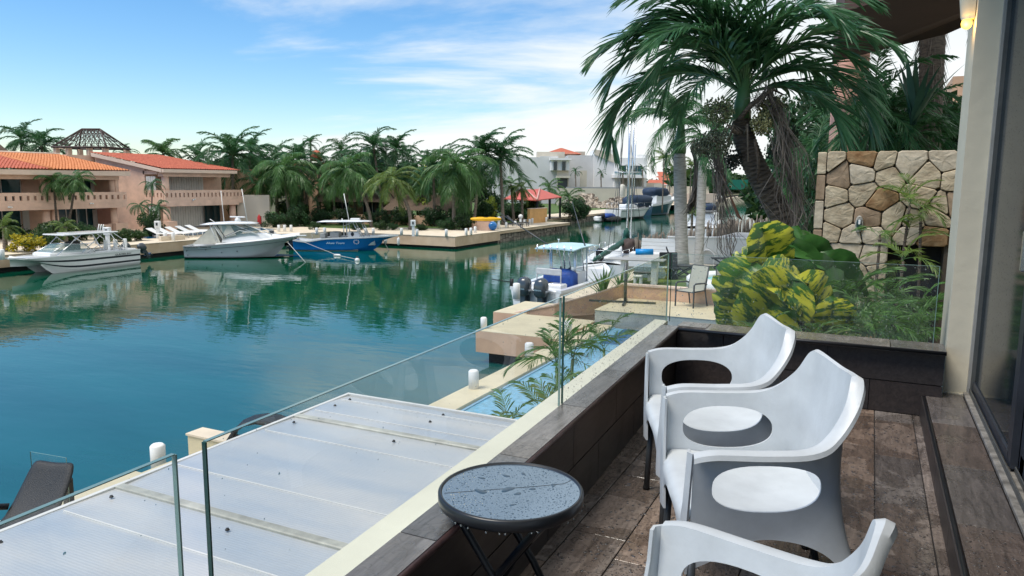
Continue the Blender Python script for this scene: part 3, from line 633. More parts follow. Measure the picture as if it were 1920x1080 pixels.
for q in (A_.lerp(T1,.06),B_.lerp(T2,.08),Cc.lerp(T2,.06),D_.lerp(T2,.1),A_.lerp(B_,.5).lerp(T1,.05),B_.lerp(Cc,.5)): mb = MB(); mb.box(q.x-.11,q.x+.11,q.y-.11,q.y+.11,0,q.z-.05); mb.build('post', M['frame_dark'], gz)
# ---- pale modern buildings at the back
def building(label, boxes, z=1.0, name='modern_house', wins=(), c=(0,0)):
    r = thing(name, label, 'house', (c[0],c[1],z))
    for nm, m_, bx in boxes: hb(r, nm, m_, bx, off=(-c[0],-c[1],-z))
    return r
def zof(py, D): return 5.5 + (346-py)*D/1387
def fac(px0, px1, py_top, py_bot, D, th, m, r, name='wall', dz=0):
    """wall facing the camera between two bearings at one distance"""
    a_, b_ = AD(px0,346,D), AD(px1,346,D); ln = (b_-a_).length; Mx = Matrix.Translation(Vector((a_.x,a_.y,0))-r.location*1.0+Vector((0,0,0))) @ Matrix.Rotation(YAW,4,'Z')
    mb = MB(); mb.box(0,ln,0,th,zof(py_top,D),zof(py_bot,D),0,Mx); return mb.build(name,m,r)
D1 = 165
g1 = thing('modern_house','long pale grey block house with two narrow dark upper windows','house',(-60,150,0))
for i,(x0,x1,t,b_) in enumerate(((905,1012,298,400),(1012,1046,296,400))): fac(x0,x1,t,b_,D1-i*.5,9,M['grey_wall'],g1)
fac(1044,1066,303,400,D1-3,.6,M['cream_wall'],g1,'stone_facing'); fac(1033,1067,301,322,D1-4,4,M['white_build'],g1,'upper_bay'); fac(1006,1058,288,302,D1+2,5,M['cream_wall'],g1,'roof_parapet'); fac(1031,1071,299,303,D1-5,5,M['white_build'],g1,'canopy_slab'); fac(1043,1069,332,336,D1-5,3,M['cream_wall'],g1,'ledge')
for x0 in (1037.5,1053.5): fac(x0,x0+6.5,305.5,322,D1-4.3,.2,M['glass_dark'],g1,'window')
fac(1046,1064,337,355,D1-3.4,.2,M['leg_grey'],g1,'garage_door')
g2 = thing('modern_house','large plain grey white house wall with sloping cream top, right of the garage','house',(-50,170,0))
fac(1064,1113,294,372,D1+8,10,M['grey_wall'],g2); fac(1113,1157,284,372,D1+7,10,M['white_build'],g2); fac(1088,1100,322,372,D1-1,1.2,M['cream_wall'],g2,'fin_wall'); 
a_,b_ = AD(1113,346,D1+7),AD(1160,346,D1+7); mb = MB(); zt=zof(284,D1+7); zb=zof(302,D1+7)
vs=[Vector((a_.x,a_.y,zt-1)),Vector((b_.x,b_.y,zb-1.2)),Vector((b_.x,b_.y,zb)),a_.lerp(b_,.55)*1]; vs[3]=Vector((vs[3].x,vs[3].y,zt-.4)); vs.append(Vector((a_.x,a_.y,zt+.1)))
off=Vector((.435,-.9,0))*.4; bk=Vector((-.435,.9,0))*6; mb.add([v+off-g2.location for v in vs]+[v+bk-g2.location for v in vs],[(0,1,2,3,4)]+[(i,(i+1)%5,(i+1)%5+5,i+5) for i in range(5)]+[(9,8,7,6,5)]); mb.build('sloping_parapet',M['cream_wall'],g2)
g3 = thing('modern_house','white house with glazed balcony and blue tinted windows behind the masts','house',(-45,175,0))
fac(1152,1212,298,312,D1+5,8,M['white_build'],g3); fac(1152,1212,329,335,D1+2,8,M['white_build'],g3,'balcony_slab'); fac(1152,1164,312,372,D1+5,8,M['white_build'],g3); fac(1204,1212,312,372,D1+4.6,8,M['white_build'],g3); fac(1164,1204,335,372,D1+9,1,M['grey_wall'],g3,'lower_wall'); fac(1193,1212,292,298,D1+7,6,M['white_build'],g3,'roof_block')
for x0 in (1164,1174,1184,1194): fac(x0+.6,x0+9.4,312.5,329,D1+6,.2,M['glass_blue'],g3,'window')
fac(1152,1204,323,329,D1+2.2,.1,M['clear'],g3,'balcony_glass')
g4 = thing('house','distant house with red pyramid roof and pink walls','house',(-80,210,0))
fac(1024,1080,290,300,200,8,M['trim_cream'],g4); fac(1060,1078,290,297,199.4,.5,M['plaster_pink'],g4,'pink_bay'); fac(1078,1096,287,297,206,5,M['cream_wall'],g4,'annexe')
c_ = AD(1052,290,203); mb = MB(); w_=5.2; Mx=Matrix.Translation(Vector((c_.x,c_.y,c_.z))-g4.location)@Matrix.Rotation(YAW,4,'Z'); mb.add([(-w_,-w_,0),(w_,-w_,0),(w_,w_,0),(-w_,w_,0),(-.3,0,1.8),(.3,0,1.8)],[(0,1,5,4),(1,2,5),(2,3,4,5),(3,0,4)],0,False,Mx); mb.build('roof',M['roof_red'],g4)
g5 = thing('bungalow','low cream house with orange red tiled roof right of the white house','house',(-40,190,0))
fac(1206,1240,344,372,D1+12,6,M['cream_wall'],g5)
for (x0,x1,yt,yb,D) in ((1212,1252,337,346,180),(1236,1254,322,332,215),(1238,1256,332,338,200)):
    a_,b_=AD(x0,yb,D),AD(x1,yb,D); t_=AD((x0+x1)/2-4,yt,D+5); mb=MB(); mb.add([a_-g5.location,b_-g5.location,t_+Vector((1.5,0,0))-g5.location,t_-Vector((1.5,0,0))-g5.location,(b_+(t_-b_)*2-g5.location).to_tuple()[:2]+(b_.z,)],[(0,1,2,3),(1,4,2)]); mb.build('roof',M['roof_red'],g5)
fac(1239,1253,331,337,218,4,M['plaster_peach'],g5,'upper_wall'); fac(1238,1250,346,356,182,4,M['plaster_peach'],g5,'porch_wall')
g6 = thing('boundary_wall','long cream block boundary wall running behind the rubble heap','wall',(-50,150,0)); fac(1045,1232,355,395,150,.4,M['cream_wall'],g6,'wall_run'); fac(1170,1232,351,358,156,.4,M['concrete'],g6,'concrete_band'); fac(1228,1246,346,392,152,.6,M['cream_wall'],g6,'end_pier'); fac(1062,1232,352.5,355,152,.6,M['concrete'],g6,'wall_cap')
g7 = thing('boundary_wall','far cream wall and pump room beyond the dark dock','wall',(-40,175,0)); fac(1244,1345,363,380,168,3,M['trim_cream'],g7,'wall_run'); fac(1244,1330,350,363,190,3,M['cream_wall'],g7,'upper_wall'); fac(1262,1268,363,372,167.6,.2,M['concrete'],g7,'door')
g8 = thing('green_screen_fence','dark green mesh fence at the far bend of the canal','fence',(-40,290,0)); fac(1350,1402,337,355,280,.3,mat('green mesh',(.01,.16,.11),.8),g8,'mesh_panel')
sheet('far_dock', [tuple(AD(1240,384,150))[:2],tuple(AD(1345,371,190))[:2],tuple(AD(1345,365,230))[:2],tuple(AD(1240,375,175))[:2]], 1.12, M['deck_cream'])
mb = MB(); a_=G(1370,372,1.0); b_=G(1432,355,1.0); wallrun('far_quay_wall','distant cream quay edge curving beyond the green fence',[tuple(G(1345,378,1)),tuple(a_),(-52,420),(-60,700)],-.3,1.3,1.0,M['deck_cream'])
# ---- rubble heap
def heap(label, px0, px1, py, D, h, seed, n):
    rnd = random.Random(seed); mb = MB(); a_, b_ = AD(px0,346,D), AD(px1,346,D); ln = (b_-a_).length; ax = (b_-a_).normalized(); ay = Vector((-ax.y,ax.x,0))
    for i in range(n):
        u_ = rnd.random(); v_ = rnd.uniform(-1,1); hh = h*max(0,math.sin(math.pi*u_)**.8)*(1-abs(v_))*rnd.uniform(.55,1.05)
        p = a_+ax*ln*u_+ay*v_*4; s = rnd.uniform(.15,.5); Mx = Matrix.Translation((p.x,p.y,1.05+hh*rnd.uniform(.5,1)))@Matrix.Rotation(rnd.uniform(0,3),4,Vector((rnd.random(),rnd.random(),rnd.random())).normalized())
        mb.box(-s,s,-s*.7,s*.7,-s*.4,s*.4,rnd.choice((0,0,0,1)),Mx)
    o = mb.build('rubble_heap',[M['rubble'],M['trunk_mid']]); tag(o,label,'rubble',kind='stuff')
heap('heap of pale broken blocks on the grass',1068,1130,380,140,3.1,1,900); heap('lower scattered rubble with brush',1120,1200,385,138,2.0,2,700)
# ================================================================ PALMS AND SHRUBS ON THE FAR BANK
def fp(label, st, bx, by, cx, cy, D, rpx, nf=20, seed=0, tm='trunk_mid', r0=.17, grp='coconut palms along the far bank', els=None, bend=0.0, skirt=True):
    """palm whose foot stands on the far bank at bearing bx, crown at bearing (cx,cy), D metres out"""
    t = AD(cx, cy, D); b = AD(bx, by, D); b.z = Z0-.05
    sc = rpx*D/FPX/3.05
    return palm(label, st, b, t, nf, sc, r0, r0*.68, tm, tuple(R0*bend), seed, grp, els, skirt=skirt)
full = (82,62,62,42,42,42,22,22,22,0,0,0,-28,-28,-58,-58)
droopy = (62,42,42,22,22,0,0,0,-28,-28,-28,-58,-58,-58)
G1 = 'coconut palms along the far bank'
L5 = [
('tall dark palm at the top left corner behind the orange roof, left one','coco_dark',38,400,40,262,84,52,18,1),
('bushier dark palm behind the orange roof, just left of the pergola frame','coco_dark',88,400,78,272,82,54,22,2),
('small dark palm crown behind the right end of the pergola frame','coco_dark',233,400,233,286,92,26,14,3),
('pale fringed palm crown rising behind the red roof ridge','coco_mid',310,400,305,290,84,48,20,4),
('dark palm crown between the red roof and the tall grove','coco_dark',362,400,372,296,86,44,18,5),
('tall coconut palm at the right end of the red roofed house','coco_dark',438,424,436,292,76,70,24,6),
('dark palm behind the first tall palm, arching to the right','coco_dark',455,424,470,286,82,58,20,7),
('coconut palm with pale lower fronds above the cream screen wall','coco_mid',546,424,530,316,75,66,24,8),
('slim palm with crown hidden between two bigger palms','coco_dark',574,424,560,300,80,56,20,9),
('dark palm in front of the orange villa roof','coco_dark',600,424,598,305,84,46,18,10),
('leaning coconut palm with trunk slanting to the right behind the blue boat stern','coco_mid',697,428,648,318,73,64,24,11),
('dark palm behind the leaning trunk palm','coco_dark',665,424,668,306,82,50,18,12),
('high windswept palm crown at the middle of the grove','coco_dark',722,426,700,276,80,54,20,13),
('high windswept palm crown right of the grove middle','coco_dark',716,426,742,284,82,52,20,14),
('bright yellow green coconut palm with curved leaning trunk','coco_light',770,431,733,335,70,62,22,15),
('dark palm behind the bright yellow green one','coco_dark',760,426,775,330,82,50,18,16),
('dark upright palm between the lime shrub and the big drooping palm','coco_dark',816,428,812,318,76,56,20,17),
('big drooping coconut palm over the corner of the cream quay','coco_mid',850,428,853,312,71,74,30,18),
('palm with bent pale trunk behind the yellow kayak','coco_dark',888,420,902,288,78,60,22,19),
('tall straight palm with windswept crown right of the yellow kayak','coco_dark',944,417,938,296,79,66,22,20),
]
for (lb,st,bx,by,cx,cy,D,rp,nf,sd_) in L5:
    fp(lb,st,bx,by,cx,cy,D,rp,nf,sd_,els=droopy if sd_ in (8,11,18,15) else full, bend=(.6 if sd_ in (11,15) else 0), r0=.2 if sd_ in (18,20,15) else .17)
fp('tiny fan palm silhouette above the grove','coco_dark',583,380,582,268,95,20,14,31,els=(82,62,42,22,0,-28))
fp('tiny palm silhouette right of the grove','coco_dark',802,400,801,288,100,15,12,32,els=(62,42,22,0,-28))
fp('small palm with yellowing fronds over the red gazebo, left one','coco_mid',964,415,958,346,84,30,16,33,els=droopy)
fp('small palm with yellowing fronds over the red gazebo, right one','coco_light',980,412,978,352,83,30,16,34,els=droopy)
fp('young spreading palm right of the gazebo','coco_mid',1068,398,1066,372,100,30,14,35,els=(82,62,42,42,22,0,-28))
fp('wide palm crown behind the gazebo roof','coco_mid',1030,390,1030,352,112,26,14,36,els=(82,62,42,22,0,0,-28))
for lb,cx,cy,bx,by,s,sd_ in (('single young palm left of the fin wall of the grey house',1079,322,1081,352,13,41),('single round headed palm before the plain grey white wall',1127,325,1128,352,11,42),('dark young palm before the glazed balcony, left of the mast',1168,318,1170,352,13,43),('slim young palm right of the mast before the glazed balcony',1205,318,1207,352,13,44),('small dark palm on the wall right of the white houses',1256,336,1256,360,12,45)):
    fp(lb,'coco_dark',bx,by,cx,cy,152,s,12,sd_,els=(82,62,42,22,0,-28,-58),grp='young palms by the pale houses',skirt=False)
for k,(cx,cy,bx,D,rp,st) in enumerate(((415,330,420,82,50,'coco_dark'),(492,345,500,78,46,'coco_mid'),(515,300,520,86,52,'coco_dark'),(572,350,580,80,44,'coco_dark'),(622,345,630,80,46,'coco_mid'),(640,285,645,90,46,'coco_dark'),(688,340,690,80,46,'coco_dark'),(765,300,768,90,44,'coco_dark'),(790,350,796,80,44,'coco_mid'),(835,300,838,84,46,'coco_dark'),(880,320,884,82,46,'coco_mid'),(455,380,460,80,34,'coco_mid'),(610,390,612,82,30,'coco_mid'))):
    fp('dark palm in the second row, '+['behind the right end of the red roofed house','left of the pale fringed palm','high, between the first and second tall palms','low, left of the leaning trunk','right beside the leaning trunk crown','high, left of the windswept crowns','low, between leaning trunk and yellow green palm','high, right of the windswept crowns','low, right of the yellow green palm','high, above the big drooping palm','between the big drooping palm and the kayak palms','short, beside the cream screen wall','short, before the pink villa wall'][k],st,bx,424,cx,cy,D,rp,16,300+k,els=full,grp='second row palms in the far grove',skirt=False)
# two young palms in front of the left house, feather palm at house corner
fp('left of the pair of young palms in front of the pink balcony','coco_mid',106,412,100,338,57,36,18,51,els=droopy,r0=.10,grp='pair of young palms',tm='trunk_brown',skirt=False)
fp('right of the pair of young palms, with a leaning slim trunk','coco_mid',121,410,143,336,57,36,18,52,els=droopy,r0=.10,grp='pair of young palms',tm='trunk_brown',skirt=False)
for (lb,cx,cy,D,s,k) in (('feathery areca palm against the pink side wall, tallest clump',286,345,62,26,61),('feathery areca palm against the pink side wall, lower left clump',262,385,60,24,62),('feathery areca palm against the pink side wall, lower right clump',296,388,60,28,63)):
    fp(lb,'royal',282,436,cx,cy,D,s,12,k,els=(62,42,22,0,0,-28),r0=.07,grp='areca clumps by the side wall',tm='trunk_brown',skirt=False)
fp('short shaggy palm at the left edge beside the yellow croton','coco_light',11,478,8,425,46,33,16,64,els=(82,62,42,22,0,0,-28),r0=.16,grp=None,tm='trunk_mid',skirt=False)
fp('short bright palm behind the catamaran canopy','coco_light',125,470,122,425,50,27,14,65,els=(62,42,22,0,-28,-28),r0=.14,grp=None,skirt=False)
def fb(label, key, px, py, D, wpx, hpx, k=0, z=None, dep=1.0, grp=None):
    """shrub centred at bearing px, foot at level of the bank"""
    s = D/FPX; rx, rz = wpx*s/2, hpx*s; p = AD(px, py, D); zc = (Z0 if z is None else z)+rz*.42
    return bush(label, key, (p.x,p.y,zc), (rx, rx*dep, rz*.62), k, group=grp, rz=YAW)
fb('yellow croton bush beside the catamaran windscreen','yellow',48,480,46,62,36,0); fb('green rounded shrub right of the yellow croton','mid',86,470,49,44,40,1)
fb('dark leafy shrub in front of the ground floor terrace','dark',108,450,54,72,42,2); fb('dark shrub with large leaves left of the short bright palm','darkfine',148,448,55,50,36,0)
fb('clipped round green shrub left of the long hedge','mid',190,460,52,38,36,1); 
fb('long clipped green hedge, left half','mid',226,452,54,42,24,2,grp=None); fb('long clipped green hedge, right half','mid',254,450,55,40,22,0)
fb('dark bush below the areca clumps','dark',284,438,59,44,52,1); fb('low fern at the base of the roller shutter','mid',338,432,61,18,14,2)
fb('dark shrub mass at the left edge behind the short palm','darkfine',8,450,56,80,38,1)
fb('dark bush in front of the cream screen wall','darkfine',512,420,72,44,30,0); fb('climbing dark bush left of the leaning palm','darkfine',560,415,74,40,46,1)
fb('dark shrub behind the white cruiser','darkfine',540,420,73,32,30,2)
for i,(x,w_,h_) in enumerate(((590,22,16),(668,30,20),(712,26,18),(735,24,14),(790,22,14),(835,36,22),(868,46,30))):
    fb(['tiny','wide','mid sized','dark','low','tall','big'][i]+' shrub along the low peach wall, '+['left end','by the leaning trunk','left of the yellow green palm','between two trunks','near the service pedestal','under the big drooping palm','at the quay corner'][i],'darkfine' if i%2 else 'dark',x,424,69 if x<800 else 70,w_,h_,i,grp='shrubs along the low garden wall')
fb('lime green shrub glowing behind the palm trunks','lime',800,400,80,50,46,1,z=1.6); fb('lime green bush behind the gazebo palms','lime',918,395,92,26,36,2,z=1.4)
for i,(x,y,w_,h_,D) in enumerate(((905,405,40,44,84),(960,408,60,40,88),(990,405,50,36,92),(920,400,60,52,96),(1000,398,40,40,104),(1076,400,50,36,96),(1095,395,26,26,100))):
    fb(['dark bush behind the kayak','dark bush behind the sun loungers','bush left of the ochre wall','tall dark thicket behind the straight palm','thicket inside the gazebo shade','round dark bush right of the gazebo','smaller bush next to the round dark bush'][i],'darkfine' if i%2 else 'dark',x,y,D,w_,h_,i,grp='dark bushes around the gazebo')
# broadleaf trees and thicket behind the palm row
for i,(lb,x,D,h_,r) in enumerate((('broad dark tree filling the gap behind the right end of the red roof',395,86,7.2,3.6),('dark tree behind the first palms',450,92,8.0,4.2),('dark tree behind the cream screen wall palms',520,94,7.8,4.4),('dark tree left of the orange villa roof',560,92,6.6,4),('dark tree right of the orange villa roof',640,92,7.2,4.4),('dark tree behind the grove middle',700,94,8.2,4.6),('dark tree behind the yellow green palm',760,92,6.8,4.4),('yellowish tree crown behind the drooping palm',812,104,7.4,4.0),('dark tree behind the bent pale trunk',880,96,6.2,3.4),('dark tree on the left behind the orange roof',60,96,6.8,4.5))):
    p = AD(x,346,D); tree(lb,'darkfine' if i!=7 else 'lime',(p.x,p.y,Z0),h_,r,i,'broadleaf trees behind the palms')
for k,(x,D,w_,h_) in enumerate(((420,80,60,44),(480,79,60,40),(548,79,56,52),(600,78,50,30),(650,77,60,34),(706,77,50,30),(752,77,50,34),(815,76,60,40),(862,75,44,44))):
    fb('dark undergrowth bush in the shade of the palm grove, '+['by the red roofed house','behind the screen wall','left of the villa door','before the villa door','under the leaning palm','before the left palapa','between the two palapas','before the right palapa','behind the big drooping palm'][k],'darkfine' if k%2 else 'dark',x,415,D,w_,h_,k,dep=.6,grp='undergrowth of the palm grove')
# far woods on both sides of the canal
def wood(label, pts, h, n, seed, key=('dark','darkfine'), r=(3,6)):
    rnd = random.Random(seed); mb = MB(); src = leaf_mesh(500,.17,[0,1],5)
    for i in range(n):
        f = rnd.random()*(len(pts)-1); k = int(f); p = Vector((*pts[k],0)).lerp(Vector((*pts[k+1],0)), f-k); rr = rnd.uniform(*r)
        Mx = Matrix.Translation((p.x+rnd.uniform(-4,4),p.y+rnd.uniform(-4,4),1+h*rnd.uniform(.3,.62)))@Matrix.Rotation(rnd.uniform(0,6),4,'Z')@Matrix.Diagonal((rr,rr,h*rnd.uniform(.4,.55),1))
        b0 = len(mb.v); mb.v += [tuple(Mx@Vector(v)) for v in src.v]; mb.f += [tuple(j+b0 for j in f_) for f_ in src.f]; mb.m += src.m; mb.sm += src.sm
    tag(mb.build('far_woods',[M['bush_dark'],M['bush_mid']]),label,'woods',kind='stuff')
wood('distant green woods at the bend of the canal',[(-55,235),(-62,330),(-70,470),(-60,700)],10,60,1,r=(5,9))
wood('dark trees on the right bank beyond the yard',[(-6,75),(0,110),(-6,160),(-2,240),(-10,420)],9,75,2,r=(3.5,6))
wood('low green line of trees on the far horizon at left',[(-190,90),(-150,160),(-110,240)],7,40,3,r=(5,8))
wood('treetops behind the pale houses',[(-75,205),(-52,215)],6,10,6,r=(3,5))
# small trees right side of the far canal
for i,(lb,x,D,cx,cy,s,st) in enumerate((('lime green palm glowing behind the grey royal palm trunk',1250,120,1245,300,34,'coco_light'),('second lime palm between the two royal trunks',1292,130,1296,312,30,'coco_light'),('small green palm by the water between the royal trunks',1300,62,1298,400,26,'coco_light'))):
    t = AD(cx,cy,D); b = Vector((t.x,t.y,.9 if i<2 else 1.0)); palm(lb,st,b,t,14,s*D/FPX/3.05,.12,.09,'trunk_mid',(0,0,0),80+i,None,(82,62,42,42,22,0,-28),skirt=False)
# ---------------------------------------------------------------- bollards, pedestals, kayak, loungers on the far quays
def bollard_mesh(r=.13, h=.62): mb = MB(); mb.lathe([(r,0),(r,h-.03),(r-.03,h)],14); return mb.mesh('bollard',M['white_paint'])
BM = bollard_mesh()
def bollard(px, py, z, label, grp, s=1.0):
    p = G(px,py,z); return tag(mobj('bollard',BM,None,tuple(p),(0,0,0),(s,s,s)),label,'bollard',grp)
GB='white bollards on the far quays'
for px,py,lb in ((5,487,'beside the left bow of the catamaran'),(199,468,'left of the catamaran engines'),(217,466,'right behind the catamaran stern, middle one'),(235,464,'right of the catamaran engines'),(310,451,'by the white loungers, left'),(325,451,'by the white loungers, right'),(523,434,'behind the cruiser bow, first'),(534,434,'behind the cruiser bow, second'),(546,434,'behind the cruiser bow, third'),(594,440,'behind the blue boat engines'),(609,440,'left of the blue boat seats'),(673,441,'right of the blue boat console, first'),(686,441,'right of the blue boat console, second'),(700,441,'right of the blue boat console, third'),(753,441,'at the blue boat bow, left'),(782,443,'at the blue boat bow, right of the pedestal'),(837,443,'alone on the front of the cream quay corner'),(874,441,'at the quay corner side, first'),(883,440,'at the quay corner side, second'),(891,437,'at the quay corner side, third')):
    bollard(px,py,1.06,'white cylindrical bollard '+lb,GB,.95)
for px,py,lb in ((949,428,'in front of the dark loungers'),(966,425,'right of the dark loungers'),(983,422,'second right of the dark loungers'),(993,421,'just left of the ochre wall'),(998,419,'at the ochre wall'),(1024,417,'at the right end of the stone quay')):
    bollard(px,py,1.06,'white bollard on the stone quay '+lb,GB,.95)
def pedestal(px, py, label, h=1.35):
    p = G(px,py,1.06); q = thing('dock_pedestal',label,'pedestal',tuple(p),YAW,'white dock power pedestals'); mb = MB(); mb.box(-.11,.11,-.09,.09,0,h*.62); mb.build('post',M['white_paint'],q)
    mb = MB(); mb.bbox(-.2,.2,-.14,.14,h*.62,h,.03); mb.build('head',M['white_paint'],q); mb = MB(); mb.box(-.07,.07,-.16,-.141,h*.74,h*.9); mb.build('socket_cover',M['leg_grey'],q)
pedestal(297,447,'white power pedestal at the left end of the white loungers'); pedestal(203,464,'white power pedestal between hedge and catamaran'); pedestal(775,443,'white power pedestal at the blue boat bow')
for px,py,lb in ((935,430,'round topped white lamp post left of the dark loungers'),(976,424,'round topped white lamp post right of the dark loungers')):
    p = G(px,py,1.06); q = thing('dock_lamp',lb,'lamp post',tuple(p)); mb = MB(); mb.tube([(0,0,0),(0,0,.85)],.12,10); mb.build('post',M['white_paint'],q); mb = MB(); mb.ball((0,0,1.0),.24,12,8); mb.build('globe',M['white_paint'],q)
p = G(911,433,1.06); ky = thing('kayak','yellow sit on kayak lying on the low wall','kayak',(p.x,p.y,1.98),R(25.8)); ky.scale=(.55,.75,.75); mb = MB()
ks = [(-2.6,.02,.12),(-2.2,.22,.2),(-1.2,.38,.28),(0,.42,.3),(1.2,.38,.28),(2.2,.22,.2),(2.6,.02,.12)]; n=12; vs=[];fs=[]
for x,r_,h in ks:
    for j in range(n): a=2*math.pi*j/n; vs.append((x,r_*math.cos(a),.25+h*math.sin(a)*.9))
for i in range(6):
    for j in range(n): fs.append((i*n+j,i*n+(j+1)%n,(i+1)*n+(j+1)%n,(i+1)*n+j))
mb.add(vs,fs,0,True); mb.build('hull',M['kayak'],ky); mb = MB(); mb.lathe([(.28,.48),(.3,.53),(.2,.535)],12,sx=1.6,c=(0,0,0)); mb.build('seat_rim',M['rubber'],ky)
p = G(924,432,1.06); mb = MB(); mb.ball((0,0,.42),.42,12,8); mb.box(-.1,.1,-.1,.1,.8,.95,1); o=mb.build('water_jug',[M['gel_blue'],M['white_paint']],None,tuple(p)); tag(o,'round blue and white drum beside the low pink wall','drum')
def lounger(label, p, rz, m, grp, back=35, s=1.0, name='sun_lounger'):
    q = thing(name,label,'sun lounger',tuple(p),rz,grp); q.scale=(s,s,s)
    mb = MB(); mb.bbox(-.95,.35,-.3,.3,.27,.33,.02); mb.build('bed',m,q)
    Mx = Matrix.Translation((.35,0,.3))@Matrix.Rotation(-R(back),4,'Y'); mb = MB(); mb.bbox(0,.75,-.3,.3,-.03,.03,.02,0,Mx); mb.build('backrest',m,q)
    for x in (-.85,.3):
        for y in (-.27,.27): mb = MB(); mb.tube([(x,y,0),(x+.02,y,.28)],.025,6); mb.build('leg',m,q)
for i,(px,py) in enumerate(((309,447),(325,446),(343,444),(361,442),(379,440))): lounger(['leftmost','second','middle','fourth','rightmost'][i]+' of the white loungers in a row beside the far pool',G(px,py,Z0),R(200),M['white_paint'],'white loungers by the far pool',25,1.25)
lounger('dark lounger with raised back on the stone quay, front one',G(958,427,1.06),R(190),M['wicker'],'dark loungers on the stone quay',50,1.3); lounger('dark lounger on the stone quay, rear one',G(970,424,1.06),R(190),M['wicker'],'dark loungers on the stone quay',45,1.3)
for i,(a,b) in enumerate((((300,452),(345,449)),)):
    wallrun('planter_kerb','low cream planter kerb in front of the white loungers',[tuple(G(*a,Z0)),tuple(G(*b,Z0))],Z0,Z0+.35,.3,M['deck_cream'])
# ================================================================ BOATS
def hull(Ln, B, zs0, zs1, rake, mats, rows=6, n=18, stripe=None, draft=.28, full=.9, dip=0.0, chz=.05, flare=1.6, boot=None, transom=.0, fine=2.3, chine_w=.86):
    """boat hull along +X (bow), origin at waterline amidships; returns MB plus sheer line list"""
    mb = MB(); S = []; rings = []
    for i in range(n+1):
        t = i/n; b = B/2*(full+(1-full)*min(1, t/.35)) * (1-max(0,(t-.45)/.55)**fine)
        if i == n: b = .015
        zs = zs0 + (zs1-zs0)*t**1.5 - dip*math.exp(-((t-.12)/.13)**2)
        x = -Ln/2 + Ln*t; fr = t**5
        zc = chz + (zs1*.62)*max(0,(t-.5)/.5)**2.2; bc = b*(chine_w - .5*max(0,(t-.4)/.6)**1.5); zk = -draft + (zs1*.55+draft)*max(0,(t-.72)/.28)**2.0
        ring = [(x - rake*max(0,t-.5)/.5*1.0, 0, zk)]
        for r in range(rows+1):
            f = r/rows; y = bc + (b-bc)*f**flare; z = zc + (zs-zc)*f
            ring.append((x - rake*max(0,t-.5)/.5*(1-f)**1.0 + transom*(f-1)*(1-t)**8*-1, y, z))
        rings.append(ring); S.append(Vector((x, b, zs)))
    m_ = rows+2
    for sg in (1,-1):
        vs = [(x,y*sg,z) for rg in rings for (x,y,z) in rg]; fs = []; 
        for i in range(n):
            for j in range(m_-1):
                q = (i*m_+j,(i+1)*m_+j,(i+1)*m_+j+1,i*m_+j+1); fs.append(q if sg < 0 else tuple(reversed(q)))
        b0 = len(mb.f); mb.add(vs, fs, 0, True)
        for k in range(len(fs)):
            j = k % (m_-1)
            if stripe and j in stripe: mb.m[b0+k] = stripe[j]
    tr = rings[0]; vs = [(x,y,z) for x,y,z in tr]+[(x,-y,z) for x,y,z in reversed(tr[1:])]; mb.add(vs,[tuple(range(len(vs)))],0)
    return mb, S
def deck(S, z_in=.0, inset=.0, crown_=.06, t0=0, t1=1.0):
    mb = MB(); n = len(S)-1; a, b = int(t0*n), int(t1*n); vs = []; fs = []
    for i in range(a, b+1):
        p = S[i]; w_ = max(p.y-inset, .01)
        for f in (-1,-.5,0,.5,1): vs.append((p.x, w_*f, p.z+z_in+crown_*(1-f*f)))
    for i in range(b-a):
        for j in range(4): fs.append((i*5+j,(i+1)*5+j,(i+1)*5+j+1,i*5+j+1))
    mb.add([Vector(v) for v in vs], [tuple(reversed(f)) for f in fs], 0, True); return mb
def gunwale(S, w_=.16, h=.07, t0=0, t1=1):
    mb = MB(); n = len(S)-1; a, b = int(t0*n), int(t1*n)
    for sg in (1,-1):
        vs = []; fs = []
        for i in range(a,b+1):
            p = S[i]; o = p.y+.03; q = max(p.y-w_,0); vs += [(p.x,sg*o,p.z-.05),(p.x,sg*o,p.z+h),(p.x,sg*q,p.z+h),(p.x,sg*q,p.z-.05)]
        for i in range(b-a):
            for j in range(4): 
                k = (j+1)%4; q4 = (i*4+j,i*4+k,(i+1)*4+k,(i+1)*4+j); fs.append(q4 if sg>0 else tuple(reversed(q4)))
        mb.add(vs,fs,0,False); mb.add(vs,[(0,1,2,3),tuple(len(vs)-4+k for k in (3,2,1,0))],0)
    return mb
def cockpit(S, zsole, t0, t1, w_=.16):
    mb = MB(); n = len(S)-1; a, b = int(t0*n), int(t1*n); tp = lambda i: .9-.42*max(0,((i+a)/n-.3)/.7)
    L_1 = [(S[i].x, max(S[i].y-w_,.02), S[i].z+.02) for i in range(a,b+1)]
    for sg in (1,-1):
        for i in range(len(L_1)-1):
            p,q = L_1[i],L_1[i+1]; mb.quad((p[0],p[1]*sg,p[2]),(q[0],q[1]*sg,q[2]),(q[0],q[1]*sg*tp(i+1),zsole),(p[0],p[1]*sg*tp(i),zsole))
    for i in range(len(L_1)-1):
        p,q = L_1[i],L_1[i+1]; mb.quad((p[0],-p[1]*tp(i),zsole),(q[0],-q[1]*tp(i+1),zsole),(q[0],q[1]*tp(i+1),zsole),(p[0],p[1]*tp(i),zsole))
    p = L_1[0]; mb.quad((p[0],-p[1],zsole),(p[0],p[1],zsole),(p[0],p[1],p[2]),(p[0],-p[1],p[2])); p = L_1[-1]; mb.quad((p[0],-p[1],zsole),(p[0],-p[1],p[2]),(p[0],p[1],p[2]),(p[0],p[1],zsole)); return mb
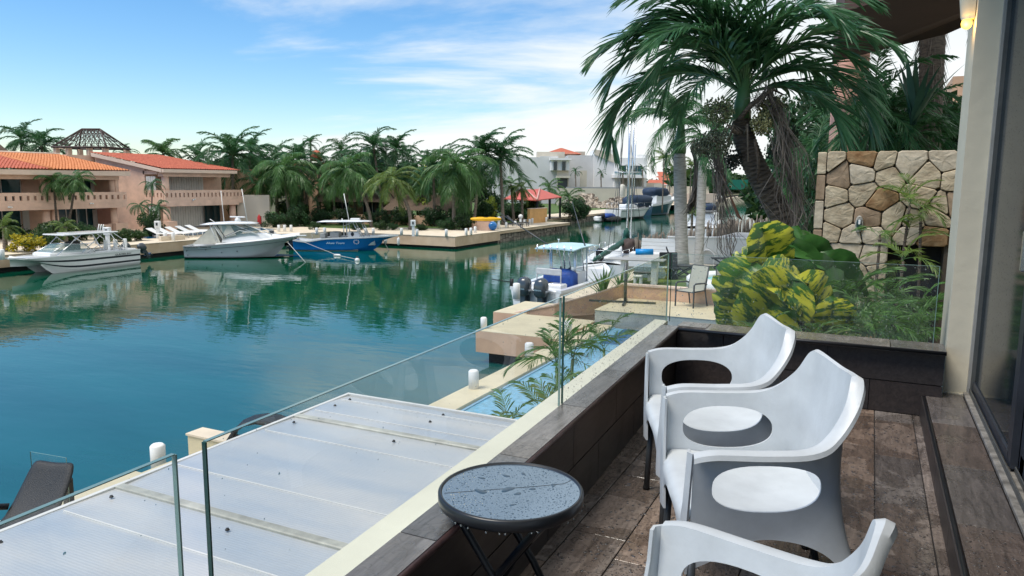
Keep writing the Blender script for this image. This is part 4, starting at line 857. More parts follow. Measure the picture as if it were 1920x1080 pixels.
def outboard(parent, x, y, z, s=1.0, m='engine', text=None):
    """outboard motor: cowling, midsection leg, gearcase and propeller, facing aft"""
    vs=[];n=14
    prof = [(.0,.17,.20),(.08,.24,.27),(.25,.27,.31),(.45,.26,.32),(.6,.22,.28),(.68,.13,.18),(.71,.03,.05)]
    mb = MB()
    for (h,ry,rx) in prof:
        for j in range(n):
            a = 2*math.pi*j/n; cx_ = math.copysign(abs(math.cos(a))**.7,math.cos(a)); cy_ = math.copysign(abs(math.sin(a))**.7,math.sin(a)); vs.append(((-.22+cx_*rx+.10*h)*s,cy_*ry*s,h*s))
    fs=[(i*n+j,i*n+(j+1)%n,(i+1)*n+(j+1)%n,(i+1)*n+j) for i in range(len(prof)-1) for j in range(n)]+[tuple(reversed(range(n))),tuple(range((len(prof)-1)*n,len(prof)*n))]
    mb.add(vs,fs,0,True); o = mb.build('outboard_motor',M[m],parent,(x,y,z))
    mb = MB(); mb.box(-.34*s,-.1*s,-.1*s,.1*s,-.55*s,.02*s); mb.box(-.08*s,.08*s,-.16*s,.16*s,-.25*s,.05*s); mb.build('midsection',M[m],o)
    mb = MB(); mb.tube([(-.5*s,0,-.72*s),(-.3*s,0,-.72*s),(-.02*s,0,-.72*s)],[.07*s,.09*s,.02*s],8); mb.box(-.36*s,-.12*s,-.02*s,.02*s,-.95*s,-.5*s); mb.box(-.55*s,-.05*s,-.2*s,.2*s,-.55*s,-.53*s)
    for k in range(3):
        a = k*2.09; mb.box(-.55*s,-.52*s,-.06*s,.06*s,.02,.17*s,0,Matrix.Translation((0,0,-.72*s))@Matrix.Rotation(a,4,'X'))
    mb.build('gearcase',M[m],o)
    if text:
        for sg in (1,-1):
            t = text_mesh(text,.11*s,M['chrome'],.002,.002); mobj('lettering',t,o,(-.2*s,sg*.285*s,.22*s),(R(90),0,R(180) if sg>0 else 0))
        t = text_mesh(text,.08*s,M['chrome'],.002,.002); mobj('lettering',t,o,(-.545*s,0,.28*s),(R(90),0,R(-90)))
    return o
def rail(mb, pts, r=.02): mb.tube(pts, r, 6)
def heading(a, b): return math.atan2(b.y-a.y, b.x-a.x)
def put(name, label, stern, bow, cat='boat', zz=0.0):
    c = (Vector(stern)+Vector(bow))/2; return thing(name,label,cat,(c.x,c.y,zz),heading(Vector(stern),Vector(bow)))
# ---- 1 catamaran (bow to the left)
sA, bA = G(262,489,0), G(52,523,0); ln = (bA-sA).length; print('cat len', ln)
cat = put('catamaran','white power catamaran with hardtop and grey outboards, furthest left of the moored boats',(-44.6,33.0,0),(-44.0,25.4,0),'boat'); LB = 8.7; cat.scale=(.93,.78,.76)
for sg in (1,-1):
    mb, S = hull(LB,.98,1.22,1.34,1.5,None,rows=7,stripe={1:0,2:1,5:1},draft=.3,full=.96,flare=1.1,chz=.12,fine=3.0); mb.build('hull',[M['gel_white'],M['stripe']],cat,(0,sg*.92,0))
mb, S = hull(LB,2.85,1.25,1.36,.1,None,rows=2,draft=-.62,chz=.75,full=.97,flare=1.0,fine=4.0); mb.build('bridge_deck',[M['gel_white']],cat)
deck(S,.02,0,.10,.0,1).build('deck',M['gel_white'],cat)
gunwale(S,.1,.06).build('gunwale',M['gel_white'],cat)
mb = MB(); mb.bbox(-1.0,2.2,-.95,.95,1.3,1.62,.1); mb.bbox(-4.2,-1.0,-1.1,1.1,1.3,1.40,.05); mb.build('cabin_trunk',M['gel_white'],cat)
mb = MB()
mb.quad((2.1,-.85,1.55),(2.1,.85,1.55),(1.0,.75,2.2),(1.0,-.75,2.2)); mb.quad((2.1,-.85,1.55),(1.0,-.75,2.2),(-.5,-1.0,2.05),(-.2,-1.05,1.5)); mb.quad((2.1,.85,1.55),(1.0,.75,2.2),(-.5,1.0,2.05),(-.2,1.05,1.5)); mb.build('windshield',M['clear'],cat)
mb = MB()
for sg in (1,-1):
    rail(mb,[(2.1,.85*sg,1.55),(1.0,.75*sg,2.2),(-.5,1.0*sg,2.05)],.03); rail(mb,[(1.9,1.15*sg,1.35),(.9,1.1*sg,2.1),(.2,1.05*sg,2.85)],.035); rail(mb,[(.1,1.1*sg,1.35),(-1.6,1.05*sg,2.85)],.04); rail(mb,[(-.9,1.1*sg,1.4),(.6,1.0*sg,2.85)],.035)
    rail(mb,[(-3.0,1.2*sg,1.35),(-2.2,1.05*sg,2.85)],.035); rail(mb,[(-3.2,1.2*sg,1.35),(-3.2,1.1*sg,2.2),(-2.4,1.05*sg,2.9)],.03); rail(mb,[(-.3,1.2*sg,1.4),(-1.2,1.2*sg,1.95),(-2.6,1.2*sg,1.9),(-3.4,1.2*sg,1.4)],.03)
rail(mb,[(2.1,-.85,1.55),(2.1,.85,1.55)],.03); rail(mb,[(1.0,-.75,2.2),(1.0,.75,2.2)],.03); mb.build('railings',M['chrome'],cat)
mb = MB(); mb.bbox(-2.8,1.3,-1.15,1.15,2.86,2.97,.04); mb.bbox(-1.8,.6,-.7,.7,2.97,3.02,.02); mb.build('hardtop',M['gel_white'],cat)
mb = MB(); [mb.tube([(-2.2,y,3.0),(-2.35,y,3.55)],.035,6) for y in (-.3,-.05,.2)]; mb.build('rod_holders',M['white_paint'],cat)
mb = MB(); mb.bbox(-.4,.3,-.3,.3,1.4,2.3,.05); mb.build('helm_seat',M['rubber'],cat)
for y in (-.92,.92): o=outboard(cat,-4.85,y,1.05,.95,'engine'); o.rotation_euler=(0,R(28),0)
t = text_mesh('GLACIER BAY',.22,M['leg_grey'],.004); mobj('lettering',t,cat,(-2.9,1.435,1.02),(R(90),0,R(180)))
t = text_mesh('GLACIER BAY',.22,M['leg_grey'],.004); mobj('lettering',t,cat,(-2.9,-1.435,1.02),(R(90),0,0))
# ---- 2 white express cruiser (bow to the right)
cr = put('cabin_cruiser','white express cruiser with hardtop, radar bar and cream cockpit cover, bow pointing right',tuple(G(366,482,0)),tuple(G(552,481,0)),'boat'); LB = 9.6; cr.scale=(.82,.85,.76)
mb, S = hull(LB,3.3,1.18,2.02,1.35,None,rows=7,stripe={0:1,4:0,5:1},draft=.4,flare=1.7,chz=.10,dip=.05); 
mb.build('hull',[M['gel_white_shaded'],M['gel_white_shaded']],cr)  # white hull sides coloured grey to paint in their shade
def stripe_line(S, dz, h, m, parent, t0=0, t1=.97, off=.012, dzf=None, name='stripe'):
    mb = MB(); n = len(S)-1; 
    for sg in (1,-1):
        vs=[];fs=[]
        for i in range(int(t0*n), int(t1*n)+1):
            p=S[i]; k = (p.y+off)*(1-.05*dz) ; vs += [(p.x,sg*k,p.z-dz-h),(p.x,sg*k,p.z-dz)]
        for i in range(len(vs)//2-1): q=(2*i,2*i+2,2*i+3,2*i+1); fs.append(q if sg<0 else tuple(reversed(q)))
        mb.add(vs,fs)
    mb.build(name,m,parent)
stripe_line(S,-.02,.05,M['stripe'],cr,off=.03); stripe_line(S,.30,.035,M['stripe'],cr,off=.02)
mb = MB(); mb.box(-4.8,3.4,-1.38,1.38,-.1,.09); 
boot,_ = hull(LB-.02,3.33,.13,.13,1.35,None,rows=1,draft=.4,chz=.04); boot.build('boot_stripe',M['stripe'],cr)
deck(S,.02,0,.30,.3,1).build('foredeck',M['gel_white'],cr); gunwale(S,.14,.05).build('gunwale',M['gel_white'],cr); cockpit(S,.7,0,.42).build('cockpit_liner',M['gel_white'],cr)
mb = MB(); mb.bbox(4.5,5.4,-.28,.28,2.0,2.1,.03); mb.build('bow_pulpit',M['gel_white'],cr)
mb = MB()   # raised cabin trunk, lofted
sec = [(-1.6,1.30,1.5,1.9),(-.4,1.28,1.5,2.12),(1.0,1.12,1.6,2.28),(2.2,.85,1.75,2.22),(3.2,.4,1.9,2.08)]; vs=[];fs=[]
for x,b_,z0_,z1_ in sec: vs += [(x,-b_,z0_),(x,-b_*.85,z1_),(x,0,z1_+.08),(x,b_*.85,z1_),(x,b_,z0_)]
for i in range(4):
    for j in range(4): fs.append((i*5+j,i*5+j+1,(i+1)*5+j+1,(i+1)*5+j))
fs += [(0,1,2,3,4),(24,23,22,21,20)]; mb.add(vs,fs,0,True); mb.build('cabin',M['gel_white'],cr)
mb = MB(); wz=2.15; tzp=3.12
mb.quad((1.45,-.95,wz),(1.45,.95,wz),(.1,.85,tzp),(.1,-.85,tzp)); 
for sg in (1,-1): mb.quad((1.45,.95*sg,wz),(.1,.85*sg,tzp),(-1.6,1.1*sg,tzp),(-1.5,1.25*sg,1.9)); 
mb.build('windshield',M['clear'],cr)
mb = MB()
for sg in (1,-1): mb.quad((-1.5,1.26*sg,1.9),(-.4,1.22*sg,2.2),(-.9,1.05*sg,3.1),(-2.2,1.1*sg,3.1))
mb.quad((-2.35,-1.1,3.1),(-2.35,1.1,3.1),(-4.1,1.25,1.35),(-4.1,-1.25,1.35)); 
for sg in (1,-1): mb.add([(-2.3,1.1*sg,3.1),(-4.1,1.27*sg,1.33),(-1.7,1.28*sg,1.4)],[(0,1,2)])
mb.build('cockpit_cover',M['canvas'],cr)
mb = MB()
for sg in (1,-1):
    rail(mb,[(2.6,.95*sg,2.2),(.35,.9*sg,3.15)],.04); rail(mb,[(1.5,1.0*sg,2.15),(-.6,1.0*sg,3.15)],.035); rail(mb,[(-1.5,1.28*sg,1.8),(-2.3,1.1*sg,3.15)],.045)
    rail(mb,[(-2.0,1.3*sg,1.6),(-2.6,1.1*sg,3.1)],.04); rail(mb,[(2.6,.9*sg,2.0),(2.3,.95*sg,2.55),(1.9,1.0*sg,2.5)],.025)
rail(mb,[(-1.4,-1.27,2.0),(-.1,-1.2,2.62),(1.3,-.98,2.3)],.03)
mb.build('railings',M['white_paint'],cr)
mb = MB()
for sg in (1,-1): rail(mb,[(-1.5,1.27*sg,2.0),(.0,1.12*sg,2.72),(.7,.93*sg,2.75)],.03); rail(mb,[(-1.3,1.27*sg,1.95),(-2.0,1.12*sg,3.1)],.03)
mb.build('window_piping',M['rubber'],cr)
mb = MB(); sec=[(-3.5,1.0,3.12,.05),(-2.9,1.25,3.12,.16),(-1.0,1.3,3.18,.22),(.6,1.15,3.2,.16),(1.2,.8,3.22,.04)]; vs=[];fs=[]
for x,b_,z_,h_ in sec: vs += [(x,-b_,z_),(x,-b_*.8,z_+h_),(x,0,z_+h_*1.25),(x,b_*.8,z_+h_),(x,b_,z_),(x,0,z_-.02)]
for i in range(4):
    for j in range(6): fs.append((i*6+j,i*6+(j+1)%6,(i+1)*6+(j+1)%6,(i+1)*6+j))
fs+=[(5,4,3,2,1,0),(24,25,26,27,28,29)]; mb.add(vs,fs,0,True); mb.build('hardtop',M['gel_white'],cr)
mb = MB(); mb.lathe([(.28,3.42),(.24,3.62),(.16,3.72),(.14,3.78)],12,c=(-.5,0,0)); mb.bbox(-.6,-.42,-.75,.75,3.78,3.9,.03,0,Matrix.Translation((-.5,0,0))@Matrix.Rotation(R(65),4,'Z')@Matrix.Translation((.5,0,0))); mb.build('radar_bar',M['gel_white'],cr)
for pts_ in ([(-1.9,.9,3.3),(-2.05,.9,6.3)],[(.5,-.8,3.35),(.15,-.8,6.5)],[(-2.6,.5,3.3),(-3.0,.5,3.6)]): mb = MB(); rail(mb,pts_,.03); mb.build('antenna',M['white_paint'],cr)
mb = MB(); mb.bbox(2.15,2.55,-.2,.2,2.2,2.55,.04); mb.build('deck_hatch_box',M['leg_grey'],cr)
for txt,x,sz in (('GRADY-WHITE',-4.15,.17),('EXPRESS 330',-2.9,.16)):
    t = text_mesh(txt,sz,M['stripe'],.004,.003); mobj('lettering',t,cr,(x,-1.555 if x<-4 else -1.60,1.05 if x<-4 else 1.08),(R(90),0,R(0)))
mb = MB(); 
for x,z_ in ((-4.5,.75),(-4.45,.35),(-2.9,.85),(-1.6,.6),(-.3,.7)): mb.tube([(x,-1.30-.25*min(1,z_)-.12,z_),(x,-1.25-.25*min(1,z_)-.02,z_)],.04,8)
mb.build('hull_fittings',M['stripe'],cr)
# ---- 3 blue centre console (bow to the right)
bc = put('centre_console_boat','bright blue open fishing boat with white T top and a name lettered on its side',(-41.6,46.8,0),(-35.2,50.2,0)); LB = 8.3; bc.scale=(1,1,.76)
mb, S = hull(LB,2.6,1.22,1.55,1.3,None,rows=7,stripe={0:1,1:1},draft=.35,flare=1.6,chz=.06,dip=.30,fine=2.6); 
for k in range(len(mb.f)): pass
mb.m = [1 if (all(mb.v[i][2] < .17 for i in f)) else 0 for f in mb.f]
mb.build('hull',[M['gel_blue'],M['gel_white']],bc)
gunwale(S,.2,.10).build('gunwale',M['gel_white'],bc); cockpit(S,.55,0,.80,.2).build('cockpit_liner',M['gel_white'],bc); deck(S,.0,0,.06,.78,1).build('foredeck',M['gel_white'],bc)
stripe_line(S,-.10,.10,M['gel_white'],bc,off=.04,name='rub_rail')
mb = MB(); mb.bbox(.05,1.05,-.5,.5,.55,1.95,.08); mb.bbox(1.05,1.5,-.45,.45,.55,1.35,.06); mb.build('console',M['gel_white'],bc); mb = MB(); mb.tube([(.5,-.54,1.72),(.5,-.5,1.72)],.13,10,flat=1.7); mb.build('console_port',M['stripe'],bc)
mb = MB(); mb.quad((1.0,-.48,1.9),(1.0,.48,1.9),(.75,.4,2.6),(.75,-.4,2.6)); mb.build('windshield',M['clear'],bc)
mb = MB(); mb.bbox(-2.05,-.1,-.65,.65,.75,1.3,.1); mb.bbox(-1.3,-.6,-.6,.6,1.3,1.95,.08); mb.bbox(-2.1,-1.7,-.6,.6,1.3,1.8,.06); mb.build('seats',mat('grey seat vinyl',(.35,.36,.35),.6),bc)
mb = MB()
for sg in (1,-1):
    rail(mb,[(-.15,.6*sg,1.3),(-.2,.6*sg,3.0)],.045); rail(mb,[(.1,.6*sg,1.3),(.05,.6*sg,3.0)],.04); rail(mb,[(1.3,.5*sg,1.3),(.85,.55*sg,2.2),(.55,.6*sg,3.0)],.04); rail(mb,[(1.75,.5*sg,1.3),(1.2,.5*sg,3.0)],.04); rail(mb,[(-.2,.6*sg,2.6),(.6,.6*sg,3.0)],.03)
mb.build('top_frame',M['chrome'],bc); mb = MB(); rail(mb,[(-2.6,-.9,1.2),(-2.7,-.9,1.85),(-1.6,-.9,1.9)],.025); mb.build('grab_rail',M['chrome'],bc)
mb = MB(); sec=[(-2.3,.95,3.0,.02),(-1.9,1.05,3.0,.12),(.4,1.1,3.02,.16),(1.7,.9,3.05,.1),(2.0,.6,3.06,.02)]; vs=[];fs=[]
for x,b_,z_,h_ in sec: vs += [(x,-b_,z_),(x,-b_*.8,z_+h_),(x,0,z_+h_*1.25),(x,b_*.8,z_+h_),(x,b_,z_),(x,0,z_-.02)]
for i in range(4):
    for j in range(6): fs.append((i*6+j,i*6+(j+1)%6,(i+1)*6+(j+1)%6,(i+1)*6+j))
fs+=[(5,4,3,2,1,0),(24,25,26,27,28,29)]; mb.add(vs,fs,0,True); mb.build('t_top',M['gel_white'],bc)
mb = MB(); mb.bbox(.3,1.05,-.25,.25,3.15,3.4,.05); mb.tube([(-.4,0,3.1),(-.4,0,3.35)],.05,8); mb.build('radio_box',M['gel_white'],bc); mb = MB(); rail(mb,[(.2,-.3,3.2),(-.15,-.3,6.0)],.03); mb.build('antenna',M['white_paint'],bc)
for y in (-.42,.42): outboard(bc,-LB/2-.15,y,.95,1.0,'engine')
t = text_mesh('Akela Tours',.29,M['canvas_lblue'],.004,.0,.25); mobj('lettering',t,bc,(-.75,-1.285,.84),(R(83),0,R(1)))
mb = MB(); [mb.box(.93+.2*math.cos(a)-.02,.93+.2*math.cos(a)+.02,-1.315,-1.295,.98+.2*math.sin(a)-.05,.98+.2*math.sin(a)+.05) for a in [k*.7 for k in range(9)]]; mb.build('painted_emblem',M['white_paint'],bc)
# mooring lines and floats
mb = MB(); mb.tube([tuple(AD(540,455,53)),tuple(G(573,492,0))],.018,5); tag(mb.build('mooring_line',M['hose']),'pale mooring line from the cruiser bow down into the water','rope')
mb = MB(); a_,b_,c_ = AD(568,453,58), G(632,481,0), G(670,489,0); mb.tube([tuple(a_),tuple(b_+Vector((0,0,.1))),tuple(c_+Vector((0,0,.1)))],.016,5); tag(mb.build('mooring_line',M['hose']),'pale mooring line from the blue boat to the round float','rope')
p=G(670,489,0); mb=MB(); mb.ball((0,0,.05),.17,12,8); mb.tube([(0,0,.25),(0,0,.32)],.09,8,1); tag(mb.build('mooring_buoy',[M['white_paint'],M['stripe']],None,tuple(p)),'round white mooring float near the blue boat','buoy')
p=G(632,480,0); mb=MB(); mb.tube([(-.3,0,.06),(-.2,0,.06),(.2,0,.06),(.3,0,.06)],[.03,.09,.09,.03],10); tag(mb.build('line_float',M['white_paint'],None,tuple(p),(0,0,R(10))),'small white oblong float on the mooring line','buoy')
mb = MB(); mb.tube([tuple(AD(716,445,61)),tuple(G(729,470,0))],.03,5); tag(mb.build('mooring_line',M['trunk_grey']),'thin line hanging from the bow of the blue boat','rope')
p=AD(722,452,62); mb=MB(); mb.tube([(0,0,-.25),(0,0,-.15),(.1,0,.15),(.12,0,.25)],[.05,.14,.14,.04],8); tag(mb.build('fender',M['gel_white'],None,tuple(p)),'white fender hanging at the blue boat bow','fender')
p=AD(747,452,62.4); mb=MB(); mb.tube([(0,0,-.35),(0,0,-.25),(.0,0,.2),(.05,0,.3)],[.05,.12,.12,.04],8); tag(mb.build('fender',M['gel_white'],None,tuple(p)),'white fender hanging on the cream quay wall','fender')
# ---- 4 near centre console boat (stern to camera)
nb = put('centre_console_boat','white open fishing boat with pale blue T top, blue covers and two dark outboards',(-12.75,28.7,0),(-12.0,35.4,0)); LB=8.9; nb.scale=(.77,1,1)
mb, S = hull(LB,2.75,.95,1.45,1.1,None,rows=6,stripe={0:1},draft=.35,flare=1.5,chz=.06,fine=2.6); mb.build('hull',[M['gel_white'],M['canvas_lblue']],nb)
gunwale(S,.22,.08).build('gunwale',M['gel_white'],nb); cockpit(S,.42,.0,.86,.22).build('cockpit_liner',M['gel_white'],nb); deck(S,-.02,0,.04,.86,1).build('foredeck',M['gel_white'],nb)
mb = MB(); mb.bbox(-4.4,-3.3,-1.1,1.1,.4,.98,.06); mb.bbox(-3.25,-2.5,-.75,.75,.42,1.15,.05); mb.build('transom_box',M['gel_white'],nb)
mb = MB(); mb.box(-3.2,-2.6,-.1,.35,1.151,1.17); mb.build('livewell_lid',M['leg_grey'],nb)
mb = MB(); mb.bbox(-2.95,-2.85,-.62,.62,1.5,1.78,.03,0); [mb.tube([(-2.9,y,1.1),(-2.9,y,1.75)],.03,6) for y in (-.6,.6)]; mb.build('leaning_backrest',mat('grey vinyl',(.45,.47,.48),.5),nb)
def lump(name, c, r, m, seed, parent):
    rnd = random.Random(seed); mb = MB(); n1_,n2_=16,10; vs=[];fs=[]
    for i in range(n2_+1):
        for j in range(n1_):
            a=2*math.pi*j/n1_; b_=math.pi*i/n2_; k=1+.16*noise.noise(Vector((math.cos(a)*2+seed,math.sin(a)*2,b_*2))); vx=math.copysign(abs(math.sin(b_)*math.cos(a))**.6,math.cos(a)); vy=math.copysign(abs(math.sin(b_)*math.sin(a))**.6,math.sin(a)); vs.append((c[0]+r[0]*vx*k,c[1]+r[1]*vy*k,c[2]-r[2]*math.copysign(abs(math.cos(b_))**.7,math.cos(b_))*k))
    for i in range(n2_):
        for j in range(n1_): fs.append((i*n1_+j,i*n1_+(j+1)%n1_,(i+1)*n1_+(j+1)%n1_,(i+1)*n1_+j))
    mb.add(vs,fs,0,True); return mb.build(name,m,parent)
lump('seat_cover',(-1.7,0,1.05),(.55,.75,.62),M['canvas_blue'],2,nb); lump('side_cover',(-1.65,-.45,.95),(.5,.42,.72),M['canvas_blue'],5,nb)
mb = MB(); mb.bbox(-.95,.35,-.55,.55,.42,1.55,.08); mb.bbox(.35,.9,-.5,.5,.42,1.1,.05); mb.build('console',M['gel_white'],nb)
mb = MB(); vs=[];fs=[]
for i in range(9):
    a=-math.pi/2+math.pi*i/8; vs += [(.35*math.cos(a)*.9+.0,.56*math.sin(a),1.5),(.3*math.cos(a)*.6-.05,.46*math.sin(a),2.2)]
for i in range(8): fs.append((2*i,2*i+2,2*i+3,2*i+1))
mb.add(vs,fs,0,True); mb.build('console_windshield',M['clear'],nb)
mb = MB(); mb.box(-.97,-.94,-.45,.45,1.15,1.5); mb.lathe([(.16,0),(.18,.02)],12,c=(-1.05,0,1.42)); mb.tube([(-.9,.2,1.55),(-.9,.25,1.72)],.04,6); mb.tube([(-.9,-.25,1.55),(-.9,-.2,1.7)],.05,6); mb.build('helm',M['stripe'],nb)
mb = MB()
for sg in (1,-1):
    rail(mb,[(-1.1,.6*sg,.42),(-1.15,.62*sg,2.55)],.04); rail(mb,[(-1.25,.62*sg,.42),(-1.35,.62*sg,2.55)],.03); rail(mb,[(.5,.56*sg,.42),(.35,.6*sg,2.6)],.04); rail(mb,[(.1,.56*sg,1.5),(-.4,.6*sg,2.58)],.03)
rail(mb,[(-.95,-.3,1.55),(-1.3,-.3,2.5)],.03); rail(mb,[(-.95,.0,1.55),(-1.3,-.05,2.5)],.03); mb.build('top_frame',M['chrome'],nb)
mb = MB(); sec=[(-2.35,.98,2.60),(-1.5,1.02,2.68),(0,1.02,2.72),(1.1,.95,2.64)]; vs=[];fs=[]
for x,b_,z_ in sec: vs += [(x,-b_,z_-.04),(x,-b_,z_),(x,-b_*.5,z_+.05),(x,0,z_+.07),(x,b_*.5,z_+.05),(x,b_,z_),(x,b_,z_-.04),(x,0,z_+.0)]
for i in range(3):
    for j in range(8): fs.append((i*8+j,i*8+(j+1)%8,(i+1)*8+(j+1)%8,(i+1)*8+j))
fs+=[tuple(range(7,-1,-1)),tuple(range(24,32))]; mb.add(vs,fs,0,False); mb.build('t_top_canopy',M['canvas_lblue'],nb)
for i in range(6):
    mb = MB(); y=-.85+i*.34; mb.tube([(-2.4,y,2.45),(-2.32,y,2.78)],.035,8); mb.build('rod_holder',M['chrome'],nb)
mb = MB(); mb.tube([(-.6,.5,2.7),(-.6,.5,2.9),(-.6,.5,2.96)],[.02,.02,.07],8); mb.build('antenna_dome',M['white_paint'],nb)
def pole(name, label_, a, b, r, m, parent): 
    mb = MB(); mb.tube([a,b],[r,r*.4],6); return mb.build(name,M[m],parent)
pole('outrigger','',(-1.0,.9,2.7),(2.5,5.6,4.1),.035,'leg_grey',nb); pole('outrigger','',(-.7,-.9,2.7),(3.5,1.5,4.6),.035,'leg_grey',nb)
mb = MB(); rail(mb,[(-4.3,1.25,.95),(-4.3,1.25,1.35)],.09); rail(mb,[(-4.3,1.3,1.2),(-4.3,2.3,1.25)],.02); mb.build('stern_light_pole',M['rubber'],nb)
for y in (-.42,.42): outboard(nb,-LB/2-.05,y,.72,1.15,'engine','YAMAHA')
# ---- 5 near sailboat with green sail cover
sb = put('sailing_yacht','white sailing yacht with dark green boom cover, moored behind the near fishing boat',(-13.2,38.8,0),(-14.9,50,0)); LB=11
mb, S = hull(LB,3.1,1.05,1.3,1.3,None,rows=5,stripe={0:1},draft=.5,flare=1.2,chz=.0,full=.75); mb.build('hull',[M['gel_white'],M['antifoul']],sb); deck(S,.02,0,.12).build('deck',M['gel_white'],sb); gunwale(S,.08,.05).build('toe_rail',M['gel_white'],sb)
mb = MB(); mb.bbox(-1.5,3.0,-.9,.9,1.2,1.6,.1); mb.bbox(-4.5,-1.6,-1.0,1.0,1.15,1.3,.05); mb.build('coachroof',M['gel_white'],sb)
p_=AD(1176,440,46); Ri=Matrix.Rotation(-sb.rotation_euler.z,3,'Z')
def sl(v): return Ri@(Vector(v)-sb.location)
mt=sl(AD(1176,436,46)); ms_=sl(AD(1172,170,46)); mb=MB(); mb.tube([Vector((mt.x,mt.y,1.0)),Vector((mt.x,mt.y,ms_.z))],.085,8); mb.build('mast',M['chrome'],sb)
m2=sl(AD(1183,430,49)); mb=MB(); mb.tube([Vector((m2.x,m2.y,1.2)),Vector((m2.x,m2.y,ms_.z+.3))],.05,8); mb.build('mizzen_mast',M['chrome'],sb)
sp=sl(AD(1176,323,46)); mb=MB(); dv=Ri@R0; mb.tube([sp-dv*.8,sp+dv*.8],.03,6); mb.build('spreader',M['chrome'],sb)
b0_=sl(AD(1112,489,39)); b1_=sl(AD(1174,450,45.6)); mb=MB(); pts=[b0_.lerp(b1_,i/12)+Vector((0,0,.03*math.sin(i*2.2))) for i in range(13)]; mb.tube(pts,[.05]+[.12+.015*math.sin(i*1.9)+.07*(i/12) for i in range(1,13)],8); mb.tube([b1_,b1_+Vector((0,0,.55)),b1_+Vector((0,0,.75))],[.22,.17,.05],8); mb.build('boom_cover',M['canvas_green'],sb)
mb=MB(); mb.tube([b0_-Vector((0,0,.10)),b1_-Vector((0,0,.14))],.05,8)
for i in range(9):
    q=b0_.lerp(b1_,(i+.5)/9); mb.tube([q+Vector((0,.13,-.05)),q+Vector((0,0,.16)),q+Vector((0,-.13,-.05))],.018,5)
mb.build('boom',M['white_paint'],sb)
mb=MB()
for k,(a_,b_) in enumerate((((1172,175,46),(1150,470,43)),((1172,175,46),(1205,455,47)),((1173,190,46),(1163,330,47)),((1163,330,47),(1158,420,48)),((1180,200,49),(1190,440,50)),((1172,230,46),(1140,470,42)))): mb.tube([sl(AD(*a_)),sl(AD(*b_))],.014 if k not in (2,3) else .03,4)
mb.build('rigging',M['leg_grey'],sb)
mb=MB(); 
for sg in (1,-1):
    for x in (-5.0,-3.6,-2.0,-.5,1.5): rail(mb,[(x,sg*(1.15 if x>-4 else 1.0),1.15),(x,sg*(1.15 if x>-4 else 1.0),1.8)],.02)
    rail(mb,[(-5.0,1.0*sg,1.8),(-3.6,1.15*sg,1.8),(1.5,1.15*sg,1.8)],.015); rail(mb,[(-5.0,1.0*sg,1.5),(-3.6,1.15*sg,1.5),(1.5,1.15*sg,1.5)],.012)
rail(mb,[(-5.2,-1,1.8),(-5.2,1,1.8)],.02); mb.build('guard_rails',M['chrome'],sb)
lump('brown_cockpit_cover',(-.9,-.75,1.75),(.9,.4,.45),M['wood_dark'],8,sb); lump('dinghy_engine',(-4.9,.3,1.55),(.3,.22,.35),M['rubber'],9,sb)
# ---- 6 far boats
fs_ = put('sailing_yacht','white sailing yacht with navy dodger moored at the far quay',(-35.6,108.5,0),(-33.9,124,0)); LB=15
mb, S = hull(LB,3.9,1.6,1.75,1.4,None,rows=6,stripe={0:1},draft=.5,flare=1.1,chz=.35,full=.72); mb.build('hull',[M['gel_white'],M['antifoul']],fs_); deck(S,.02,0,.15).build('deck',M['gel_white'],fs_)
stripe_line(S,.25,.05,M['leg_grey'],fs_)
mb=MB(); mb.bbox(-3,4,-1.1,1.1,1.7,2.3,.15); mb.build('coachroof',M['gel_white'],fs_); lump('navy_dodger',(2.0,0,2.7),(4.2,1.5,1.0),M['canvas_navy'],3,fs_)
mb=MB(); mb.tube([(.5,0,1.8),(.5,0,15)],.1,6); mb.build('mast',M['chrome'],fs_)
mb=MB(); [rail(mb,[(x,sg*1.6,1.7),(x,sg*1.6,2.5)],.03) for x in (-6.3,-4.5,-2,1,4) for sg in (1,-1)]; [rail(mb,[(-6.3,sg*1.6,2.5),(4,sg*1.6,2.5)],.025) for sg in (1,-1)]; mb.build('guard_rails',M['chrome'],fs_)
lump('furled_jib_bag',(-4.2,0,4.4),(.5,.4,1.0),M['canvas'],4,fs_)
ms2 = put('motor_yacht','navy hulled motor yacht with upswept white bow behind the far sailing yacht',(-36.0,128,0),(-33.8,139,0)); LB=12
mb, S = hull(LB,3.8,1.7,2.9,1.6,None,rows=6,draft=.5,flare=1.6,chz=.1); mb.build('hull',[M['gel_navy']],ms2); gunwale(S,.35,.3).build('gunwale',M['gel_white'],ms2); deck(S,.2,0,.15).build('deck',M['gel_white'],ms2)
mb=MB(); mb.bbox(-4,2,-1.4,1.4,2.0,3.6,.25); mb.build('cabin',M['gel_white'],ms2); lump('navy_canopy',(-1.5,0,4.0),(3.2,1.6,.9),M['canvas_navy'],6,ms2); mb=MB(); rail(mb,[(3,0,3),(2.6,0,5.2)],.05); rail(mb,[(2.2,-.6,5.3),(2.9,.6,5.4)],.05); mb.build('radar_mast',M['white_paint'],ms2)
p=G(1133,417,0); dg=thing('dinghy','small dinghy with blue covers beside the far quay','boat',(p.x,p.y+3,0),R(80)); lump('tube',(0,0,.35),(2.0,1.1,.42),M['rubber'],1,dg); lump('blue_cover',(-.5,.2,.8),(1.3,.7,.4),M['canvas_blue'],2,dg); outboard(dg,-2.2,0,.6,.9,'rubber')
p=G(1117,417,0); dg=thing('dinghy','cream jet ski bow left of the blue covered dinghy','boat',(p.x,p.y+2,0),R(80)); lump('hull',(0,0,.4),(1.4,.6,.45),M['gel_white'],7,dg); lump('seat',(-.2,0,.85),(.6,.2,.2),M['rubber'],7,dg)
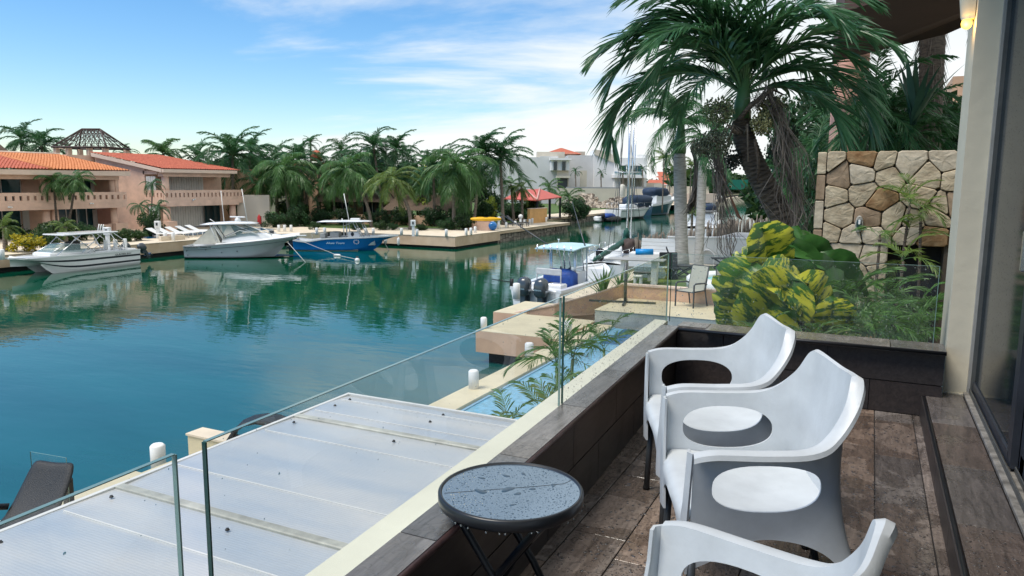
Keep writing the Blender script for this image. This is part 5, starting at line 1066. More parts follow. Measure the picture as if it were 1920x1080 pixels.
mb=MB(); a_,b_=G(1258,391,0),G(1345,372,0); mb.prism([(a_.x,a_.y),(a_.x+3,a_.y),(b_.x+2,b_.y),(b_.x-1,b_.y)],-.3,.9,0); mb.prism([(a_.x-.2,a_.y-.2),(a_.x+3.2,a_.y-.2),(b_.x+2,b_.y),(b_.x-1,b_.y)],.9,1.15,1); tag(mb.build('floating_dock',[M['quay_dark'],M['deck_cream']]),'dark sided floating dock beyond the grey royal palm trunk','dock')
# right bank boats beyond the stick fence
rb=put('motor_boat','white motor boat hull seen beyond the stick fence at right',(-14.3,68,0),(-15.5,80,0)); mb, S = hull(12,3.6,1.5,2.0,1.2,None,rows=5,draft=.4,chz=.1); mb.build('hull',[M['gel_white']],rb); deck(S,.05,0,.2).build('deck',M['gel_white'],rb); gunwale(S).build('gunwale',M['gel_white'],rb); mb=MB(); mb.bbox(-3,2,-1.3,1.3,1.6,2.9,.2); mb.bbox(-3.4,1.4,-1.2,1.2,2.9,3.0,.05,1); mb.build('cabin',[M['gel_white'],M['leg_grey']],rb); lump('canopy',(1.5,0,3.1),(1.2,1.0,.5),M['canvas_navy'],3,rb)
rb=put('motor_boat','pair of small runabouts at the far left quay beyond the green fence',(-46,240,0),(-45,252,0)); mb, S = hull(12,4,1.2,1.6,1.2,None,rows=3,draft=.3); mb.build('hull',[M['gel_white']],rb); deck(S,.05,0,.2).build('deck',M['gel_white'],rb); mb=MB(); mb.bbox(-3,1,-1,1,1.3,2.6,.2); mb.build('cabin',M['gel_white'],rb)
# ================================================================ OWN SHORE: POOL, TERRACE, YARD
pl = thing('swimming_pool','long blue pool between the quay edge and the building','pool',(-5.2,14,.9))
mb = MB(); mb.box(-7.30+5.2,-2.6+5.2,7.7-14,22.6-14,-.05,-.02); mb.build('pool_water',M['pool'],pl)
mb = MB(); mb.box(-7.30+5.2,-7.22+5.2,7.7-14,22.62-14,-.3,.0); mb.build('edge_tiles',mat('small blue mosaic tile',(.25,.45,.62),.4,.25,30),pl)
mb = MB(); mb.box(-6.9+5.2,-2.6+5.2,20.2-14,22.6-14,-.019,-.015); mb.build('deep_end',M['pool_dark'],pl)
GQ='white bollards along the own quay edge'
for px,py,lb in ((888,728,'nearest one on the pool quay edge, close to the canopy roof'),(992,672,'second one on the pool quay edge, with a pale hose around its foot'),(1065,627,'third one on the pool quay edge, before the palm')):
    p=G(px,py,.96); tag(mobj('bollard',bollard_mesh(.115,.42),None,tuple(p)),'white bollard, '+lb,'bollard',GQ)
mb = MB(); mb.box(-10.7,-7.97,19.6,22.9,.34,1.0,0); mb.box(-10.7,-7.97,19.6,22.9,1.0,1.012,1); o=mb.build('jetty',[M['plaster_peach'],M['deck_yellow']]); tag(o,kind='structure')
mb = MB(); mb.box(-11.8,-10.6,22.9,25.6,.5,.98,0); mb.box(-11.8,-10.6,22.9,25.6,.98,.992,1); tag(mb.build('jetty_end',[M['plaster_peach'],M['deck_yellow']]),kind='structure')
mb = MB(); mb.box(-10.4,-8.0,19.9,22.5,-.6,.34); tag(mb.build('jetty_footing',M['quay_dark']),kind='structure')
for p_,lb in ((G(907,616,1.01),'white bollard on the outer left corner of the pink jetty'),(AD(968,600,29.3),'white bollard at the jetty corner in front of the outboards')):
    z0=1.01 if 'outer' in lb else .98; q=Vector((p_.x,p_.y,z0)); 
    tag(mobj('bollard',bollard_mesh(.10 if 'outer' in lb else .14,.36 if 'outer' in lb else .62),None,tuple(q)),lb,'bollard')
# boundary wall sloping to the canal
bw = [(-7.9,24.2,2.0),(-9.4,24.2,1.62),(-10.9,24.2,1.2),(-12.0,24.2,.98)]
mb=MB(); a0=AY(1172,533,25.5); top=[AY(1168,534,25.6),AY(1120,551,24.6),AY(1040,573,23.4),AY(965,588,23.1),AY(925,600,23.0)]
vs=[];fs=[]
for t_ in top: vs += [(t_.x,t_.y,.9),(t_.x,t_.y,t_.z),(t_.x-.02,t_.y+.28,t_.z),(t_.x-.02,t_.y+.28,.2)]
for i in range(len(top)-1):
    for j in range(3): fs.append((i*4+j,i*4+j+1,(i+1)*4+j+1,(i+1)*4+j))
n_=len(vs); mb.add([Vector(v) for v in vs],[tuple(reversed(f)) for f in fs]+[(n_-4,n_-3,n_-2,n_-1)]); tag(mb.build('sloping_wall',M['plaster_peach']),'peach boundary wall sloping down towards the canal behind the jetty','wall')
mb=MB()
for i in range(len(top)-1):
    a_,b_=top[i],top[i+1]; mb.add([(a_.x,a_.y-.03,a_.z),(a_.x,a_.y+.31,a_.z),(b_.x,b_.y+.31,b_.z),(b_.x,b_.y-.03,b_.z),(a_.x,a_.y-.03,a_.z+.05),(a_.x,a_.y+.31,a_.z+.05),(b_.x,b_.y+.31,b_.z+.05),(b_.x,b_.y-.03,b_.z+.05)],[(0,3,2,1),(4,5,6,7),(0,4,7,3),(1,2,6,5),(0,1,5,4),(3,7,6,2)])
tag(mb.build('wall_coping',M['trim_cream']),'thin pale coping along the sloping peach wall','coping')
mb=MB(); mb.box(-7.95,12,22.7,25.6,.3,1.40,0); mb.box(-7.97,12,22.68,25.6,1.40,1.412,1); tag(mb.build('upper_terrace',[mat('grey green pool side tile',(.33,.36,.33),.5,.12,3),M['deck_yellow']]),kind='structure')
wallrun('terrace_wall','low peach wall at the back of the upper terrace',[(-8.0,25.75),(12,25.75)],1.3,1.86,.25,M['plaster_peach'],M['trim_cream'])
# aluminium umbrella stand
p=G(1172,568,1.41); q=thing('umbrella_stand','bare grey aluminium umbrella post with cross foot on the upper terrace','stand',tuple(p),R(12)); mb=MB(); mb.box(-1.25,1.05,-.04,.04,0,.07); mb.build('foot_bar',M['leg_grey'],q); mb=MB(); mb.box(-.04,.04,-.75,.55,.005,.075); mb.build('foot_bar',M['leg_grey'],q); mb=MB(); mb.tube([(0,0,.05),(0,0,1.4)],.055,8); mb.build('post',M['leg_grey'],q)
# sling chairs
def sling(label,p,rz,grp='sling chairs on the upper terrace'):
    q=thing('sling_chair',label,'chair',tuple(p),rz,grp); sc_=1.28; q.scale=(sc_,)*3; fm=M['frame_dark']
    mb=MB(); mb.bbox(-.24,.26,-.24,.24,.41,.435,.01); mb.build('seat',M['sling'],q)
    Mx=Matrix.Translation((-.24,0,.42))@Matrix.Rotation(R(-16),4,'Y'); mb=MB(); mb.bbox(-.012,.012,-.24,.24,0,.66,.008,0,Mx); mb.build('backrest',M['sling'],q)
    for sg in (1,-1):
        mb=MB(); rail(mb,[(.27,sg*.28,0),(.27,sg*.28,.60),(.20,sg*.28,.635),(-.2,sg*.28,.62),(-.32,sg*.27,.58)],.022); mb.build('leg',fm,q)
        mb=MB(); rail(mb,[(-.38,sg*.27,0),(-.27,sg*.26,.42),(-.42,sg*.25,1.05)],.02); rail(mb,[(-.27,sg*.26,.42),(.27,sg*.27,.42)],.018); mb.build('leg',fm,q)
    mb=MB(); rail(mb,[(.27,-.28,.41),(.27,.28,.41)],.016); rail(mb,[(-.42,-.25,1.05),(-.42,.25,1.05)],.016); mb.build('cross_tube',fm,q)
sling('beige sling armchair with dark frame standing on the upper terrace',G(1294,574,1.41),R(-112)); sling('second sling chair mostly hidden behind the variegated plant on the terrace',G(1368,580,1.41),R(-60))
# ---- neighbour yard
wallrun('white_yard_wall','long white yard wall behind the two grey palm trunks',[(-10.2,41.2),(-7.3,42.2),(6,42.2)],1.1,2.55,.25,M['white_wall'],M['white_paint'])
mb=MB(); a_=[(-11.2,43.6,1.1),(-9.9,41.6,1.35),(-7.3,42.6,2.62),(8,42.6,2.62),(8,44.6,2.75),(-7.0,44.6,2.75),(-11.2,45.6,1.6)]; mb.add([Vector(v) for v in a_]+[Vector((v[0],v[1],.8)) for v in a_],[(0,1,2,5,6),(2,3,4,5)]+[(i,i+7,(i+1)%7+7,(i+1)%7) for i in range(7)]); tag(mb.build('concrete_ramp',M['concrete']),'grey concrete slope rising behind the white yard wall','ramp')
mb=MB(); mb.box(-5.2,8,44.4,44.8,2.7,3.1); tag(mb.build('concrete_kerb',M['concrete']),'grey concrete block kerb on top of the yard wall','kerb')
# stick fence: every stick its own piece
sf=thing('stick_fence','rustic fence of uneven upright sticks along the water behind the white yard wall','fence',(-9,46,1)); rnd=random.Random(3)
stick=[]
for k in range(4):
    mb=MB(); mb.tube([(0,0,0),(.02*k,0,.6),(0,.02,1.25+.1*k)],[.055,.05,.035],6); stick.append(mb.mesh('stick',M['wood_grey']))
path=[(-12.6,43.2,.9),(-11.0,45.2,1.2),(-8.6,47.5,1.7),(-8.0,52,1.9),(-4.5,56,1.8)]
pts=[Vector(p) for p in path]; tot=210
for i in range(tot):
    f=i/tot*(len(pts)-1); k=int(f); p=pts[k].lerp(pts[k+1],f-k); 
    mobj('stick',stick[rnd.randrange(4)],sf,(p.x+9+rnd.uniform(-.03,.03),p.y-46+rnd.uniform(-.05,.05),p.z-1),(rnd.uniform(-.09,.09),rnd.uniform(-.09,.09),rnd.uniform(0,6)),(1,1,rnd.uniform(.75,1.1)))
# white bench wall with blue roll, table, stools, loungers
q=thing('outdoor_cabinet','white outdoor kitchen cabinet with panelled back at the left end of the yard','cabinet',(-10.15,38.6,1.16),R(8)); q.scale=(.72,1,.72); mb=MB(); mb.bbox(-1.9,1.9,-.6,.5,0,1.0,.02); mb.build('counter',M['white_paint'],q)
for k in range(4): mb=MB(); mb.bbox(-1.2,2.0,.52,.6,.9+k*.28,1.16+k*.28,.01); mb.build('back_plank',M['white_wall'],q)
mb=MB(); mb.box(1.95,2.1,-.6,.6,0,1.98); mb.build('side_panel',M['white_paint'],q)
p=AD(1208,481,38.4); mb=MB(); mb.tube([(-.45,0,0),(.45,0,.02)],.16,10); tag(mb.build('blue_roll',mat('bright blue plastic',(.01,.25,.6),.4),None,(p.x,p.y,2.0),(0,0,R(20))),'bright blue rolled mat lying on the white cabinet','mat')
q=thing('bar_table','white legged garden table with thin grey top','table',tuple(G(1196,531,1.17)),R(6)); mb=MB(); mb.bbox(-1.35,1.15,-.45,.45,1.02,1.08,.02); mb.build('table_top',M['concrete'],q)
for x in (-.62,.72): mb=MB(); mb.bbox(x-.12,x+.12,-.25,.25,0,1.02,.01); mb.build('leg',M['white_wall'],q)
for (px,py,lb,w_) in ((1205,526,'white low stool with dark cushion under the garden table, longer one',.42),(1196,533,'small white stool before the garden table',.18)):
    q=thing('stool',lb,'stool',tuple(G(px,py,1.17)),R(6)); mb=MB(); mb.bbox(-w_,w_,-.18,.18,.32,.4,.02); mb.build('seat',M['white_wall'] if w_<.3 else M['frame_dark'],q)
    for x in (-w_*.7,w_*.7): mb=MB(); mb.box(x-.05,x+.05,-.14,.14,0,.32); mb.build('leg',M['white_wall'],q)
q=thing('planter_box','grey blue mosaic planter box behind the garden table','planter',tuple(G(1228,520,1.17)),R(6)); mb=MB(); mb.bbox(-.9,.6,-.5,.5,0,.55,.03); mb.build('box',mat('grey blue mosaic',(.2,.27,.30),.5,.5,14),q)
q=thing('wicker_armchair','dark wicker barrel armchair on the yard lawn','chair',tuple(G(1258,523,1.17)),R(-60)); 
mb=MB(); mb.lathe([(.34,0),(.26,.25),(.36,.5),(.40,.52)],14); mb.build('seat_base',M['wicker'],q); mb=MB(); mb.bbox(-.45,-.36,-.42,.42,.45,1.25,.03,0,Matrix.Rotation(R(-8),4,'Y')); mb.build('backrest',M['wicker'],q)
for px,py,lb,rz in ((1282,519,'dark folding deck chair leaning behind the nearer grey trunk','1'),(1353,503,'black folding side table on X legs by the white wall','2')):
    q=thing('folding_chair' if rz=='1' else 'folding_table',lb,'chair' if rz=='1' else 'table',tuple(G(px,py,1.17)),R(15)); mb=MB(); [mb.tube([(-.4*s,y,0),(.4*s,y,.5)],.03,6) for s in (1,-1) for y in (-.3,.3)]; mb.build('leg_frame',M['frame_dark'],q); mb=MB(); mb.bbox(-.55,.55,-.38,.38,.5,.56,.02); mb.build('top',M['wicker'],q)
    if rz=='1': mb=MB(); mb.bbox(-.03,.03,-.36,.36,0,.95,.02,0,Matrix.Translation((-.5,0,.5))@Matrix.Rotation(R(-22),4,'Y')); mb.build('backrest',M['wicker'],q)
mb=MB(); pts=[(math.cos(a)*.42,0,math.sin(a)*.55) for a in [k*2*math.pi/14 for k in range(15)]]; mb.tube(pts,.06,6,0,False); p=AD(1326,487,41.2); tag(mb.build('garden_hose',M['hose'],None,tuple(p)),'coiled pale hose hanging on the white yard wall','hose')
mb=MB(); mb.tube([(0,0,0),(0,0,1.55)],.025,6); p=G(1297,496,1.17); tag(mb.build('pole',M['trunk_grey'],None,(p.x,41.9,1.1)),'thin pole leaning on the white yard wall','pole')
c_=G(1425,528,1.5); rp=thing('round_pool','round raised white pool with turquoise water','pool',(c_.x,c_.y,1.17)); mb=MB(); mb.lathe([(3.0,0),(3.0,.42),(2.95,.46),(2.25,.46),(2.2,.40),(2.2,.1)],40); mb.build('rim',M['white_paint'],rp); mb=MB(); mb.lathe([(2.22,.12),(2.22,.34)],32); mb.build('pool_water',M['pool_turq'],rp)
# royal palm trunks in the yard
G2='grey royal palms in the neighbour yard'
rp_els=(62,42,22,0,-28,-58,42,0,-28,-58)
def royal(label, bpx, bpy, cpx, cpy, D, r0, nf, seed, sc, shaft=1.6, els=rp_els, azs=None):
    b=G(bpx,bpy,1.17); t=AD(cpx,cpy,D); root=thing('royal_palm',label,'palm tree',tuple(b),0,G2); rel=t-b; mb=MB(); path=trunk_path((0,0,-.05),rel,(0,0,0),10)
    mb.tube(path,[r0*1.25,r0*1.1]+[r0]*7+[r0*.97,r0*.92],14,0)
    for i in range(26):
        f=.04+i/27; p=path[0].lerp(path[-1],f); mb.tube([p-Vector((0,0,.02)),p+Vector((0,0,.02))],r0*(1.1 if f<.15 else 1.02),14,0)
    mb.build('trunk',M['trunk_grey'],root); mb=MB(); mb.tube([rel,rel+Vector((0,0,.25)),rel+Vector((.02,0,shaft*.6)),rel+Vector((.05,0,shaft))],[r0*1.02,r0*1.05,r0*.7,r0*.4],12); mb.build('crownshaft',M['crownshaft'],root)
    crown(root,'royal',rel+Vector((0,0,shaft*.85)),nf,sc,seed,els,azs); return root
royal('nearer left grey royal palm with green crownshaft over the garden chair',1279,505,1274,288,38.5,.33,16,5,1.2,1.75,(82,62,62,42,42,22,62,0,22),None)
royal('slimmer right royal palm trunk with dark lower bark',1309,515,1318,300,36.6,.22,12,9,.9,1.2,(62,42,22,0,0,-28,-58),None)
def deadfronds(parent, base, pts_list, n, w_, seed, L_=1.6, name='dead_frond'):
    rnd=random.Random(seed); mb=MB()
    for i in range(n):
        p=Vector(base)+Vector((rnd.gauss(0,.05),rnd.gauss(0,.05),rnd.uniform(-.1,.1))); pts=[p]
        for k,q in enumerate(pts_list): pts.append(Vector(q)+Vector((rnd.gauss(0,.04+.035*k),rnd.gauss(0,.04+.03*k),rnd.gauss(0,.05))))
        if rnd.random()<.4: pts=pts[:-1]
        wv=w_*rnd.uniform(.5,1.2); d=Vector((rnd.uniform(-1,1),rnd.uniform(-1,1),0)).normalized()*wv; vs=[];fs=[]
        for k,q in enumerate(pts): f=1 if k<len(pts)-1 else .15; vs += [q-d*f,q+d*f]
        for k in range(len(pts)-1): fs.append((2*k,2*k+1,2*k+3,2*k+2))
        mb.add(vs,fs)
    return mb.build(name,M['palm_dead'],parent)
# dark old fronds hanging along the nearer trunk
r_=thing('hanging_dead_fronds','dark withered fronds hanging beside the nearer royal trunk','palm frond',tuple(AD(1296,330,37))); deadfronds(r_,(0,0,1.5),[(.2,0,.6),(.3,0,-.4),(.2,0,-1.2),(-.1,0,-1.9)],60,.05,3,name='strands')
# spiky agave-like plants by the boat
def spiky(label,p,n,L_,w_,m,seed,spread=55,name='spiky_plant'):
    q=thing(name,label,'plant',tuple(p)); rnd=random.Random(seed)
    for i in range(n):
        e=R(rnd.uniform(90-spread,84)); a=i*2.4+rnd.uniform(-.3,.3); mb=MB(); pts=[];l_=L_*rnd.uniform(.7,1.1)
        for k in range(6): f=k/5; pts.append(Vector((math.cos(e)*l_*f+.15*l_*f*f,0,math.sin(e)*l_*f-.22*l_*f*f*math.cos(e))))
        vs=[];fs=[]
        for k,t_ in enumerate(pts): ww=w_*(.7+.6*math.sin(math.pi*k/5))*(1-k/5)**.6+.002; vs += [t_+Vector((0,-ww,.3*ww)),t_-Vector((0,0,.1*ww)),t_+Vector((0,ww,.3*ww))]
        for k in range(5): fs += [(3*k,3*k+1,3*k+4,3*k+3),(3*k+1,3*k+2,3*k+5,3*k+4)]
        mb.add(vs,fs,0,True); mb.build('leaf',m,q,(0,0,0),(0,0,a))
    return q
spiky('spiky strap leaved plant behind the sloping wall, before the fishing boat',AD(1132,552,27.0)-Vector((0,0,.15)),22,1.35,.055,M['palm_mid'],4)
spiky('smaller strap leaved plant right of the spiky one beside the cabinet',AD(1165,540,28.5)-Vector((0,0,.15)),14,1.0,.05,M['palm_mid'],6)
mb=MB(); mb.box(-8.9,-8.2,26.0,27.0,1.0,1.5); tag(mb.build('brown_planter',M['wood_dark']),'dark brown planter block under the spiky plant','planter')
# palms growing by the pool below the balcony
def arecaclump(label, p, seed, sc, n=3, st='areca', h=2.2, spread=.25, fr=7, name='areca_palm'):
    q=thing(name,label,'palm',(p.x,p.y,.93 if p.z<3.4 and p.x<-1.5 else p.z-h)); rnd=random.Random(seed); z0=q.location.z
    for i in range(n):
        t_=Vector((rnd.uniform(-spread,spread),rnd.uniform(-spread,spread),p.z-z0-rnd.uniform(0,.35))); mb=MB(); mb.tube([(t_.x*.3,t_.y*.3,-.05),(t_.x*.5,t_.y*.6,t_.z*.5),tuple(t_)],[.035,.028,.02],6); mb.build('stem',M['crownshaft'],q)
        crown(q,st,t_,fr,sc,seed+i,(82,62,42,42,22,0,22))
    return q
arecaclump('areca palm between pool and balcony, tallest with drooping feather leaves',AD(1062,672,8.6),3,.62,2,h=2,fr=8); arecaclump('areca palm low against the balcony sill near the canopy roof',AD(1000,745,6.9),5,.5,3,fr=6); arecaclump('pale green areca palm fronds spreading over the pool near the canopy roof',AD(1005,775,6.3),6,.5,2,'areca_lime',fr=6)
arecaclump('areca palm in front of the dark end of the pool',AD(1140,655,10.4),8,.62,1,fr=6); arecaclump('areca palm behind the glass joint over the pool',AD(1075,725,7.4),11,.48,2,fr=6)
# ---- lower deck things (left bottom)
p=G(298,882,.9); tag(mobj('bollard',bollard_mesh(.115,.44),None,tuple(p)),'white bollard on the lower deck corner at the water','bollard')
mb=MB(); pa=AD(362,812,11.2); mb.box(pa.x,pa.x+1.6,pa.y-.1,pa.y+.18,.5,pa.z,0); mb.box(pa.x-.02,pa.x+1.62,pa.y-.12,pa.y+.2,pa.z,pa.z+.03,1); tag(mb.build('deck_wall',[M['deck_yellow'],M['deck_cream']]),'cream deck wall with peach top behind the canopy roof','wall')
mb=MB(); pb=G(255,930,.9); mb.box(pb.x,pb.x+1.3,pb.y+.5,pb.y+.68,.9,1.22); mb.box(pb.x,pb.x+.16,pb.y-.1,pb.y+.5,.9,1.22); tag(mb.build('deck_kerb',M['deck_yellow']),'low L shaped cream kerb on the lower deck','kerb')
q=thing('wicker_chaise','black wicker chaise longue with curved headrest and arm loop at the lower left','chaise',tuple(G(14,1070,.9)),R(106)); q.scale=(.98,.95,.72)
sec=[(-1.0,.10,.0),(-.5,.10,.34),(.1,.33,.30),(.35,.40,.42),(.62,.82,.38),(.78,1.12,.30),(.82,1.22,.22),(.90,1.18,.12)]
mb=MB(); vs=[];fs=[]
for x,z_,_ in sec:
    
    for y,b_ in ((-.36,0),(-.2,-.02),(0,-.03),(.2,-.02),(.36,0)): k_=1.0 if x<.7 else (.92 if x<.8 else (.8 if x<.85 else .62)); vs.append((x,y*k_,z_+.25+b_))
for i in range(len(sec)-1):
    for j in range(4): fs.append((i*5+j,(i+1)*5+j,(i+1)*5+j+1,i*5+j+1))
mb.add(vs,fs,0,True); o=mb.build('woven_shell',M['wicker'],q); o.modifiers.new('s','SOLIDIFY').thickness=.07; sbm=o.modifiers.new('b','SUBSURF'); sbm.levels=1; sbm.render_levels=1
for sg in (1,-1): mb=MB(); mb.tube([(.45,.37*sg,.80),(.15,.66*sg,.92),(-.35,.70*sg,.86),(-.6,.60*sg,.66),(-.4,.40*sg,.4)],.055,8); mb.build('arm_loop',M['wicker'],q)
# ================================================================ BALCONY
def glass_mat(name, tint, alpha=.10, rough=.0):
    m=bpy.data.materials.new(name); m.use_nodes=True; t=m.node_tree; n=t.nodes; l=t.links; n.clear(); o=n.new('ShaderNodeOutputMaterial')
    tr=n.new('ShaderNodeBsdfTransparent'); tr.inputs[0].default_value=(*tint,1); gl=n.new('ShaderNodeBsdfGlossy'); gl.inputs['Roughness'].default_value=.015; fr=n.new('ShaderNodeFresnel'); fr.inputs[0].default_value=1.5
    ms=n.new('ShaderNodeMixShader'); l.new(fr.outputs[0],ms.inputs[0]); l.new(tr.outputs[0],ms.inputs[1]); l.new(gl.outputs[0],ms.inputs[2])
    df=n.new('ShaderNodeBsdfDiffuse'); df.inputs[0].default_value=(.55,.62,.60,1); nz=n.new('ShaderNodeTexNoise'); nz.inputs['Scale'].default_value=3; nz.inputs['Detail'].default_value=5
    m2=n.new('ShaderNodeMixShader'); l.new(mth('MULTIPLY',nz.outputs[0],alpha,tree=t),m2.inputs[0]); l.new(ms.outputs[0],m2.inputs[1]); l.new(df.outputs[0],m2.inputs[2]); l.new(m2.outputs[0],o.inputs[0]); return m
M['glass']=glass_mat('balustrade glass',(.965,.985,.975),.07); M['glass_edge']=mat('green glass edge',(.012,.055,.045),.1,.1); M['glass_rim']=mat('pale glass rim',(.17,.27,.25),.1,.1)
GLm=M['glass']
def gpanel(label, a, b, z0, z1, th=.0095, grp='frameless glass balustrade panels', name='glass_balustrade'):
    """frameless pane: two faces, dark green edges all round"""
    a,b=Vector((*a[:2],0)),Vector((*b[:2],0)); ln=(b-a).length; an=math.atan2(b.y-a.y,b.x-a.x); q=thing(name,label,'glass panel',(a.x,a.y,z0),an,grp); h=z1-z0
    mb=MB(); mb.add([(0,-th/2,0),(ln,-th/2,0),(ln,-th/2,h),(0,-th/2,h)],[(0,1,2,3)]); mb.build('pane',GLm,q)
    e=.0015; mb=MB(); mb.box(0,ln,-th/2,th/2,h,h+.002,0); mb.build('top_edge',M['glass_rim'],q); 
    mb=MB(); mb.box(-.004,0,-th/2,th/2,0,h,0); mb.build('near_edge',M['glass_edge'],q); mb=MB(); mb.box(ln,ln+.004,-th/2,th/2,0,h,0); mb.build('far_edge',M['glass_rim'],q); return q,ln,h,an
def drops(parent, ln, h, n, rmin, rmax, seed, side=-1, band=None):
    rnd=random.Random(seed); mb=MB(); R_=M['drop']
    for i in range(n):
        x=rnd.uniform(0,ln); z=rnd.uniform(0,h)
        if band: z=h*rnd.random()**band
        r=rmin+(rmax-rmin)*rnd.random()**3; k=rnd.uniform(.9,1.5)
        vs=[(x,side*(.0050+r*.55),z)]+[(x+r*math.cos(a),side*.0050,z+r*k*math.sin(a)) for a in [j*math.pi/3 for j in range(6)]]; mb.add(vs,[(0,j+1,(j+1)%6+1) if side>0 else (0,(j+1)%6+1,j+1) for j in range(6)],0,True)
    return tag(mb.build('raindrops',M['drop'],parent),'rain drops clinging to the glass',kind='stuff')
dm=mat('water drop',(.55,.60,.60),.04,.05,trans=.75,ior=1.33,spec=.6); M['drop']=dm
gpanel('small frameless glass screen at the edge of the lower deck, beside the black post',AD(57,847,9.6),AD(124,861,9.4),.9,AD(57,847,9.6).z,grp=None,name='glass_screen')
p=G(130,948,.9); mb=MB(); mb.bbox(-.05,.05,-.05,.05,0,.42,.015); mb.box(.05,.065,-.03,.03,.22,.36); tag(mb.build('deck_post_light',M['rubber'],None,tuple(p)),'slim black post on the lower deck by the glass screen','post')
# wicker hood seen over the canopy roof
p=AD(490,815,11.0); q=thing('wicker_hood','black wicker lounge hood showing above the canopy roof','chaise',(p.x,p.y,p.z-.16),R(30)); mb=MB(); vs=[];fs=[]
for i in range(9):
    a=math.pi*i/8
    for j in range(7): b_=j/6; vs.append((-.48*math.cos(a)*(.85+.15*b_),b_*.7-.3,.42*math.sin(a)*(1-.25*b_)))
for i in range(8):
    for j in range(6): fs.append((i*7+j,i*7+j+1,(i+1)*7+j+1,(i+1)*7+j))
mb.add(vs,fs,0,True); o=mb.build('woven_hood',M['wicker'],q); o.modifiers.new('s','SOLIDIFY').thickness=.05
# ---- polycarbonate canopy roof
def poly_mat():
    m=bpy.data.materials.new('twin wall polycarbonate'); m.use_nodes=True; t=m.node_tree; n=t.nodes; l=t.links; b=n['Principled BSDF']; o=n['Material Output']
    tcn=n.new('ShaderNodeTexCoord'); nz=n.new('ShaderNodeTexNoise'); nz.inputs['Scale'].default_value=1.1; nz.inputs['Detail'].default_value=5; mp=n.new('ShaderNodeMapping'); mp.inputs['Scale'].default_value=(.5,1.8,1); l.new(tcn.outputs['Object'],mp.inputs[0]); l.new(mp.outputs[0],nz.inputs[0])
    mxn=n.new('ShaderNodeMix'); mxn.data_type='RGBA'; mxn.inputs[6].default_value=(.47,.54,.62,1); mxn.inputs[7].default_value=(.72,.71,.69,1); mr=n.new('ShaderNodeMapRange'); mr.inputs[1].default_value=.35; mr.inputs[2].default_value=.65; l.new(nz.outputs[0],mr.inputs[0]); l.new(mr.outputs[0],mxn.inputs[0]); l.new(mxn.outputs[2],b.inputs['Base Color'])
    b.inputs['Roughness'].default_value=.22; b.inputs['Specular IOR Level'].default_value=.6; b.inputs['Coat Weight'].default_value=.3; b.inputs['Coat Roughness'].default_value=.1
    wv=n.new('ShaderNodeTexWave'); wv.bands_direction='Y'; wv.inputs['Scale'].default_value=16; wv.inputs['Distortion'].default_value=0; l.new(tcn.outputs['Object'],wv.inputs[0])
    nz2=n.new('ShaderNodeTexNoise'); nz2.inputs['Scale'].default_value=1.4; nz2.inputs['Detail'].default_value=2; l.new(tcn.outputs['Object'],nz2.inputs[0])
    bp=n.new('ShaderNodeBump'); bp.inputs['Distance'].default_value=1; l.new(mth('ADD',mth('MULTIPLY',wv.outputs[0],.0008,tree=t),mth('MULTIPLY',nz2.outputs[0],.016,tree=t),tree=t),bp.inputs['Height']); l.new(bp.outputs[0],b.inputs['Normal'])
    tl=n.new('ShaderNodeBsdfTranslucent'); tl.inputs[0].default_value=(.6,.65,.7,1); ms=n.new('ShaderNodeMixShader'); ms.inputs[0].default_value=.32; l.new(b.outputs[0],ms.inputs[1]); l.new(tl.outputs[0],ms.inputs[2]); l.new(ms.outputs[0],o.inputs[0]); return m
M['poly']=poly_mat()
cv=thing('canopy_roof','translucent whitish polycarbonate canopy roof below the balcony, wet and screwed to hidden rafters','roof',(-2.7,2.5,3.6))
ys=[5.17,4.49,2.90,1.35,-.3,-2.0]
cx0,cx1=-4.12+2.7,-1.28+2.7
for i in range(5):
    y1_,y0_=ys[i]-2.5,ys[i+1]-2.5; mb=MB(); n_=10; vs=[];fs=[]
    for k in range(n_+1):
        f=k/n_; y=y0_+.02+(y1_-y0_-.04)*f; z=.012*math.sin(math.pi*f)
        for x in (cx0,(cx0+cx1)/2,cx1): vs.append((x,y,z+.0))
    for k in range(n_):
        for j in range(2): fs.append((k*3+j,k*3+j+1,(k+1)*3+j+1,(k+1)*3+j))
    mb.add(vs,fs,0,False); o=mb.build('sheet',M['poly'],cv); sm_=o.modifiers.new('s','SOLIDIFY'); sm_.thickness=.016
    if i: mb=MB(); mb.bbox(cx0,cx1,ys[i]-2.5-.03,ys[i]-2.5+.03,-.01,.018,.006); mb.build('joint_profile',mat('dirty clear profile',(.38,.38,.33),.4,.3,6),cv)
    for k in (0,2):       # welded flute lines
        y=y0_+(y1_-y0_)*(.25+.25*k); mb=MB(); mb.box(cx0+.05,cx1-.02,y-.004,y+.004,.008,.017); mb.build('flute_line',M['hose'],cv)
mb=MB(); mb.box(cx0-.03,cx0,-4.5,5.17-2.5,-.03,.014); mb.box(cx0-.03,cx1,5.17-2.5,5.20-2.5,-.03,.014); mb.build('edge_profile',M['hose'],cv)
scm=MB(); scm.lathe([(.013,0),(.013,.004),(.009,.007),(.008,.012)],8); scm=scm.mesh('screw',M['rubber'])
for i in range(5):
    for x in (cx0+.12,-.35,.75):
        for y in ((ys[i]-2.5-.16,) if i%2 else (ys[i]-2.5-.14,(ys[i]+ys[i+1])/2-2.5)): mobj('screw',scm,cv,(x,y,.012))
for x in (cx0+.1,cx1-.9): mb=MB(); mb.box(x,x+.08,-4.4,2.6,-.12,-.02); mb.build('rafter',M['white_paint'],cv)
for y in (2.3,-2): mb=MB(); mb.box(cx0+.1,cx0+.2,y,y+.1,-2.7,-.12); mb.build('post',M['white_paint'],cv)
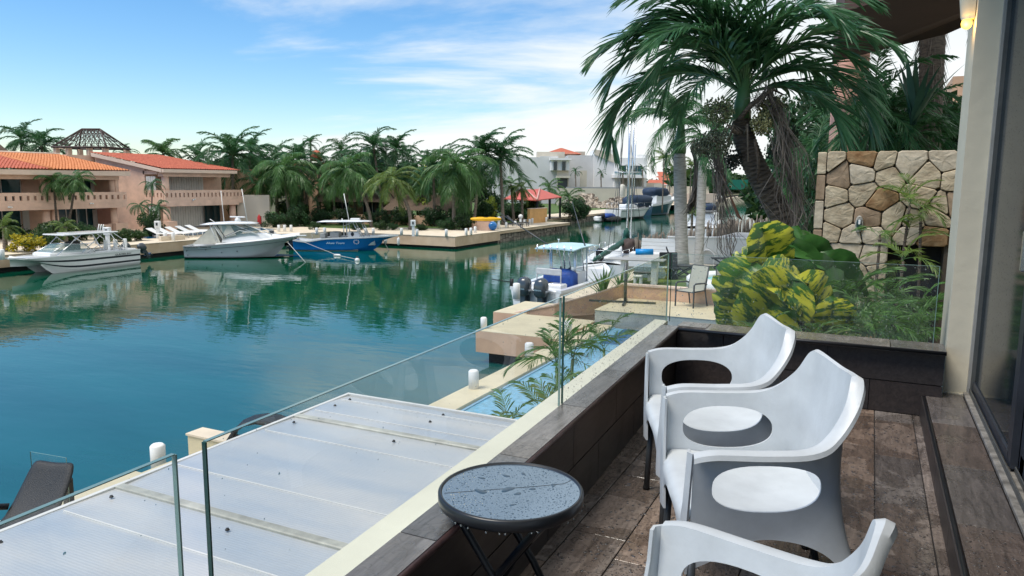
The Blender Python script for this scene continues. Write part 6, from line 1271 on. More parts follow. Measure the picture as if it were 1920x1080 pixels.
# ---- materials: wood-look porcelain tile, wet
def tile_mat(name, c1, c2, rough, wet, droplets, stretch=(9,1.2,9)):
    m=bpy.data.materials.new(name); m.use_nodes=True; t=m.node_tree; n=t.nodes; l=t.links; b=n['Principled BSDF']
    tcn=n.new('ShaderNodeTexCoord'); oi=n.new('ShaderNodeObjectInfo'); cb=n.new('ShaderNodeCombineXYZ'); l.new(mth('MULTIPLY',oi.outputs['Random'],50.0,tree=t),cb.inputs[0]); l.new(mth('MULTIPLY',oi.outputs['Random'],23.0,tree=t),cb.inputs[1])
    va=n.new('ShaderNodeVectorMath'); va.operation='ADD'; l.new(tcn.outputs['Object'],va.inputs[0]); l.new(cb.outputs[0],va.inputs[1])
    mp=n.new('ShaderNodeMapping'); mp.inputs['Scale'].default_value=stretch; l.new(va.outputs[0],mp.inputs[0])
    g=n.new('ShaderNodeTexNoise'); g.inputs['Scale'].default_value=4; g.inputs['Detail'].default_value=8; g.inputs['Roughness'].default_value=.65; g.inputs['Distortion'].default_value=.8; l.new(mp.outputs[0],g.inputs[0])
    mr=n.new('ShaderNodeMapRange'); mr.inputs[1].default_value=.3; mr.inputs[2].default_value=.7; l.new(g.outputs[0],mr.inputs[0])
    mxn=n.new('ShaderNodeMix'); mxn.data_type='RGBA'; mxn.inputs[6].default_value=(*c1,1); mxn.inputs[7].default_value=(*c2,1); l.new(mr.outputs[0],mxn.inputs[0])
    h=n.new('ShaderNodeHueSaturation'); l.new(mxn.outputs[2],h.inputs['Color']); l.new(mth('ADD',mth('MULTIPLY',oi.outputs['Random'],.55,tree=t),.72,tree=t),h.inputs['Value']); l.new(mth('ADD',mth('MULTIPLY',mth('FRACT',mth('MULTIPLY',oi.outputs['Random'],7.0,tree=t),tree=t),.8,tree=t),.45,tree=t),h.inputs['Saturation'])
    # wet film: smooth dark puddle patches between beads of water
    wn=n.new('ShaderNodeTexNoise'); wn.inputs['Scale'].default_value=3.2; wn.inputs['Detail'].default_value=5; wn.inputs['Distortion'].default_value=.6; geo=n.new('ShaderNodeNewGeometry'); l.new(geo.outputs['Position'],wn.inputs[0])
    wr=n.new('ShaderNodeMapRange'); wr.inputs[1].default_value=.56-wet*.09; wr.inputs[2].default_value=.585-wet*.09; l.new(wn.outputs[0],wr.inputs[0])
    dk=n.new('ShaderNodeMix'); dk.data_type='RGBA'; dk.blend_type='MULTIPLY'; l.new(mth('MULTIPLY',wr.outputs[0],.50*wet,tree=t),dk.inputs[0]); l.new(h.outputs[0],dk.inputs[6]); dk.inputs[7].default_value=(.35,.33,.32,1); l.new(dk.outputs[2],b.inputs['Base Color'])
    rr=n.new('ShaderNodeMapRange'); l.new(wr.outputs[0],rr.inputs[0]); rr.inputs[3].default_value=rough; rr.inputs[4].default_value=rough-(rough-.04)*wet; l.new(rr.outputs[0],b.inputs['Roughness'])
    hh=mth('MULTIPLY',g.outputs[0],.0006,tree=t)
    if droplets:
        vz=n.new('ShaderNodeTexNoise'); vz.inputs['Scale'].default_value=38; vz.inputs['Detail'].default_value=3; vz.inputs['Distortion'].default_value=1.2; l.new(geo.outputs['Position'],vz.inputs[0])
        vr=n.new('ShaderNodeMapRange'); vr.inputs[1].default_value=.53; vr.inputs[2].default_value=.60; vr.interpolation_type='SMOOTHSTEP'; l.new(vz.outputs[0],vr.inputs[0])
        inv=mth('SUBTRACT',1.0,wr.outputs[0],tree=t)
        hh=mth('ADD',hh,mth('MULTIPLY',vr.outputs[0],droplets,tree=t),tree=t)
    bp=n.new('ShaderNodeBump'); bp.inputs['Distance'].default_value=1; l.new(hh,bp.inputs['Height']); l.new(bp.outputs[0],b.inputs['Normal']); return m
M['floor_tile']=tile_mat('wet wood look floor tile',(.105,.078,.062),(.28,.21,.165),.30,1.0,.0042)
M['step_tile']=tile_mat('wood look step tile',(.06,.047,.04),(.16,.12,.10),.32,.45,.0012)
M['wall_tile']=tile_mat('dark wood look wall tile',(.016,.013,.013),(.045,.036,.033),.42,.1,0)
M['coping_tile']=tile_mat('grey wood look coping tile',(.11,.10,.09),(.24,.22,.20),.24,.6,.0008)
M['grout']=mat('dark grout',(.018,.016,.015),.8,.1)
FZ=4.08
# building slab and grout bed
mb=MB(); mb.box(-1.02,3.5,-3,5.14,3.2,FZ-.006); tag(mb.build('balcony_slab',M['grout']),kind='structure')
mb=MB(); mb.box(.362,.67,-3,5.14,FZ-.006,FZ+.118); tag(mb.build('step_core',M['grout']),kind='structure')
fl=thing('tiled_floor',None,None,(0,0,FZ)); fl['kind']='structure'
def tile(me_cache,parent,name,x0,x1,y0,y1,z0,z1,m,b=.0015):
    key=(round(x1-x0,3),round(y1-y0,3),round(z1-z0,3),m.name)
    if key not in me_cache:
        mb=MB(); mb.bbox(-(x1-x0)/2,(x1-x0)/2,-(y1-y0)/2,(y1-y0)/2,0,z1-z0,b); me_cache[key]=mb.mesh(name,m)
    return mobj(name,me_cache[key],parent,((x0+x1)/2,(y0+y1)/2,z0))
TC={}
J=.0025
rows=[(.10,.312,0),(-.125,.10,.12),(-.35,-.125,.36),(-.575,-.35,.05),(-.80,-.575,.28),(-1.025,-.80,.44),(-1.20,-1.025,.15)]
for x0,x1,off in rows:
    y=4.92+off*1.0-.66*9
    while y<5.15:
        ya,yb=max(y,-2.9),min(y+.66,5.12)
        if yb-ya>.03 and yb>.2: tile(TC,fl,'floor_tile',x0+J,x1-J,ya+J,yb-J,-.006,0.0,M['floor_tile'])
        y+=.66
y=-.4
while y<5.1: tile(TC,fl,'floor_tile',.312+J,.36-J,y+J,min(y+.66,5.12)-J,-.006,0.0,M['floor_tile']); y+=.66
st_=thing('step',None,None,(0,0,FZ)); st_['kind']='structure'
for k in range(9):
    y1_=5.26-k*.685 if k else 5.26; y0_=4.56-(k)*.685+.0 if k==0 else y1_-.685
    y1_=4.56-(k-1)*.685 if k else 5.26; y0_=4.56-k*.685
    if y1_<.0: break
    tile(TC,st_,'step_tile',.378,.585,y0_+J,y1_-J,.118,.13,M['step_tile'])
    tile(TC,st_,'riser_tile',.352,.3615,y0_+J,y1_-J,.0,.128,M['wall_tile'])
mb=MB(); mb.tube([(.366,-.5,.122),(.366,5.24,.122)],.011,8); mb.build('metal_nosing',M['black_metal'],st_)
# ---- parapet along the canal (direction slightly skewed) and across the end
SK=-.04
def PX(x,y): return (x+SK*y)
pw=thing('parapet','low parapet clad in dark wood look tiles along the canal side of the balcony','parapet wall',(0,0,FZ))
mb=MB(); q_=[(PX(-.985,-3),-3),(PX(-.985,5.12),5.12),(PX(-1.09,5.12)-.02,5.32),(PX(-1.16,-3),-3)]; mb.prism(q_,-.4,.405); mb.build('core',M['grout'],pw)
def skewbox(mb,x0,x1,y0,y1,z0,z1,b=0,mi=0):
    v=[(PX(x0,y0),y0,z0),(PX(x1,y0),y0,z0),(PX(x1,y1),y1,z0),(PX(x0,y1),y1,z0),(PX(x0,y0),y0,z1),(PX(x1,y0),y0,z1),(PX(x1,y1),y1,z1),(PX(x0,y1),y1,z1)]; mb.add(v,[(0,3,2,1),(4,5,6,7),(0,1,5,4),(1,2,6,5),(2,3,7,6),(3,0,4,7)],mi)
y=5.0; k=0; cj=[5.30,4.14,3.72,3.00,2.34,1.66,.98,.30,-.4]
cj=[5.30,4.44,3.72,3.02,2.34,1.66,.98,.30,-.4]
for a_,b_ in zip(cj,cj[1:]): mb=MB(); skewbox(mb,-1.086,-.966,b_+J,a_-J-(.0 if a_<5 else .17),.405,.43); mb.build('coping_tile',M['coping_tile'],pw)
mb=MB(); mb.tube([(PX(-.966,-.4),-.4,.416),(PX(-.966,5.0),5.0,.416)],.012,8); mb.build('coping_nosing',mat('chipped dark nosing',(.06,.035,.035),.35,.5,20),pw)
for r_i,(z0,z1,off) in enumerate(((.0,.198,.2),(.202,.400,.5))):
    y=5.10+off
    while y>-.5:
        a_,b_=min(y,5.10),y-.68
        if a_-b_>.05: mb=MB(); skewbox(mb,-.985,-.976,b_+J,a_-J,z0+J,z1); mb.build('wall_tile',M['wall_tile'],pw)
        y-=.68
sl_=thing('sill_ledge','pale cream rendered ledge outside the glass of the balcony','ledge',(0,0,FZ)); mb=MB(); skewbox(mb,-1.185,-1.088,-3,5.34,.30,.424); skewbox(mb,-1.18,-1.10,-3,5.34,-3.1,.30); mb.build('ledge',mat('pale cream render',(.62,.61,.49),.75,.06,3),sl_)
# end parapet
pe=thing('parapet','low parapet clad in dark wood look tiles across the far end of the balcony','parapet wall',(0,0,FZ))
mb=MB(); mb.box(-1.20,.455,5.135,5.30,-.4,.405); mb.build('core',M['grout'],pe)
for a_,b_ in ((-1.185,-.98),(-.98,-.44),(-.44,.16),(.16,.465)): mb=MB(); mb.box(a_+J,b_-J,5.065 if a_>-1.1 else 5.135,5.315,.405,.432); mb.build('coping_tile',M['coping_tile'],pe)
mb=MB(); mb.tube([(-1.16,5.066,.418),(.463,5.066,.418)],.012,8); mb.build('coping_nosing',M['black_metal'],pe)
for (z0,z1,js) in ((0,.198,(-1.18,-.62,.06,.465)),(.202,.400,(-1.18,-.86,-.20,.465))):
    for a_,b_ in zip(js,js[1:]): mb=MB(); mb.box(a_+J,b_-J,5.124,5.134,z0+J,z1); mb.build('wall_tile',M['wall_tile'],pe)
gx=-1.092
gl1=gpanel('glass balustrade panel with dark near edge, beside the round table',(PX(gx,.98),.98),(PX(gx,3.00),3.00),FZ+.425,5.0)
gl2=gpanel('farthest glass balustrade panel on the canal side, dotted with rain',(PX(gx,3.045),3.045),(PX(gx,5.30),5.30),FZ+.425,5.0)
gl3=gpanel('nearest glass balustrade panel in the lower left corner of the view',(PX(gx,-.9),-.9),(PX(gx,.905),.905),FZ+.425,5.0)
gl4=gpanel('glass balustrade panel across the far end of the balcony before the planting',(-1.285,5.33),(.405,5.33),FZ+.42,5.0)
drops(gl1[0],gl1[1],gl1[2],90,.0012,.003,1,1,.35); drops(gl2[0],gl2[1],gl2[2],2600,.0014,.0042,2,-1); drops(gl3[0],gl3[1],gl3[2],30,.0012,.003,3,1,.3); drops(gl4[0],gl4[1],gl4[2],1100,.0014,.0045,4,-1,1.6)
# ---- pillar, door, sconce, own facade
pc_=mat('dark crack line',(.05,.05,.04),.8)
plr=thing('pillar','pale painted concrete pillar between the glass end panel and the sliding door','pillar',(.55,5.45,FZ+.13)); mb=MB(); mb.bbox(-.07,.098,-.17,.30,-.6,3.0,.006); mb.build('shaft',M['pillar'],plr); 
mb=MB(); 
for i in range(14): mb.bbox(-.07+i*.011,-.07+i*.011+.012,-.182-.004*(i%3),-.168,-.012,.004+.003*(i%2),.001)
mb.build('render_crumbs',M['pillar'],plr)
sc_=thing('wall_sconce','cream half round wall sconce on the pillar with a glowing yellow bulb below','wall light',(.475,5.42,6.50)); mb=MB(); vs=[];fs=[]
for z,r in ((.0,.062),(.02,.07),(.2,.092),(.45,.10)):
    for j in range(9): a=math.pi/2+math.pi*j/8; vs.append((r*math.cos(a),r*math.sin(a),z))
for i in range(3):
    for j in range(8): fs.append((i*9+j,i*9+j+1,(i+1)*9+j+1,(i+1)*9+j))
fs.append(tuple(range(9))); mb.add(vs,[tuple(reversed(f)) for f in fs],0,True); mb.build('shade',M['pillar'],sc_)
bm_=bpy.data.materials.new('lit bulb'); bm_.use_nodes=True; b=bm_.node_tree.nodes['Principled BSDF']; b.inputs['Base Color'].default_value=(.9,.6,.1,1); b.inputs['Emission Color'].default_value=(1,.58,.08,1); b.inputs['Emission Strength'].default_value=1.5
mb=MB(); mb.ball((-.035,-.01,-.022),.030,12,8,sz=1.15); mb.build('bulb',bm_,sc_)
mb=MB(); mb.tube([(-.035,-.01,.0),(-.035,-.01,.02)],.018,8); mb.build('bulb_socket',M['white_paint'],sc_)
ld=bpy.data.lights.new('sconce_glow','POINT'); ld.energy=.5; ld.color=(1,.6,.2); ld.shadow_soft_size=.03; lo=bpy.data.objects.new('sconce_glow',ld); COL.objects.link(lo); lo.location=(.43,5.36,6.46)
def wetglass():
    m=bpy.data.materials.new('dark wet door glass'); m.use_nodes=True; t=m.node_tree; n=t.nodes; l=t.links; b=n['Principled BSDF']; b.inputs['Base Color'].default_value=(.006,.012,.016,1); b.inputs['Roughness'].default_value=.08; b.inputs['Specular IOR Level'].default_value=.3; b.inputs['IOR'].default_value=1.18
    tcn=n.new('ShaderNodeTexCoord'); v=n.new('ShaderNodeTexVoronoi'); v.inputs['Scale'].default_value=42; l.new(tcn.outputs['Object'],v.inputs[0]); r=n.new('ShaderNodeMapRange'); r.inputs[1].default_value=.16; r.inputs[2].default_value=.10; l.new(v.outputs['Distance'],r.inputs[0])
    nz=n.new('ShaderNodeTexNoise'); nz.inputs['Scale'].default_value=5; mp=n.new('ShaderNodeMapping'); mp.inputs['Scale'].default_value=(8,8,.6); l.new(tcn.outputs['Object'],mp.inputs[0]); l.new(mp.outputs[0],nz.inputs[0])
    mr=n.new('ShaderNodeMix'); mr.data_type='RGBA'; mr.inputs[6].default_value=(.004,.009,.013,1); mr.inputs[7].default_value=(.012,.024,.032,1); l.new(nz.outputs[0],mr.inputs[0]); l.new(mr.outputs[2],b.inputs['Base Color'])
    bp=n.new('ShaderNodeBump'); bp.inputs['Distance'].default_value=.004; l.new(r.outputs[0],bp.inputs['Height']); l.new(bp.outputs[0],b.inputs['Normal']); return m
dr=thing('sliding_door','dark framed sliding glass door with rain spotted glass on the right','door',(.665,3,FZ+.13)); wg=wetglass(); bx=.0
def dbox(name,x0,x1,y0,y1,z0,z1,m,b=.004): mb=MB(); mb.bbox(x0-.665,x1-.665,y0-3,y1-3,z0,z1,b); return mb.build(name,m,dr)
mb=MB(); mb.box(.640-.665,.645-.665,3.93-3,5.22-3,.05,3.0); mb.build('pane',wg,dr)
mb=MB(); mb.box(.675-.665,.68-.665,.5-3,3.92-3,.05,3.0); mb.build('pane',wg,dr)
al=mat('brushed door aluminium',(.10,.105,.10),.5,.2,6,metal=.3)
dbox('track',.588,.70,.2,5.26,.0,.022,mat('weathered track',(.20,.19,.17),.6,.5,14)); dbox('track_rail',.615,.622,.2,5.25,.022,.05,al,.001); dbox('track_rail',.652,.658,.2,5.25,.022,.05,al,.001)
dbox('bottom_rail',.630,.654,3.9,5.24,.035,.10,M['frame_dark']); dbox('jamb',.62,.70,5.225,5.28,.0,3.0,al); dbox('jamb_trim',.606,.622,5.24,5.28,.0,3.0,mat('grey trim',(.30,.30,.28),.5))
dbox('meeting_stile',.632,.662,3.83,3.93,.035,3.0,M['frame_dark']); dbox('meeting_stile',.664,.694,3.72,3.82,.035,3.0,M['frame_dark']); dbox('bottom_rail',.664,.69,.5,3.8,.035,.12,M['frame_dark'])
dbox('handle',.60,.632,3.86,3.885,.92,1.10,M['chrome'],.006)
mb=MB(); mb.box(.72,3.6,-3,5.9,2,9); tag(mb.build('own_facade',M['pillar']),'own house wall behind the sliding door, out of view','wall')
mb=MB(); mb.box(.1,3.6,-3.0,5.6,7.35,7.6); tag(mb.build('balcony_roof',M['pillar']),'balcony roof slab overhead, just above the view','roof')
# ================================================================ CHAIRS AND TABLE
def bez(P, n):
    """Catmull-Rom through the points"""
    P=[Vector(p) for p in P]; out=[]; m=len(P)-1
    for i in range(n+1):
        t=i/n*m; k=min(int(t),m-1); f=t-k; p0=P[max(k-1,0)];p1=P[k];p2=P[k+1];p3=P[min(k+2,m)]
        out.append(.5*((2*p1)+(-p0+p2)*f+(2*p0-5*p1+4*p2-p3)*f*f+(-p0+3*p1-3*p2+p3)*f**3))
    return out
def chair_shell():
    NS=96
    # top edge, left front -> back -> right front (x forward)
    T=[(.262,.292,.648),(.20,.296,.662),(.06,.297,.664),(-.06,.290,.672),(-.125,.262,.706),(-.178,.226,.776),(-.206,.186,.848),(-.222,.140,.854),(-.238,.0,.842)]
    T=T+[(x,-y,z) for x,y,z in reversed(T[:-1])]
    B=[(.262,.256,.27),(.20,.258,.30),(.08,.258,.372),(-.03,.258,.376),(-.13,.262,.345),(-.232,.262,.26),(-.245,.235,.275),(-.195,.15,.385),(-.188,.0,.40)]
    B=B+[(x,-y,z) for x,y,z in reversed(B[:-1])]
    Mi=[(.258,.270,.46),(.20,.270,.46),(.06,.268,.46),(-.05,.264,.46),(-.12,.256,.48),(-.165,.236,.50),(-.188,.200,.52),(-.200,.13,.53),(-.206,.0,.53)]
    Mi=Mi+[(x,-y,z) for x,y,z in reversed(Mi[:-1])]
    t_,b_,m_=bez(T,NS),bez(B,NS),bez(Mi,NS); mb=MB(); NV=14; vs=[]
    for i in range(NS+1):
        a=t_[max(i-1,0)];c=t_[min(i+1,NS)]; tg=(c-a); tg.z=0; tg.normalize(); on=Vector((tg.y*-1,tg.x,0)); 
        if on.dot(Vector((t_[i].x+.05,t_[i].y,0)))<0: on=-on
        for j in range(NV+1):
            v=j/NV; p=b_[i]*(2*(v-.5)*(v-1))+m_[i]*(4*v*(1-v))+t_[i]*(2*v*(v-.5)); vs.append(p)
        w=.034 if (i<NS*.36 or i>NS*.64) else .034-.020*min(1,min(i-NS*.36,NS*.64-i)/10)
        vs.append(t_[i]+on*w*.5+Vector((0,0,.003))); vs.append(t_[i]+on*w+Vector((0,0,-.003))); vs.append(t_[i]+on*(w+.004)+Vector((0,0,-.016)))
    W_=NV+4; fs=[]
    for i in range(NS):
        for j in range(W_-1): fs.append((i*W_+j,i*W_+j+1,(i+1)*W_+j+1,(i+1)*W_+j))
    mb.add(vs,fs,0,True); side=mb.build('side',M['chair_white']); 
    s=side.modifiers.new('s','SOLIDIFY'); s.thickness=.007; s.offset=0
    # oval opening through both sides
    cb_=MB(); n=40; prof=[]
    for k in range(n):
        a=2*math.pi*k/n; x=.045+.158*math.copysign(abs(math.cos(a))**.85,math.cos(a)); z=.545+.075*math.copysign(abs(math.sin(a))**.8,math.sin(a))-.10*(x-.045)*(0 if math.sin(a)>0 else .25); prof.append((x,z))
    cb_.add([(x,-.5,z) for x,z in prof]+[(x,.5,z) for x,z in prof],[tuple(range(n)),tuple(reversed(range(n,2*n)))]+[(i,i+n,(i+1)%n+n,(i+1)%n) for i in range(n)]); cut=cb_.build('cut',M['chair_white'])
    bo=side.modifiers.new('b','BOOLEAN'); bo.operation='DIFFERENCE'; bo.object=cut; bo.solver='EXACT'
    me=evald(side); bpy.data.objects.remove(side); bpy.data.objects.remove(cut)
    # seat with waterfall front and arched apron
    mb=MB(); nx,ny=16,16; hw=lambda x: 1.0 if x>-.10 else 1-.50*min(1,(-.10-x)/.105)**1.6; xs=[-.232+.5*i/nx for i in range(nx-1)]; rowsx=[]
    for i in range(nx+1): 
        f=i/nx; rowsx.append((-.203+.443*f, .452-.014*math.sin(math.pi*min(1,f*1.15))-.0*f, 0))
    rowsx += [(.262,.444,1),(.276,.430,2),(.282,.408,3)]
    vs=[]
    for x,z,k in rowsx:
        for j in range(ny+1):
            y=-.262+.524*j/ny; dip=.012*(1-(y/.262)**2) if k==0 else .012*(1-(y/.262)**2)*(1-k/3); vs.append((x+ (0.0 if k==0 else -.012*(abs(y)/.262)**4),y*hw(x),z-dip+.004*(abs(y)/.262)**6))
    for j in range(ny+1):
        y=-.262+.524*j/ny; a=abs(y)/.262; vs.append((.276-.012*a**4,y,.395-.135*a**3.0))
    nr=len(rowsx)+1; fs=[(i*(ny+1)+j,i*(ny+1)+j+1,(i+1)*(ny+1)+j+1,(i+1)*(ny+1)+j) for i in range(nr-1) for j in range(ny)]
    mb.add(vs,[tuple(reversed(f)) for f in fs],0,True)
    seat=mb.build('seat',M['chair_white']); s=seat.modifiers.new('s','SOLIDIFY'); s.thickness=.007; s.offset=0; se=evald(seat); bpy.data.objects.remove(seat)
    # front flange of one arm
    mb=MB(); L1=[(.264,.292,.650),(.266,.285,.58),(.268,.274,.48),(.270,.264,.38),(.268,.258,.27)]; wd=[.036,.034,.045,.075,.085]
    vs=[];fs=[]
    for (x,y,z),w in zip(L1,wd): vs += [(x-.002,(y+.004),z),(x+.010,(y-w*.35),z),(x+.004,(y-w),z)]
    for i in range(4):
        for j in range(2): fs.append((i*3+j,i*3+j+1,(i+1)*3+j+1,(i+1)*3+j))
    mb.add(vs,fs,0,True)
    fl_=mb.build('flange',M['chair_white']); s=fl_.modifiers.new('s','SOLIDIFY'); s.thickness=.008; s.offset=0; fe=evald(fl_); bpy.data.objects.remove(fl_)
    for m_2 in (me,se,fe):
        for p in m_2.polygons: p.use_smooth=True
        try: m_2.set_sharp_from_angle(angle=R(38))
        except Exception: pass
    return me,se,fe
SH,SE,FE=chair_shell()
M['chair_white'].node_tree.nodes['Principled BSDF'].inputs['Subsurface Weight'].default_value=.0
lgF=MB(); lgF.tube([(0,0,.34),(.012,.008,0)],.0135,14); lgF=lgF.mesh('leg',M['leg_grey']); lgR=MB(); lgR.tube([(0,0,.34),(-.075,.012,0)],.0135,14); lgR=lgR.mesh('leg',M['leg_grey']); ft=MB(); ft.lathe([(.016,0),(.016,.012),(.0145,.02)],12); ft=ft.mesh('foot_cap',M['rubber'])
def chair(label,x,y,rz):
    q=thing('armchair',label,'chair',(x,y,FZ+.001),rz,'white plastic armchairs on the balcony')
    mobj('side_and_back_shell',SH,q); mobj('seat',SE,q); [mobj('arm_front_flange',FE,q,(0,0,0),(0,0,0),(1,k_,1)) for k_ in (1,-1)]
    for sx,me_,dx in ((.245,lgF,.012),(-.232,lgR,-.075)):
        for sy in (1,-1):
            o=mobj('leg',me_,q,(sx,.252*sy,0),(0,0,0),(1,sy,1)); mobj('foot_cap',ft,o,(dx,.010,0))
    return q
chair('white plastic armchair farthest away, next to the parapet corner',-.53,3.11,R(-158))
chair('white plastic armchair in the middle, with the whole seat and oval arm opening in view',-.28,2.44,R(-158.5))
chair('white plastic armchair nearest the camera, cut off by the bottom of the picture',-.21,1.23,R(164))
# rain puddles and drops on the seats
rnd=random.Random(12)
# round side table
tb=thing('round_side_table','round black folding side table with rain beaded dark glass top','table',(-.915,1.895,FZ)); TR=.213; TZ=.515
mb=MB(); mb.lathe([(TR-.012,TZ-.030),(TR-.002,TZ-.032),(TR+.002,TZ-.026),(TR+.002,TZ-.003),(TR-.003,TZ+.002),(TR-.009,TZ+.0015),(TR-.010,TZ-.004),(TR-.012,TZ-.004)],72); 
rim=MB(); n=96; prof=[(TR-.013,TZ-.034),(TR+.001,TZ-.034),(TR+.004,TZ-.028),(TR+.004,TZ-.004),(TR+.000,TZ+.001),(TR-.006,TZ+.001),(TR-.008,TZ-.004),(TR-.013,TZ-.004)]; vs=[];fs=[]
for r,z in prof:
    for j in range(n): a=2*math.pi*j/n; vs.append((r*math.cos(a),r*math.sin(a),z))
k=len(prof)
for i in range(k):
    for j in range(n): fs.append((i*n+j,i*n+(j+1)%n,((i+1)%k)*n+(j+1)%n,((i+1)%k)*n+j))
rim.add(vs,fs,0,True); rim.build('rim',mat('black satin rim',(.02,.022,.025),.3,.2,8),tb)
tg=bpy.data.materials.new('dark table glass'); tg.use_nodes=True; b=tg.node_tree.nodes['Principled BSDF']; b.inputs['Base Color'].default_value=(.27,.36,.45,1); b.inputs['Metallic'].default_value=.85; b.inputs['Roughness'].default_value=.06; b.inputs['IOR'].default_value=1.6; b.inputs['Coat Weight'].default_value=.0
t=tg.node_tree; nz=t.nodes.new('ShaderNodeTexNoise'); nz.inputs['Scale'].default_value=120; tc2=t.nodes.new('ShaderNodeTexCoord'); t.links.new(tc2.outputs['Object'],nz.inputs[0]); mr=t.nodes.new('ShaderNodeMapRange'); mr.inputs[3].default_value=.16; mr.inputs[4].default_value=.26; t.links.new(nz.outputs[0],mr.inputs[0]); t.links.new(mr.outputs[0],b.inputs['Roughness'])
mb=MB(); mb.lathe([(TR-.014,TZ-.010),(TR-.0075,TZ-.0045),(TR-.0080,TZ-.0035)],96); mb.build('glass_top',tg,tb)
mb=MB(); pts_=[(.083,-TR*.88),(.048,-TR*.5),(-.02,.02),(-.055,TR*.55),(-.10,TR*.62),(-.13,TR*.74)]
pts_=[(-.165,-.11),(-.06,-.03),(.06,.06),(.125,.115),(.135,.15)]
for a_,b_ in zip(pts_,pts_[1:]): mb.tube([(a_[0],a_[1],TZ-.0036),(b_[0],b_[1],TZ-.0036)],.0011,4)
mb.build('glass_crack_line',M['rubber'],tb)
mb=MB(); rnd=random.Random(9)
def bead(x,y,r,k,an,z=TZ-.0035,hh=.42,n=9,seed=0):
    """one flattened water bead with an irregular rim"""
    ca,sa=math.cos(an),math.sin(an); vs=[(x,y,z+r*hh)]; ph=rnd.uniform(0,6)
    wob=lambda a:1+.16*math.sin(2*a+ph)+.12*math.sin(3*a+ph*2)
    for f,h in ((.6,.85),(.92,.4),(1,0)):
        for j in range(n): a=2*math.pi*j/n; u_,v_=r*f*math.cos(a)*wob(a)*k,r*f*math.sin(a)*wob(a); vs.append((x+u_*ca-v_*sa,y+u_*sa+v_*ca,z+r*hh*h))
    fs=[(0,1+j,1+(j+1)%n) for j in range(n)]+[(1+i*n+j,1+(i+1)*n+j,1+(i+1)*n+(j+1)%n,1+i*n+(j+1)%n) for i in range(2) for j in range(n)]; return vs,fs
cnt=0; taken=[]
for (x,y,r) in ((-.01,.0,.015),(.055,.035,.008),(-.06,.09,.009),(-.075,-.05,.014),(.03,-.015,.009),(-.12,.04,.008),(.10,.09,.008),(-.02,.13,.007),(.05,-.09,.007)): 
    vs,fs=bead(x,y,r,1.5,rnd.uniform(0,3),hh=.11,n=14); mb.add(vs,fs,0,True); taken.append((x,y,r*1.5))
tries=0
while cnt<1500 and tries<9000:
    tries+=1; a=rnd.uniform(0,6.283); q=(TR-.014)*math.sqrt(rnd.random()); x,y=q*math.cos(a),q*math.sin(a); r=.0010+.0026*rnd.random()**3.2
    if any((x-c)**2+(y-d)**2<(r+e+.0012)**2 for c,d,e in taken): continue
    taken.append((x,y,r)); vs,fs=bead(x,y,r,rnd.uniform(.9,1.5),rnd.uniform(0,3),hh=.22,n=7); mb.add(vs,fs,0,True); cnt+=1
wm=mat('water bead',(.05,.085,.12),.16,.1,ior=1.33,spec=.5)
tag(mb.build('water_beads',wm,tb),'rain beads standing on the glass',kind='stuff')
mb=MB(); mb.tube([(TR*.72*math.cos(a),TR*.72*math.sin(a),TZ-.04) for a in [j*2*math.pi/24 for j in range(25)]],.006,6,0,False); mb.build('under_ring',M['black_metal'],tb)
for sg in (1,-1):
    for s2 in (1,-1): mb=MB(); mb.tube([(sg*.135,s2*.105,TZ-.04),(sg*.12,s2*.105,TZ-.07),(-sg*.15*.2,s2*(.105-.012*(sg>0)),.24),(-sg*.165,s2*(.105-.02*(sg>0)),.0)],.0115,10); mb.build('leg',M['black_metal'],tb)
for (x,z) in ((.155,.03),(-.155,.03)): mb=MB(); mb.tube([(x,-.10,z),(x,.10,z)],.009,8); mb.build('foot_bar',M['black_metal'],tb)
mb=MB(); mb.tube([(.11,-.105,TZ-.09),(.09,-.05,TZ-.12),(.09,.05,TZ-.12),(.11,.105,TZ-.09)],.008,8); mb.build('cross_brace',M['black_metal'],tb)
mb=MB()
for i in range(26): a=rnd.uniform(0,6.28); x,y=(TR+.003)*math.cos(a),(TR+.003)*math.sin(a); mb.ball((x,y,TZ-.037),.0024,6,4,0,sz=1.4)
tag(mb.build('hanging_drops',M['drop'],tb),'drops hanging under the rim',kind='stuff')
# rain beads on the floor, densest in the foreground
mb=MB(); rnd=random.Random(21); n_=0
while n_<5200:
    x=rnd.uniform(-1.02,.31); y=rnd.uniform(1.0,5.0); 
    if noise.noise(Vector((x*2.2,y*2.2,3)))<rnd.uniform(-.35,.15): continue
    r=.0016+.0055*rnd.random()**2.6; vs,fs=bead(x,y,r,rnd.uniform(1,2.2),rnd.uniform(0,3.1),z=FZ+.0002,hh=.25,n=6); mb.add(vs,fs,0,True); n_+=1
tag(mb.build('floor_rain_beads',mat('floor water bead',(.05,.042,.038),.05,.1,ior=1.4,spec=.8,coat=.8)),'rain water beads scattered over the balcony tiles',kind='stuff')
mb=MB(); n_=0
while n_<500:
    x=rnd.uniform(.40,.57); y=rnd.uniform(1.2,3.2); r=.0016+.005*rnd.random()**2.6; vs,fs=bead(x,y,r,rnd.uniform(1,2),rnd.uniform(0,3.1),z=FZ+.1302,hh=.25,n=6); mb.add(vs,fs,0,True); n_+=1
tag(mb.build('step_rain_beads',mat('step water bead',(.05,.042,.038),.05,.1,ior=1.4,spec=.8,coat=.8)),'rain water beads on the near step tiles',kind='stuff')
